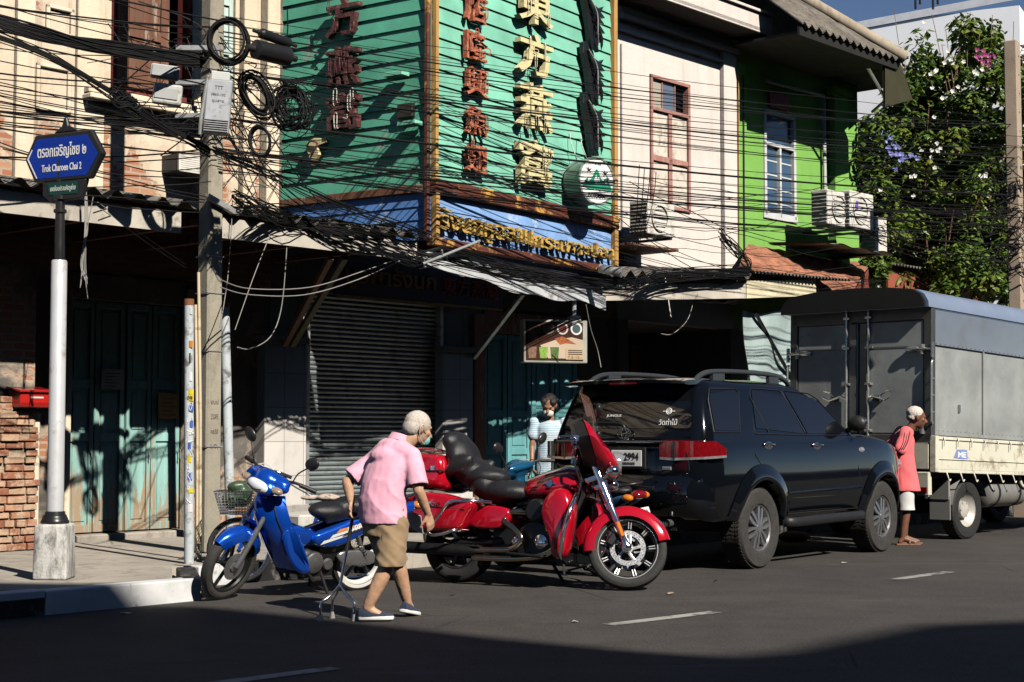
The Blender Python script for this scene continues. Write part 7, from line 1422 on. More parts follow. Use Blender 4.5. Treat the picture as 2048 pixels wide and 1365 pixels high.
b1 = thing('bicycle', 'blue framed bicycle with a silver wire basket, behind the blue motorbike', 'bicycle', (-1.38, 13.98, 0), math.atan2(-.05, -1.0)); bicycle(b1, M_BLUEP, M_CHROME, mat('pale_worn_saddle', (.5, .42, .36), .7, dirt=((.2, .15, .1), .4, 20)), .60)
bp_ = b1.matrix_basis @ Vector((1.0, 0, .66)); mb = MB(); q = random.Random(4)
for i in range(7): mb.ball((q.uniform(-.06, .08), q.uniform(-.08, .08), .06 + q.uniform(0, .16)), (q.uniform(.06, .09), q.uniform(.06, .09), q.uniform(.05, .08)), 12, 8)
o = blob(mb, 'green_bag', mat('dark_green_plastic', (.05, .09, .05), .35, 0, .3, 8), None, .012, 4, loc=(b1.location.x - 1.0, b1.location.y - .05, .62), disp=lambda c, n: .012 * nz(c, 18) + .006 * nz(c, 40)); tag(o, 'crumpled dark green bag in the silver bicycle basket', 'bag')
b2 = thing('bicycle', 'bicycle with chrome handlebar and brown woven basket, beside the standing woman', 'bicycle', (-.62, 16.25, 0), math.atan2(.25, 1.0)); bicycle(b2, M_BLKP, mat('brown_wicker', (.3, .15, .13), .7, 0, .2, 30), M_LEATH, .56)
mb = MB(); mb.lathe([(0, 0), (.1, 0), (.13, .22), (.135, .24), (.125, .24), (.12, .22), (.0, .21)], 24); p = G(588, 1085, .17); o = mb.build('plastic_pot', mat('teal_plastic', (.05, .22, .3), .4), None, (-1.95, 15.3, .17), smooth=40); tag(o, 'small teal plastic pot on the pavement behind the blue motorbike', 'pot')
mb = MB(); mb.ball((0, 0, .1), (.11, .1, .12), 14, 10); mb.cyl((0, 0, .18), (.01, 0, .27), .05, .03, 10); o = mb.build('dark_jar', M_PLAST, None, (-2.1, 15.2, .17), smooth=50); tag(o, 'squat dark jar next to the teal pot on the pavement', 'jar')

# ------------------------------------------------------------------ people
def m_skin(name, c):
    m, nt, b = newmat(name); k = NT(nt); v = k.coord(); col = k.mix(k.ramp(k.noise(v, 14, 5), [(.35, 0), (.7, 1)]), tuple(x * .82 for x in c), tuple(min(1, x * 1.1) for x in c)); col = k.mix(k.ramp(k.noise(v, 60, 4), [(.58, 0), (.7, .35)]), col, (c[0] * .6, c[1] * .45, c[2] * .4)); k.l(col, b.inputs['Base Color']); b.inputs['Roughness'].default_value = .5; b.inputs['Subsurface Weight'].default_value = .08; b.inputs['Subsurface Radius'].default_value = (.01, .004, .002); k.bump(k.noise(v, 90, 4), .15, .004, b); return m
def m_cloth(name, c, var=.08, weave=300, rough=.85):
    m, nt, b = newmat(name); k = NT(nt); v = k.coord(); col = k.mix(k.ramp(k.noise(v, 5, 5), [(.3, 0), (.7, 1)]), tuple(x * (1 - var) for x in c), tuple(min(1, x * (1 + var)) for x in c)); k.l(col, b.inputs['Base Color']); b.inputs['Roughness'].default_value = rough; b.inputs['Sheen Weight'].default_value = .15; k.bump(k.noise(v, weave, 2), .15, .003, b); return m
def limb(mb, a, b, ra, rb, n=12, bulge=0, at=.35):
    a, b = Vector(a), Vector(b)
    if bulge: pts = [a, a.lerp(b, at), b]; mb.tube(spline(pts, 4), [lerp(ra, rb, i / 8) + bulge * math.sin(math.pi * min(1, i / 8)) for i in range(9)], n); mb.ball(a, ra, n, 8); mb.ball(b, rb, n, 8)
    else: mb.caps(a, b, ra, rb, n)
def hand(mb, wrist, d, palm, side, s=1.0, curl=.5, spread=.16):   # palm, four unequal bent fingers, thumb from the side
    d = Vector(d).normalized(); pn = Vector(palm); pn = (pn - d * pn.dot(d)).normalized(); lat = d.cross(pn).normalized() * side; w = Vector(wrist); kc = w + d * .085 * s
    for t in (-.028, -.009, .01, .028): mb.caps(w + lat * t * .6 * s + d * .015 * s, kc + lat * t * s, .015 * s, .0125 * s, 8)
    for i, (t, L) in enumerate(((.030, .072), (.011, .082), (-.010, .075), (-.029, .058))):
        p = kc + lat * t * s; dd = (d + lat * t * spread * 12 * .3); ang = .25 * curl
        for k in range(3):
            dd = (dd * math.cos(ang) + pn * math.sin(ang)).normalized(); q = p + dd * L * s * (.44, .32, .26)[k]; mb.caps(p, q, (.0098, .009, .0082)[k] * s, (.009, .0082, .007)[k] * s, 8); p = q; ang = (.6 + .12 * i) * curl
    p = w + d * .03 * s + lat * .03 * s; dd = (d * .7 + lat * .75 + pn * .3).normalized()
    for k in range(2): q = p + dd * (.042, .03)[k] * s; mb.caps(p, q, (.0125, .010)[k] * s, (.010, .0085)[k] * s, 8); p = q; dd = (dd * .8 + d * .45 + pn * .25 * curl).normalized()
def head(mb, c, f, up, s=1.0, nose=1.0, jaw=1.0):   # f: where the face looks
    c = Vector(c); f = Vector(f).normalized(); up = Vector(up); up = (up - f * up.dot(f)).normalized(); r = f.cross(up).normalized(); M3 = Matrix((f, -r, up)).transposed(); E = M3.to_euler()
    P_ = lambda x, y, z: c + (f * x - r * y + up * z) * s
    mb.ball(P_(-.012, 0, .025), (.098 * s, .077 * s, .092 * s), 20, 14, rot=E); mb.ball(P_(.03, 0, -.03), (.068 * s, .062 * s, .078 * s), 18, 12, rot=E); mb.ball(P_(.05, 0, -.082 * jaw), (.036 * s, .038 * s, .03 * s), 14, 10, rot=E); mb.ball(P_(.015, 0, -.065), (.055 * s, .055 * s, .045 * s), 14, 10, rot=E)
    mb.caps(P_(.088, 0, .012), P_(.112 * nose, 0, -.026), .010 * s, .016 * s, 10); mb.ball(P_(.098, .013, -.03), .009 * s, 8, 6); mb.ball(P_(.098, -.013, -.03), .009 * s, 8, 6)
    mb.caps(P_(.078, .035, .03), P_(.09, .008, .026), .011 * s, .010 * s, 8); mb.caps(P_(.078, -.035, .03), P_(.09, -.008, .026), .011 * s, .010 * s, 8); mb.caps(P_(.086, -.02, -.056), P_(.086, .02, -.056), .009 * s, .009 * s, 8); mb.caps(P_(.083, -.017, -.066), P_(.083, .017, -.066), .009 * s, .009 * s, 8)
    for sg in (-1, 1):
        mb.ball(P_(-.008, sg * .078, -.005), (.017 * s, .009 * s, .031 * s), 12, 10, rot=E); mb.ball(P_(-.014, sg * .086, .004), (.012 * s, .008 * s, .024 * s), 10, 8, rot=E); mb.ball(P_(.06, sg * .048, -.012), (.025 * s, .02 * s, .022 * s), 10, 8, rot=E)
    return P_, E
def eyes(root, P_, m=None):
    for sg in (-1, 1): mb = MB(); mb.ball(P_(.083, sg * .03, .012), (.009, .010, .007), 10, 8); mb.build('eye', M_INK, root, smooth=60)
def hairfn(name, m, root, c, P_, E, s, pieces, disp=.004):
    mb = MB()
    for (x, y, z, a, b, c_) in pieces: mb.ball(P_(x, y, z), (a * s, b * s, c_ * s), 20, 14, rot=E)
    return blob(mb, name, m, root, .009, 3, disp=lambda co, n: disp * nz(co, 70) + disp * .6 * nz(co, 160))
def torso(mb, secs, lat):     # secs: (centre, half width, half depth)
    a = math.atan2(lat.y, lat.x)
    n = 20; L = []
    for c, w, d in secs: c = Vector(c); L.append([c + Vector((math.cos(a) * math.cos(q) * w - math.sin(a) * math.sin(q) * d, math.sin(a) * math.cos(q) * w + math.cos(a) * math.sin(q) * d, 0)) for q in [2 * math.pi * i / n for i in range(n)]])
    mb.loft(L)
def folds(amp, dirs, s=9):
    def f(c, n): return amp * (nz(Vector((c.x * dirs[0], c.y * dirs[0], c.z * dirs[1])) + Vector((nz(c, 4), 0, nz(c + Vector((5, 0, 0)), 4))) * .6, s)) + amp * .5 * nz(c, s * 2.6)
    return f
def shoe(root, ankle, toe, m_up, m_sole, h=.07, tilt=0.0):
    a, t = Vector(ankle), Vector(toe); d = (t - a); d.z = 0; L = d.length; d.normalize(); lat = Vector((-d.y, d.x, 0)); heel = a - d * .06
    mb = MB(); heel0 = Vector((heel.x, heel.y, 0)); Mx = Matrix((d, lat, Vector((0, 0, 1)))).transposed().to_4x4(); Mx.translation = heel0 + Vector((0, 0, a.z - .075)); Mx = Mx @ Matrix.Rotation(tilt, 4, 'Y'); T = L + .06
    prof = [(-.005, .0), (.0, .032), (.08, .036), (.16, .044), (.22, .045), (.262, .032), (.275, .0)]; k = T / .275
    out = [(x * k, w) for x, w in prof] + [(x * k, -w) for x, w in prof[-2:0:-1]]
    mb.prism(out, .0, .028, Mx); so_ = mb.build('sole', m_sole, root, bevel=.008, seg=2, smooth=60)
    mb = MB(); rings = []
    for x, w, z in ((.0, .028, .075), (.03, .034, .085), (.085, .035, .082), (.13, .038, .066), (.2, .04, .052), (.25, .03, .044), (.27, .012, .036)): rings.append([Mx @ Vector((x * k, w * math.cos(q), .024 + (z - .024) * max(0, math.sin(q)))) for q in [math.pi * i / 12 for i in range(13)]])
    mb.loft(rings, closed=False); mb.add([p for p in rings[0]], [tuple(range(13))]); up = mb.build('shoe_upper', m_up, root, smooth=50); return up
# --- the man in the pink shirt, walking with a four-footed cane
M_SKIN1 = m_skin('light_tan_skin', (.52, .31, .2)); M_PINK = m_cloth('pink_polo_cotton', (.80, .40, .52), .05); M_KHAKI = m_cloth('khaki_cotton', (.27, .185, .105), .12); M_GREYH = mat('thin_white_hair', (.56, .5, .45), .8, 0, .2, 60, .5, 200); M_NAVY = m_cloth('navy_canvas', (.02, .028, .06)); M_SOLE = mat('white_rubber_sole', (.7, .69, .66), .6)
man = thing('person', 'stooped man in a pink polo shirt and khaki shorts, walking with a four-footed cane', 'person', (-.86, 11.18, 0))
f = Vector((.62, .78, 0)).normalized(); rt = Vector((f.y, -f.x, 0)); J = lambda x, y, z: Vector((x, y, z)); SC = J(.03, .06, 1.15)
shR, shL = SC + rt * .178 + J(0, 0, -.02), SC - rt * .19 + J(0, 0, -.05); elR, elL = J(.215, -.10, .895), J(-.30, .12, .95); wrR, wrL = J(.275, -.01, .735), J(-.268, .10, .80)
hpR, hpL = J(.035, -.03, .66), J(-.085, .05, .66); knA, anA = J(-.01, -.10, .36), J(-.135, -.10, .095); knB, anB = J(.055, .10, .40), J(.12, .18, .11); HC = J(.195, .10, 1.325)
mb = MB(); torso(mb, [((-.02, .0, .60), .13, .10), ((-.03, .01, .75), .14, .11), ((-.02, .02, .95), .145, .11), ((.02, .06, 1.1), .15, .10), ((.05, .09, 1.2), .09, .08)], rt)
limb(mb, J(.07, .06, 1.18), HC + J(-.02, -.015, -.05), .062, .055); P_, E = head(mb, HC, J(.80, .52, -.30), J(.22, .05, 1), 1.03)
for a, b, c in ((shR, elR, wrR), (shL, elL, wrL)): limb(mb, a, b, .052, .038); limb(mb, b, c, .037, .025, bulge=.006)
hand(mb, wrR, (wrR - elR).normalized() * .6 + J(.06, .05, -.7), J(-.5, .6, -.1), -1, 1.0, .9); hand(mb, wrL, J(.1, -.25, -.9), J(.9, -.3, .1), 1, 1.0, 1.9)
for h, k_, a in ((hpR, knA, anA), (hpL, knB, anB)): limb(mb, h, k_, .085, .056); limb(mb, k_, a, .052, .033, bulge=.012, at=.35)
for a, t in ((anA, J(.06, -.08, .05)), (anB, J(.17, .34, .05))): limb(mb, a, a.lerp(t, .55) + J(0, 0, -.045), .032, .03)
blob(mb, 'body', M_SKIN1, man, .0075, 3, disp=lambda c, n: .0012 * nz(c, 50)); eyes(man, P_)
hairfn('hair', M_GREYH, man, HC, P_, E, 1.0, [(-.012, 0, .032, .1, .0815, .092), (-.05, 0, -.005, .062, .079, .075)], .002)
mb = MB(); torso(mb, [((-.035, .0, .665), .185, .145), ((-.04, .0, .70), .187, .147), ((-.045, .0, .82), .182, .145), ((-.03, .01, .95), .185, .14), ((.0, .03, 1.06), .195, .13), ((.02, .05, 1.14), .185, .115), ((.045, .08, 1.205), .11, .085), ((.07, .085, 1.245), .068, .066)], rt)
for s_, e_, k_ in ((shR, elR, .86), (shL, elL, .84)): d_ = (e_ - s_); mb.tube([s_ - d_ * .02, s_ + d_ * .3, s_ + d_ * k_], [.066, .076, .082], 18); mb.ball(s_, .068, 14, 10)

mb.caps(SC + rt * .06 + J(0, .0, .01), shR, .095, .070, 14); mb.caps(SC - rt * .05 + J(0, 0, .015), shL, .10, .070, 14); mb.caps(J(.03, .05, 1.17), J(.07, .085, 1.235), .10, .065, 14); mb.ball(SC - f * .03 + J(0, 0, -.02), (.15, .12, .09), 16, 10)
def pinkf(c, n):
    a = 1 - abs(nz(Vector((c.x * 4.5 + c.z * 5, c.y * 4, c.z * 3 - c.x * 3.5)), 1.0)) * 2.2; b = 1 - abs(nz(Vector((c.x * 7 - c.z * 6 + 3, c.y * 6, c.z * 5 + c.x * 6)), 1.0)) * 2.2; lo = min(1, max(.25, (1.25 - c.z) / .45)); return lo * (.007 * max(0, a) ** 2 + .006 * max(0, b) ** 2) + .0012 * nz(c, 30) - .006
shirt = blob(mb, 'polo_shirt', M_PINK, man, .009, 4, disp=pinkf)
mb = MB(); cc = J(.075, .088, 1.25); ua = J(.3, .15, 1).normalized(); qx = ua.orthogonal().normalized(); qy = ua.cross(qx); n = 28; mb.loft([[cc + ua * h_ + (qx * math.cos(a) + qy * math.sin(a)) * r_ for a in [2 * math.pi * i / n for i in range(n)]] for h_, r_ in ((-.03, .074), (.01, .068), (.028, .066), (.03, .072), (.0, .082), (-.018, .088), (-.022, .084), (-.03, .074))]); mb.build('collar', M_PINK, shirt, smooth=60)
mb = MB(); torso(mb, [((-.02, .0, .78), .155, .12), ((-.02, .0, .66), .165, .13), ((-.02, .0, .58), .17, .135)], rt)
mb.tube([hpR + J(0, 0, .04), knA + J(.03, 0, .0)], [.105, .098], 20); mb.tube([hpL + J(0, 0, .04), knB + J(-.01, 0, -.03)], [.105, .096], 20); mb.ball(hpR, .105, 16, 10); mb.ball(hpL, .105, 16, 10)
o = blob(mb, 'shorts', M_KHAKI, man, .010, 4, disp=lambda c, n: .010 * (1 - abs(nz(Vector((c.x * 5, c.y * 5, c.z * 11 + c.x * 8)), 1)) * 2) + .004 * nz(c, 22))
bmx = bmesh.new(); bmx.from_mesh(o.data); bmesh.ops.bisect_plane(bmx, geom=bmx.verts[:] + bmx.edges[:] + bmx.faces[:], plane_co=(0, 0, .38), plane_no=(0, 0, -1), clear_outer=True); bmx.to_mesh(o.data); bmx.free()
sm_ = MB(); sm_.tube(spline([(.02, -.142, .66), (.06, -.135, .60), (.085, -.12, .575)], 4), .0035, 5); sm_.tube(spline([(-.03, -.135, .66), (-.03, -.15, .5), (-.02, -.16, .39)], 4), .002, 5); sm_.build('pocket_seam', mat('dark_khaki_seam', (.16, .10, .055), .9), o)
shoe(man, anA + J(.0, 0, -.01), J(.05, -.07, .05), M_NAVY, M_SOLE); shoe(man, anB + J(.0, .0, .0), J(.19, .32, .05), M_NAVY, M_SOLE, tilt=R(12))
msk = mat('pale_teal_mask', (.2, .45, .45), .8); mb = MB(); mb.ball(P_(.075, 0, -.06), (.042, .052, .05), 14, 10, rot=E); blob(mb, 'face_mask', msk, man, .008, 2); mb = MB()
for sg in (-1, 1): mb.tube(spline([P_(.06, sg * .052, -.03), P_(.02, sg * .074, -.005), P_(-.01, sg * .088, .03), P_(-.03, sg * .09, .0), P_(.0, sg * .075, -.06), P_(.06, sg * .05, -.09)], 4), .0028, 5)
mb.build('mask_strap', M_SOLE, man)
cane = thing('walking_cane', 'black and silver four-footed walking cane in the hand of the stooped man', 'cane', (man.location.x - .33, man.location.y + .02, 0))
mb = MB(); top = J(.075, .07, .715); bot = J(-.005, -.02, .22); mb.tube([bot, bot.lerp(top, .55)], .011, 10); mb.build('lower_shaft', M_CHROME, cane, smooth=60); mb = MB(); mb.tube([bot.lerp(top, .5), top], .0125, 10); mb.build('upper_shaft', M_BLKP, cane, smooth=60); mb = MB(); mb.tube(spline([top - J(.03, -.06, .005), top + J(0, 0, .012), top + J(.02, -.05, .01)], 4), .016, 8); mb.build('handle', M_BLK, cane, smooth=60)
for dx, dy in ((-.12, -.08), (.11, -.07), (-.06, .10), (.09, .09)):
    mb = MB(); ft_ = bot + J(dx, dy, 0); mb.tube(spline([bot + J(0, 0, .02), bot + J(dx * .5, dy * .5, -.05), J(ft_.x, ft_.y, .12), J(ft_.x, ft_.y, .03)], 4), .009, 8); l = mb.build('leg', M_CHROME, cane, smooth=60); mb = MB(); mb.lathe([(0, .045), (.013, .045), (.02, .0), (0, 0)], 14, 0, Matrix.Translation((ft_.x, ft_.y, .0))); mb.build('rubber_foot', mat('grey_rubber', (.35, .34, .33), .7) if 'grey_rubber' not in bpy.data.materials else bpy.data.materials['grey_rubber'], l, smooth=40)
# --- the man in the salmon shirt
M_SKIN2 = m_skin('dark_brown_skin', (.19, .085, .05)); M_SALM = m_cloth('salmon_jersey', (.80, .15, .165), .05); M_WSH = m_cloth('pale_grey_shorts', (.6, .6, .6))
m2 = thing('person', 'white-haired man in a salmon shirt and pale shorts standing behind the grey truck', 'person', (4.60, 18.75, 0))
f = Vector((.95, -.05, 0)).normalized(); rt = Vector((f.y, -f.x, 0)); SC = J(-.02, 0, 1.29); HC = J(.13, -.02, 1.475)
shR, shL = SC + rt * .17, SC - rt * .17; elR, elL = J(-.13, -.27, 1.10), J(-.17, .24, 1.06); wrR, wrL = J(-.17, -.215, .99), J(-.24, .10, 1.0)
hpR, hpL = J(-.03, -.08, .72), J(-.03, .08, .72); knR, anR = J(-.02, -.09, .42), J(-.07, -.09, .08); knL, anL = J(.0, .09, .42), J(.0, .10, .08)
mb = MB(); torso(mb, [((-.03, 0, .7), .13, .1), ((-.03, 0, .95), .14, .1), ((-.02, 0, 1.2), .15, .1), ((.02, 0, 1.33), .08, .08)], rt); limb(mb, J(.02, 0, 1.3), HC + J(-.025, 0, -.06), .06, .052); P_, E = head(mb, HC, J(.98, -.02, -.16), J(.16, 0, 1), 1.08)
for a, b, c in ((shR, elR, wrR), (shL, elL, wrL)): limb(mb, a, b, .048, .036); limb(mb, b, c, .036, .026)
hand(mb, wrR, J(-.3, .25, .1), J(-.5, .2, -.7), 1, .95, .8); hand(mb, wrL, J(-.2, -.6, .1), J(-.8, 0, -.2), -1, .95, 1.1)
for h, k_, a in ((hpR, knR, anR), (hpL, knL, anL)): limb(mb, h, k_, .08, .054); limb(mb, k_, a, .05, .032, bulge=.010)
for a in (anR, anL): limb(mb, a, a + J(.15, -.02, -.045), .032, .026); limb(mb, a, a + J(-.03, 0, -.04), .032, .03)
blob(mb, 'body', M_SKIN2, m2, .0085, 3); eyes(m2, P_); hairfn('hair', mat('white_cropped_hair', (.66, .6, .55), .85, 0, .15, 60, .6, 150), m2, HC, P_, E, 1.08, [(-.025, 0, .05, .095, .083, .078), (-.05, 0, .0, .06, .074, .05)], .004)
mb = MB(); torso(mb, [((-.02, 0, .625), .198, .183), ((-.02, 0, .66), .198, .178), ((-.04, 0, .85), .18, .165), ((-.05, 0, 1.05), .175, .145), ((-.03, 0, 1.2), .185, .13), ((-.02, 0, 1.29), .17, .10), ((.01, 0, 1.345), .085, .075)], rt)
for s_, e_ in ((shR, elR), (shL, elL)): d_ = e_ - s_; limb(mb, s_ - d_ * .05, s_ + d_ * .92, .082, .078)
sh_ = blob(mb, 'salmon_shirt', M_SALM, m2, .011, 4, disp=folds(.011, (6, 4), 1.5))
for i in range(3): mb = MB(); mb.tube(spline([SC + rt * (.08 + .0) + J(-.03 + i * .03, 0, .085), shR + J(-.03 + i * .03, -.055, .045), shR.lerp(elR, .45) + J(-.02 + i * .025, -.082, .0), shR.lerp(elR, .9) + J(-.02 + i * .02, -.082, .0)], 5), .006, 5); mb.build('sleeve_stripe', M_BLK, sh_)
mb = MB(); torso(mb, [((-.03, 0, .8), .14, .11), ((-.03, 0, .66), .15, .12)], rt); mb.tube([hpR, knR + J(.0, 0, -.03)], [.095, .10], 16); mb.tube([hpL, knL + J(.0, 0, -.03)], [.095, .10], 16)
o = blob(mb, 'shorts', M_WSH, m2, .012, 4, disp=folds(.008, (6, 5), 1.5)); bmx = bmesh.new(); bmx.from_mesh(o.data); bmesh.ops.bisect_plane(bmx, geom=bmx.verts[:] + bmx.edges[:] + bmx.faces[:], plane_co=(0, 0, .41), plane_no=(0, 0, -1), clear_outer=True); bmx.to_mesh(o.data); bmx.free()
for a in (anR, anL):
    mb = MB(); mb.prism([(-.08, -.04), (.19, -.05), (.21, 0), (.19, .04), (-.08, .04)], 0, .022, Matrix.Translation((a.x, a.y - .01, .0))); sd = mb.build('sandal', mat('brown_sandal', (.2, .11, .07), .7) if 'brown_sandal' not in bpy.data.materials else bpy.data.materials['brown_sandal'], m2, bevel=.005); mb = MB(); mb.tube(spline([(a.x + .07, a.y - .055, .02), (a.x + .08, a.y - .012, .068), (a.x + .07, a.y + .035, .02)], 4), .012, 6); mb.tube(spline([(a.x + .13, a.y - .055, .02), (a.x + .14, a.y - .012, .05), (a.x + .13, a.y + .035, .02)], 4), .01, 6); mb.build('strap', bpy.data.materials['brown_sandal'], sd)
# --- the woman with the white face mask
def m_stripes():
    m, nt, b = newmat('white_blue_striped_cotton'); k = NT(nt); tc = k.n('ShaderNodeTexCoord'); sep = k.n('ShaderNodeSeparateXYZ'); k.l(tc.outputs['Object'], sep.inputs[0]); z = k.math('ADD', k.math('MULTIPLY', sep.outputs[2], 260.0), k.math('MULTIPLY', k.noise(k.coord(), 6, 3), 6)); s_ = k.ramp(k.math('SINE', z), [(.35, 0), (.6, 1)]); col = k.mix(s_, (.58, .67, .74), (.27, .42, .54)); k.l(col, b.inputs['Base Color']); b.inputs['Roughness'].default_value = .85; return m
M_SKIN3 = m_skin('brown_skin', (.34, .17, .10)); M_STR = m_stripes()
m3 = thing('person', 'woman in a white and blue striped top and white mask, looking down', 'person', (.42, 17.75, .17))
f = Vector((-.12, -1, 0)).normalized(); rt = Vector((f.y, -f.x, 0)); SC = J(0, 0, 1.24); HC = J(-.01, -.06, 1.43)
shR, shL = SC + rt * .165, SC - rt * .165; elR, elL = J(-.20, -.01, .98), J(.19, .02, .98); wrR, wrL = J(-.20, -.10, .78), J(.17, -.14, .85)
mb = MB(); torso(mb, [((0, 0, .7), .13, .1), ((0, 0, .95), .12, .09), ((0, 0, 1.15), .14, .095), ((0, -.01, 1.26), .075, .065)], rt); limb(mb, J(0, -.01, 1.22), HC + J(0, .03, -.06), .052, .047); P_, E = head(mb, HC, J(-.18, -.85, -.5), J(0, -.35, 1), .98)
for a, b, c in ((shR, elR, wrR), (shL, elL, wrL)): limb(mb, a, b, .042, .032); limb(mb, b, c, .032, .023)
hand(mb, wrR, J(.1, -.5, -.6), J(.9, 0, 0), -1, .9, .9); hand(mb, wrL, J(-.5, -.5, -.4), J(-.6, .3, -.3), 1, .9, .9)
for x in (-.08, .08): limb(mb, J(x, 0, .74), J(x, .0, .42), .075, .05); limb(mb, J(x, 0, .42), J(x, .01, .08), .048, .03); limb(mb, J(x, .01, .06), J(x * 1.2, -.13, .03), .03, .028)
blob(mb, 'body', M_SKIN3, m3, .0085, 3); eyes(m3, P_); hairfn('hair', mat('dark_brown_hair', (.014, .009, .007), .5, 0, .4, 40, .5, 90), m3, HC, P_, E, .98, [(-.03, 0, .045, .10, .09, .085), (-.06, 0, -.02, .06, .085, .08), (.02, .05, .07, .06, .045, .04), (.02, -.05, .07, .06, .045, .04)], .005)
mb = MB(); mb.ball(P_(.07, 0, -.055), (.05, .062, .055), 16, 12, rot=E); blob(mb, 'face_mask', mat('white_mask_cloth', (.72, .68, .6), .8), m3, .008, 3)
mb = MB(); torso(mb, [((0, 0, .66), .18, .135), ((0, 0, .8), .17, .13), ((0, 0, .98), .155, .12), ((0, 0, 1.12), .165, .12), ((0, 0, 1.2), .165, .105), ((0, 0, 1.265), .115, .08)], rt)
for s_, e_ in ((shR, elR), (shL, elL)): d_ = e_ - s_; limb(mb, s_, s_ + d_ * .5, .07, .072)
blob(mb, 'striped_top', M_STR, m3, .011, 4, disp=folds(.008, (7, 5), 1.5))
mb = MB(); torso(mb, [((0, 0, .76), .15, .12), ((0, 0, .66), .155, .12)], rt)
for x in (-.08, .08): limb(mb, J(x, 0, .68), J(x * 1.05, .0, .14), .095, .07, 14)
blob(mb, 'trousers', m_cloth('dark_trousers', (.03, .03, .04)), m3, .012, 4)
for x in (-.09, .09): mb = MB(); mb.prism([(-.045, .07), (.045, .07), (.048, -.12), (.0, -.17), (-.048, -.12)], 0, .02, Matrix.Translation((x, .0, 0))); mb.build('sandal', M_BLK, m3, bevel=.004)
# ------------------------------------------------------------------ overhead cables
wq = random.Random(21)
def sagline(a, b, sag, n=14, wob=0.0):
    a, b = Vector(a), Vector(b); o = []; ph = wq.uniform(0, 6)
    for i in range(n + 1):
        t = i / n; p = a.lerp(b, t); p.z -= 4 * sag * t * (1 - t)
        if wob: p += Vector((wob * math.sin(t * 9 + ph), wob * math.cos(t * 7 + ph), wob * math.sin(t * 13 + ph))) * math.sin(math.pi * t)
        o.append(p)
    return o
def cable(pts, r, label, group, m=None, n=5, name='overhead_cable'):
    o0 = Vector(pts[0]); mb = MB(); mb.tube([Vector(p) - o0 for p in pts], r, n); o = mb.build(name, m or M_WIRE, None, o0, smooth=80); return tag(o, label, 'cable', group)
p1 = Vector((UP.x, UP.y, 0)); p2 = Vector((u2.x - .05, u2.y, 0)); dirp = (p2 - p1).normalized(); latp = Vector((dirp.y, -dirp.x, 0))
G1 = 'black cables spanning the two poles'
for i in range(38):
    z1 = 3.8 + 1.55 * wq.random() ** 1.25; z2 = 4.4 + (z1 - 3.8) * 1.35 + wq.uniform(-.25, .3); o1 = latp * wq.uniform(-.25, .3); o2 = latp * wq.uniform(-.35, .35)
    cable(sagline(p1 + o1 + Vector((0, 0, z1)), p2 + o2 + dirp * .5 + Vector((0, 0, z2)), wq.uniform(.0, .28), 18, .01), wq.choice((.003, .004, .0045, .005, .0075)), 'black overhead cable spanning between the two concrete utility poles', G1)
for i, (z1, z2, r) in enumerate(((4.75, 5.7, .011), (4.3, 5.1, .013), (4.0, 4.6, .010))): cable(sagline(p1 + latp * .1 + Vector((0, 0, z1)), p2 + latp * .1 + dirp * .5 + Vector((0, 0, z2)), .12, 20), r, 'black overhead cable spanning between the two concrete utility poles', G1, n=6)
G2 = 'black cables running left from the pole'
pl0 = p1 - Vector((.66, .75, 0)) * 7
for i in range(34):
    z1 = wq.uniform(3.9, 5.3); z0 = z1 + wq.uniform(-.1, .75); cable(sagline(p1 + latp * wq.uniform(-.2, .25) + Vector((0, 0, z1)), pl0 + latp * wq.uniform(-.6, .6) + Vector((0, 0, z0)), wq.uniform(.05, .45), 14, .015), wq.choice((.004, .005, .005, .006, .008)), 'black overhead cable running from the left picture edge to the concrete pole', G2)
def bundle(path, n, spread, r, label, name='cable_bundle', group=None, jit=.03, m=None):
    pth = spline([Vector(p) for p in path], 6); o0 = Vector(pth[0]); mb = MB(); L = len(pth)
    for k in range(n):
        a = wq.uniform(0, 6.28); rr = spread * math.sqrt(wq.random()); tw = wq.uniform(-3, 3); ph = wq.uniform(0, 6); pts = []
        for i, p in enumerate(pth):
            t = i / (L - 1); q = a + tw * t; pts.append(p - o0 + Vector((math.cos(q) * rr * .5, math.cos(q) * rr * .3, math.sin(q) * rr)) + Vector((0, 0, jit * math.sin(t * 11 + ph) * .6)))
        mb.tube(pts, r * wq.uniform(.7, 1.3), 5)
    o = mb.build(name, m or M_WIRE, None, o0, smooth=80); return tag(o, label, 'cable bundle', group)
bundle([P(-60, 28, 12.2), P(60, 62, 12.5), P(200, 92, 13.0), P(330, 112, 13.5), P(405, 122, 13.8)], 34, .055, .0075, 'thick black cable bundle crossing the brown shutter at upper left')
bundle([P(-60, 50, 12.2), P(90, 110, 12.6), P(215, 185, 13.0), P(262, 212, 13.2), P(340, 262, 13.6), P(420, 305, 13.9)], 14, .035, .0065, 'black cable bundle slanting down to the pole bracket at left')
bundle([P(225, 190, 13.0), P(250, 205, 13.1), P(275, 218, 13.2)], 26, .065, .008, 'short knot of black cable where the slanting bundle is tied')
bundle([P(425, 300, 13.8), P(520, 345, 14.6), P(640, 395, 15.6), P(760, 440, 16.6), P(862, 478, 17.35)], 9, .05, .0055, 'loose black cables slanting from the pole bracket to the blue signboard corner')
TPA = lambda u, v, o: FM @ Vector((fh(u, v, o)[0], -o, fh(u, v, o)[1]))
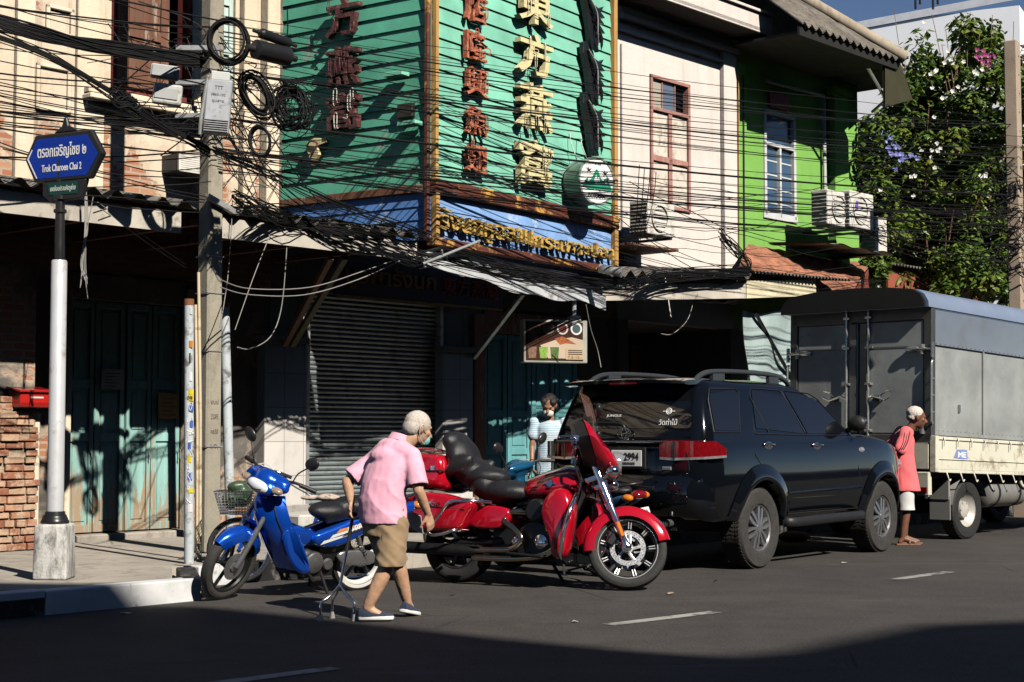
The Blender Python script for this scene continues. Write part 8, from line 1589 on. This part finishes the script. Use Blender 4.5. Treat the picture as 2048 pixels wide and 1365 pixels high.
for i in range(3):
    dz = (i - 1) * .05; bundle([P(470, 405 - i * 6, 14.6), TPA(560, 425 + i * 5, 2.2), TPA(700, 455 + i * 6, 2.25), P(835, 506 + i * 8, 17.35)], 10, .07, .005, ('messy black cables lying on the corrugated awning edge, uppermost bundle', 'messy black cables lying on the corrugated awning edge, middle bundle', 'messy black cables lying on the corrugated awning edge, lowest bundle')[i], jit=.08)
    c1 = SGC + nr * .22; c2 = SGR + nr * .25; bundle([P(835, 506 + i * 8, 17.35), c1 + Vector((0, 0, 3.27 - i * .045)), c1.lerp(c2, .3) + Vector((0, 0, 3.2 - i * .05)), c1.lerp(c2, .65) + Vector((0, 0, 3.2 - i * .05)), c2 + Vector((0, 0, 3.24 - i * .04)), TPA(1330, 552, 1.7), TPA(1500, 540 + i * 4, 1.7)], 12, .06, .0055, ('black cables sagging below the blue signboard, uppermost bundle', 'black cables sagging below the blue signboard, middle bundle', 'black cables sagging below the blue signboard, lowest bundle')[i], jit=.07)
bundle([TPA(1440, 470, 1.2), TPA(1490, 520, 1.4), TPA(1496, 545, 1.5), TPA(1440, 555, 1.5)], 14, .07, .007, 'dark cable tangle at the left end of the rust red awning', jit=.1)
G3 = 'cables crossing the front of the green and white walls'
for i in range(22):
    u0 = wq.uniform(1200, 1260); v0 = wq.uniform(330, 560); u1 = wq.uniform(1500, 1800); v1 = v0 + wq.uniform(-60, 140); cable(sagline(TPA(u0, v0, 1.4), TPA(u1, min(v1, 560), 1.5), wq.uniform(.02, .4), 12, .03), wq.choice((.004, .005, .006)), 'thin black cable strung low across the white and lime green fronts', G3)
G4 = 'drop cables fanning from the pole to the house fronts'
for i in range(26):
    z1 = wq.uniform(3.9, 5.0); u1, v1 = wq.choice(((560, 300), (640, 430), (700, 445), (780, 480), (540, 390), (850, 200), (600, 200), (700, 300)))
    cable(sagline(p1 + Vector((wq.uniform(-.1, .1), -.1, z1)), TPA(u1 + wq.uniform(-40, 40), v1 + wq.uniform(-40, 40), wq.uniform(1.2, 2.3)) if u1 > 620 else TPA(u1 + wq.uniform(-30, 30), v1 + wq.uniform(-30, 30), .4), wq.uniform(-.05, .5), 12, .03), wq.choice((.004, .004, .005, .006)), 'thin black drop cable fanning from the concrete pole towards the house fronts', G4)
for i in range(8):
    u0, v0 = wq.uniform(20, 250), wq.uniform(330, 430); cable(sagline(P(u0 - 150, v0 - wq.uniform(40, 110), 12.6), P(wq.uniform(400, 430), wq.uniform(290, 430), 13.8), wq.uniform(0, .12), 10, .01), .005, 'thin black cable passing behind the street name plate to the pole', 'cables behind the street name plate')
# hanging loops and strands
def strand(pts, r, label, m=None, name='hanging_wire'): return cable(spline(pts, 6), r, label, None, m, 5, name)
strand([TPA(465, 400, 2.15), TPA(462, 470, 2.15), TPA(455, 560, 2.15), P(440, 655, 14.3)], .005, 'thin pale wire hanging straight from the awning beside the concrete pole', M_WIREG)
strand([P(440, 560, 14), P(500, 578, 15), P(620, 575, 16), P(720, 545, 17), P(795, 518, 17.4)], .006, 'upper of two grey wires looping below the awning from the pole', M_WIREG)
strand([P(440, 575, 14), P(500, 590, 15), P(610, 590, 16), P(715, 560, 17), P(800, 522, 17.4)], .006, 'lower of two grey wires looping below the awning from the pole', M_WIREG)
strand([P(575, 440, 16.2), P(572, 520, 16.2), P(562, 620, 16.2), P(540, 675, 16.1), P(500, 698, 16), P(475, 695, 15.6)], .006, 'grey wire hanging in a long curve left of the slanting awning strut', M_WIREG)
strand([TPA(540, 470, 2.2), TPA(505, 560, 2.2), TPA(470, 660, 2.2)], .005, 'grey wire slanting from the awning to the bare conduit pipe', M_WIREG)
strand([TPA(195, 405, 2.2), TPA(300, 480, 1.6), TPA(372, 530, 1.2)], .005, 'upper thin wire slanting under the left awning', M_WIREG); strand([TPA(205, 420, 2.2), TPA(300, 490, 1.6), TPA(372, 536, 1.2)], .005, 'lower thin wire slanting under the left awning', M_WIREG)
mb = MB(); o0 = TPA(178, 395, 2.25)
for i in range(7): mb.tube(spline([Vector((wq.uniform(-.05, .05), 0, wq.uniform(0, .05))), Vector((wq.uniform(-.06, .0), 0, -.3)), Vector((wq.uniform(-.07, -.02), 0, -.6)), Vector((wq.uniform(-.08, .03), 0, -wq.uniform(.7, .95)))], 5), .004, 5)
tag(mb.build('hanging_wire_tuft', M_WIREG, None, o0), 'tuft of pale wires dangling from the left awning edge', 'wires')
strand([P(1172, 610, 19.6), P(1182, 660, 19.8), P(1195, 700, 20), P(1202, 735, 20)], .006, 'pale wire curling down right of the menu box', M_WIREG); strand([TPA(1388, 598, 1.4), TPA(1375, 640, 1.4), TPA(1345, 668, 1.4), TPA(1322, 668, 1.4)], .006, 'pale wire hanging from the short grey awning', M_WIREG)
for i, u in enumerate((1279, 1289, 1300, 1312)): strand([TPA(u, 330 + 5 * i, 1.3), TPA(u - 3, 380, 1.2), TPA(u - 6 - i * 3, 440, 1.0), TPA(1262 + i * 3, 500, .9)], .006, 'thin black wire hanging down beside the beige air conditioner'); bpy.context.scene.objects[-1]['group'] = 'wires hanging beside the beige air conditioner'
mb = MB(); a, b = P(846, 528, 17.2), P(960, 482, 17.6); mb.tube([Vector((0, 0, 0)), b - a], .016, 8); mb.tube([(b - a) * .33, (b - a) * .33 + Vector((0, -.05, .06))], .012, 6); tag(mb.build('steel_rod', M_METALG, None, a), 'grey steel rod slanting across the lower edge of the blue signboard', 'rod')
mb = MB(); a = TPA(1215, 540, 2.0); mb.tube([Vector((-.1, 0, .02)), Vector((.18, -.1, -.05))], .06, 14); tag(mb.build('grey_tube', M_METALG, None, a, smooth=60), 'short thick grey tube among cables at the right foot of the blue signboard', 'tube')
for (u, v, L_) in ((800, 152, 'small green lamp bracket high on the left green signboard'), (826, 250, 'small green lamp bracket lower on the left green signboard')):
    p = plane_hit(u, v, SGC + nl * .06, nl); Mx = facing((0, 0, 0), dl_, nl); mb = MB(); mb.box((0, 0, .06), (.26, .05, .14), None, 0, (1, 1), Mx); tag(mb.build('lamp_bracket', M_GREENB2, None, p, bevel=.006), L_, 'bracket')
p = plane_hit(812, 222, SGC + nl * .05, nl); mb = MB(); mb.box((0, 0, 0), (.22, .16, .06), None, 0, (1, 1), facing((0, 0, 0), dl_, nl)); tag(mb.build('junction_box', M_PLAST, None, p, bevel=.008), 'black junction box on the left green signboard near the corner', 'box')
# coils tied to the pole
def coil(u, v, Y, rx_, rz_, n, spread, tilt, r, label, messy=0.0, name='cable_coil'):
    c = P(u, v, Y); mb = MB()
    for k in range(n):
        s = 1 + wq.uniform(-spread, spread); ox, oz, oy = wq.uniform(-messy, messy), wq.uniform(-messy, messy), wq.uniform(-.05, .05); ph = wq.uniform(0, 6); pts = []
        for i in range(28):
            a = 2 * math.pi * i / 28; w_ = 1 + messy * 1.2 * math.sin(2 * a + ph); x, z = rx_ * s * w_ * math.cos(a), rz_ * s * w_ * math.sin(a); pts.append((x * math.cos(tilt) - z * math.sin(tilt) + ox, oy + .03 * math.sin(a + ph), x * math.sin(tilt) + z * math.cos(tilt) + oz))
        mb.tube(pts, r * wq.uniform(.7, 1.2), 5, closed=True)
    mb.tube([(0, .02, rz_ * 1.02), (-.05, .1, rz_ * 1.2)], .012, 6); return tag(mb.build(name, M_WIRE, None, c, smooth=80), label, 'cable coil')
coil(457, 84, 13.7, .165, .185, 12, .12, .1, .010, 'big round coil of black cable highest on the concrete pole'); coil(512, 188, 13.75, .10, .19, 12, .18, .5, .008, 'oval coil of black cable right of the grey metal box', .02); coil(520, 283, 13.8, .085, .125, 7, .05, .12, .010, 'small neat ring of black cable, lowest of the coils'); coil(582, 218, 14.0, .13, .15, 26, .35, .2, .006, 'messy tangle of thin black cable before the left green signboard', .05)
mb = MB(); o0 = P(585, 190, 14.0)
for i in range(30): a = Vector((wq.gauss(0, .06), wq.uniform(-.05, .05), .12)); mb.tube(spline([a, a + Vector((wq.gauss(0, .1), 0, -.12)), a + Vector((wq.gauss(0, .14), 0, -.3)), a + Vector((wq.gauss(0, .16), 0, -wq.uniform(.3, .5)))], 4), .0035, 4)
tag(mb.build('wire_tuft', M_WIRE, None, o0), 'tuft of loose wire ends hanging over the messy cable tangle', 'wires')
mb = MB(); o0 = p1 + Vector((0, -.15, 4.5))
for i in range(70):
    a = Vector((wq.gauss(-.1, .28), wq.uniform(-.1, .25), wq.uniform(-.4, .6))); b = a + Vector((wq.gauss(0, .35), wq.uniform(-.1, .1), wq.gauss(0, .25))); mb.tube(spline([a, a.lerp(b, .4) + Vector((wq.gauss(0, .08), 0, wq.gauss(-.06, .1))), b], 5), wq.choice((.004, .005, .007)), 4)
tag(mb.build('wire_tangle', M_WIRE, None, o0), 'dense tangle of black wires wrapped about the concrete pole', 'wires', None, 'stuff')
mb = MB(); o0 = p2 + Vector((0, -.2, 4.6))
for i in range(70):
    a = Vector((wq.gauss(0, .25), wq.uniform(-.15, .15), wq.uniform(-.8, .8))); b = a + Vector((wq.gauss(0, .5), wq.uniform(-.1, .1), wq.gauss(0, .25))); mb.tube(spline([a, a.lerp(b, .4) + Vector((wq.gauss(0, .08), 0, wq.gauss(-.08, .1))), b], 5), wq.choice((.006, .008, .010)), 4)
tag(mb.build('wire_tangle', M_WIRE, None, o0), 'dense tangle of black wires about the brown pole at right', 'wires', None, 'stuff')
G5 = 'dark cables crossing before the leaves'
for i in range(16): v = wq.uniform(330, 560); cable(sagline(TPA(1740 + wq.uniform(-60, 40), v + wq.uniform(-60, 10), 1.6), p2 + Vector((wq.uniform(-.1, .1), -.15, 1.28 + (870 - v + wq.uniform(-60, 60)) * p2.y / 3200)), wq.uniform(.05, .5), 12, .02), wq.choice((.006, .007, .009)), 'dark cable crossing in front of the leaves to the brown pole', G5)
# grey cabinet, splice closures and insulator rack on the pole
cb = P(436, 216, 13.55); r = thing('metal_cabinet', 'grey metal cabinet with stencilled letters and cooling fins, strapped to the concrete pole', 'cabinet', cb, rot=(0, R(4), .12))
mb = MB(); mb.box((0, 0, .0), (.215, .14, .46)); o = mb.build('case', mat('weathered_grey_cabinet', (.42, .44, .47), .5, .2, .12, 5, dirt=((.2, .2, .2), .3, 8)), r, bevel=.012); mb = MB()
for i in range(6): mb.box((.0, -.078, -.12 - i * .019), (.20, .02, .008))
mb.build('cooling_fin', M_METALG, r); mb = MB(); text(mb, "TTT", .07, .03, .001, M=facing((.0, -.0712, .16), (1, 0, 0), (0, -1, 0))); text(mb, "0863-102", .12, .022, .001, M=facing((0, -.0712, .10), (1, 0, 0), (0, -1, 0))); text(mb, "ชุมสาย", .1, .03, .001, M=facing((0, -.0712, .04), (1, 0, 0), (0, -1, 0))); mb.build('stencil', M_INK, r)
mb = MB(); mb.tube([(-.10, -.06, .26), (-.13, -.06, -.1), (-.13, -.04, -.25)], .016, 10); mb.build('side_pipe', M_METALG, r, smooth=60)
mb = MB(); mb.box((0, .02, .27), (.16, .1, .08)); mb.build('top_bracket', mat('pale_bracket', (.55, .57, .55), .5), r, bevel=.008)
for (a, b, rad, L_, tx) in ((P(520, 66, 13.6), P(580, 88, 13.9), .045, 'black tubular splice closure, the upper one right of the big coil', None), (P(508, 98, 13.55), P(578, 115, 13.85), .085, 'fat black splice closure with white letters, under the slimmer one', "TTT")):
    d = (b - a); ln = d.length; d.normalize(); r = thing('splice_closure', L_, 'cable box', a); mb = MB(); mb.tube([d * 0, d * .02, d * (ln - .02), d * ln], [rad * .6, rad, rad, rad * .6], 18); mb.build('shell', M_BLKP, r, smooth=40); mb = MB(); mb.tube([d * -.08, d * 0], rad * .35, 10); mb.tube([d * ln, d * (ln + .08)], rad * .35, 10); mb.build('cable_gland', M_BLK, r, smooth=60)
    if tx:
        for k, s_ in enumerate(("TTT 11", "5580 708", "TEL. 5")):
            mb = MB(); zc_ = .03 - k * .03; yy = -math.sqrt(max(1e-6, rad ** 2 - zc_ ** 2)) - .002; text(mb, s_, .15, .02, .001, M=Matrix.Translation(d * (ln * .52)) @ facing((0, yy, zc_), d, (0, -1, zc_ / rad)), fat=.01); mb.build('lettering', M_DECAL, r)
for (u, v, L_) in ((335, 190, 'pale weathered distribution box left of the concrete pole, upper'), (330, 145, 'small pale distribution box left of the concrete pole among the wires')):
    r = thing('distribution_box', L_, 'cable box', P(u, v, 13.8)); mb = MB(); mb.box((0, 0, 0), (.25, .1, .18 if v > 150 else .12), (0, .1, .2)); mb.build('case', mat('pale_box_plastic', (.5, .5, .48), .5, dirt=((.2, .18, .15), .4, 8)), r, bevel=.02, seg=2); mb = MB(); mb.box((0, -.055, 0), (.2, .01, .1), (0, .1, .2)); mb.build('lid', mat('grey_lid', (.36, .37, .37), .5), r, bevel=.006)
rk = thing('cross_arms', 'stack of short steel cross arms bolted on the concrete pole', 'cross arms', p1 + Vector((-.01, -.12, 4.3)))
for z in (.65, .32, .0): mb = MB(); mb.box((-.1, -.02, z), (.42, .04, .05)); mb.build('cross_arm', M_METALG, rk, bevel=.004)
# scraps of litter by the kerb
for i, (u, v, sz, c, L_) in enumerate(((250, 1229, .05, (.7, .7, .68), 'small white paper scrap below the white kerb block'), (430, 1196, .04, (.55, .5, .4), 'crumpled pale scrap beside the front wheel of the blue motorbike'), (462, 1190, .03, (.65, .65, .62), 'tiny white scrap under the blue motorbike'), (905, 1192, .03, (.6, .58, .52), 'pale scrap lying on the road before the red touring motorcycle'), (1150, 1246, .035, (.5, .48, .44), 'grey scrap on the road left of the nearer sunlit lane dash'), (1340, 1190, .04, (.4, .3, .2), 'dry brown leaf on the road right of the touring motorcycle'), (1690, 1128, .04, (.7, .7, .66), 'white scrap on the road beside the black SUV'), (1430, 1165, .03, (.35, .25, .15), 'dry brown leaf on the road below the black SUV'))):
    p = G(u, v); q = random.Random(i); mb = MB(); vs = [(q.uniform(.5, 1.1) * sz * math.cos(a), q.uniform(.5, 1.1) * sz * math.sin(a), q.uniform(.004, .02)) for a in [k * .9 for k in range(7)]]
    mb.add(vs + [(0, 0, .015)], [(k, (k + 1) % 7, 7) for k in range(7)]); tag(mb.build('litter_scrap', mat('scrap_%d' % i, c, .8), None, p), L_, 'litter')
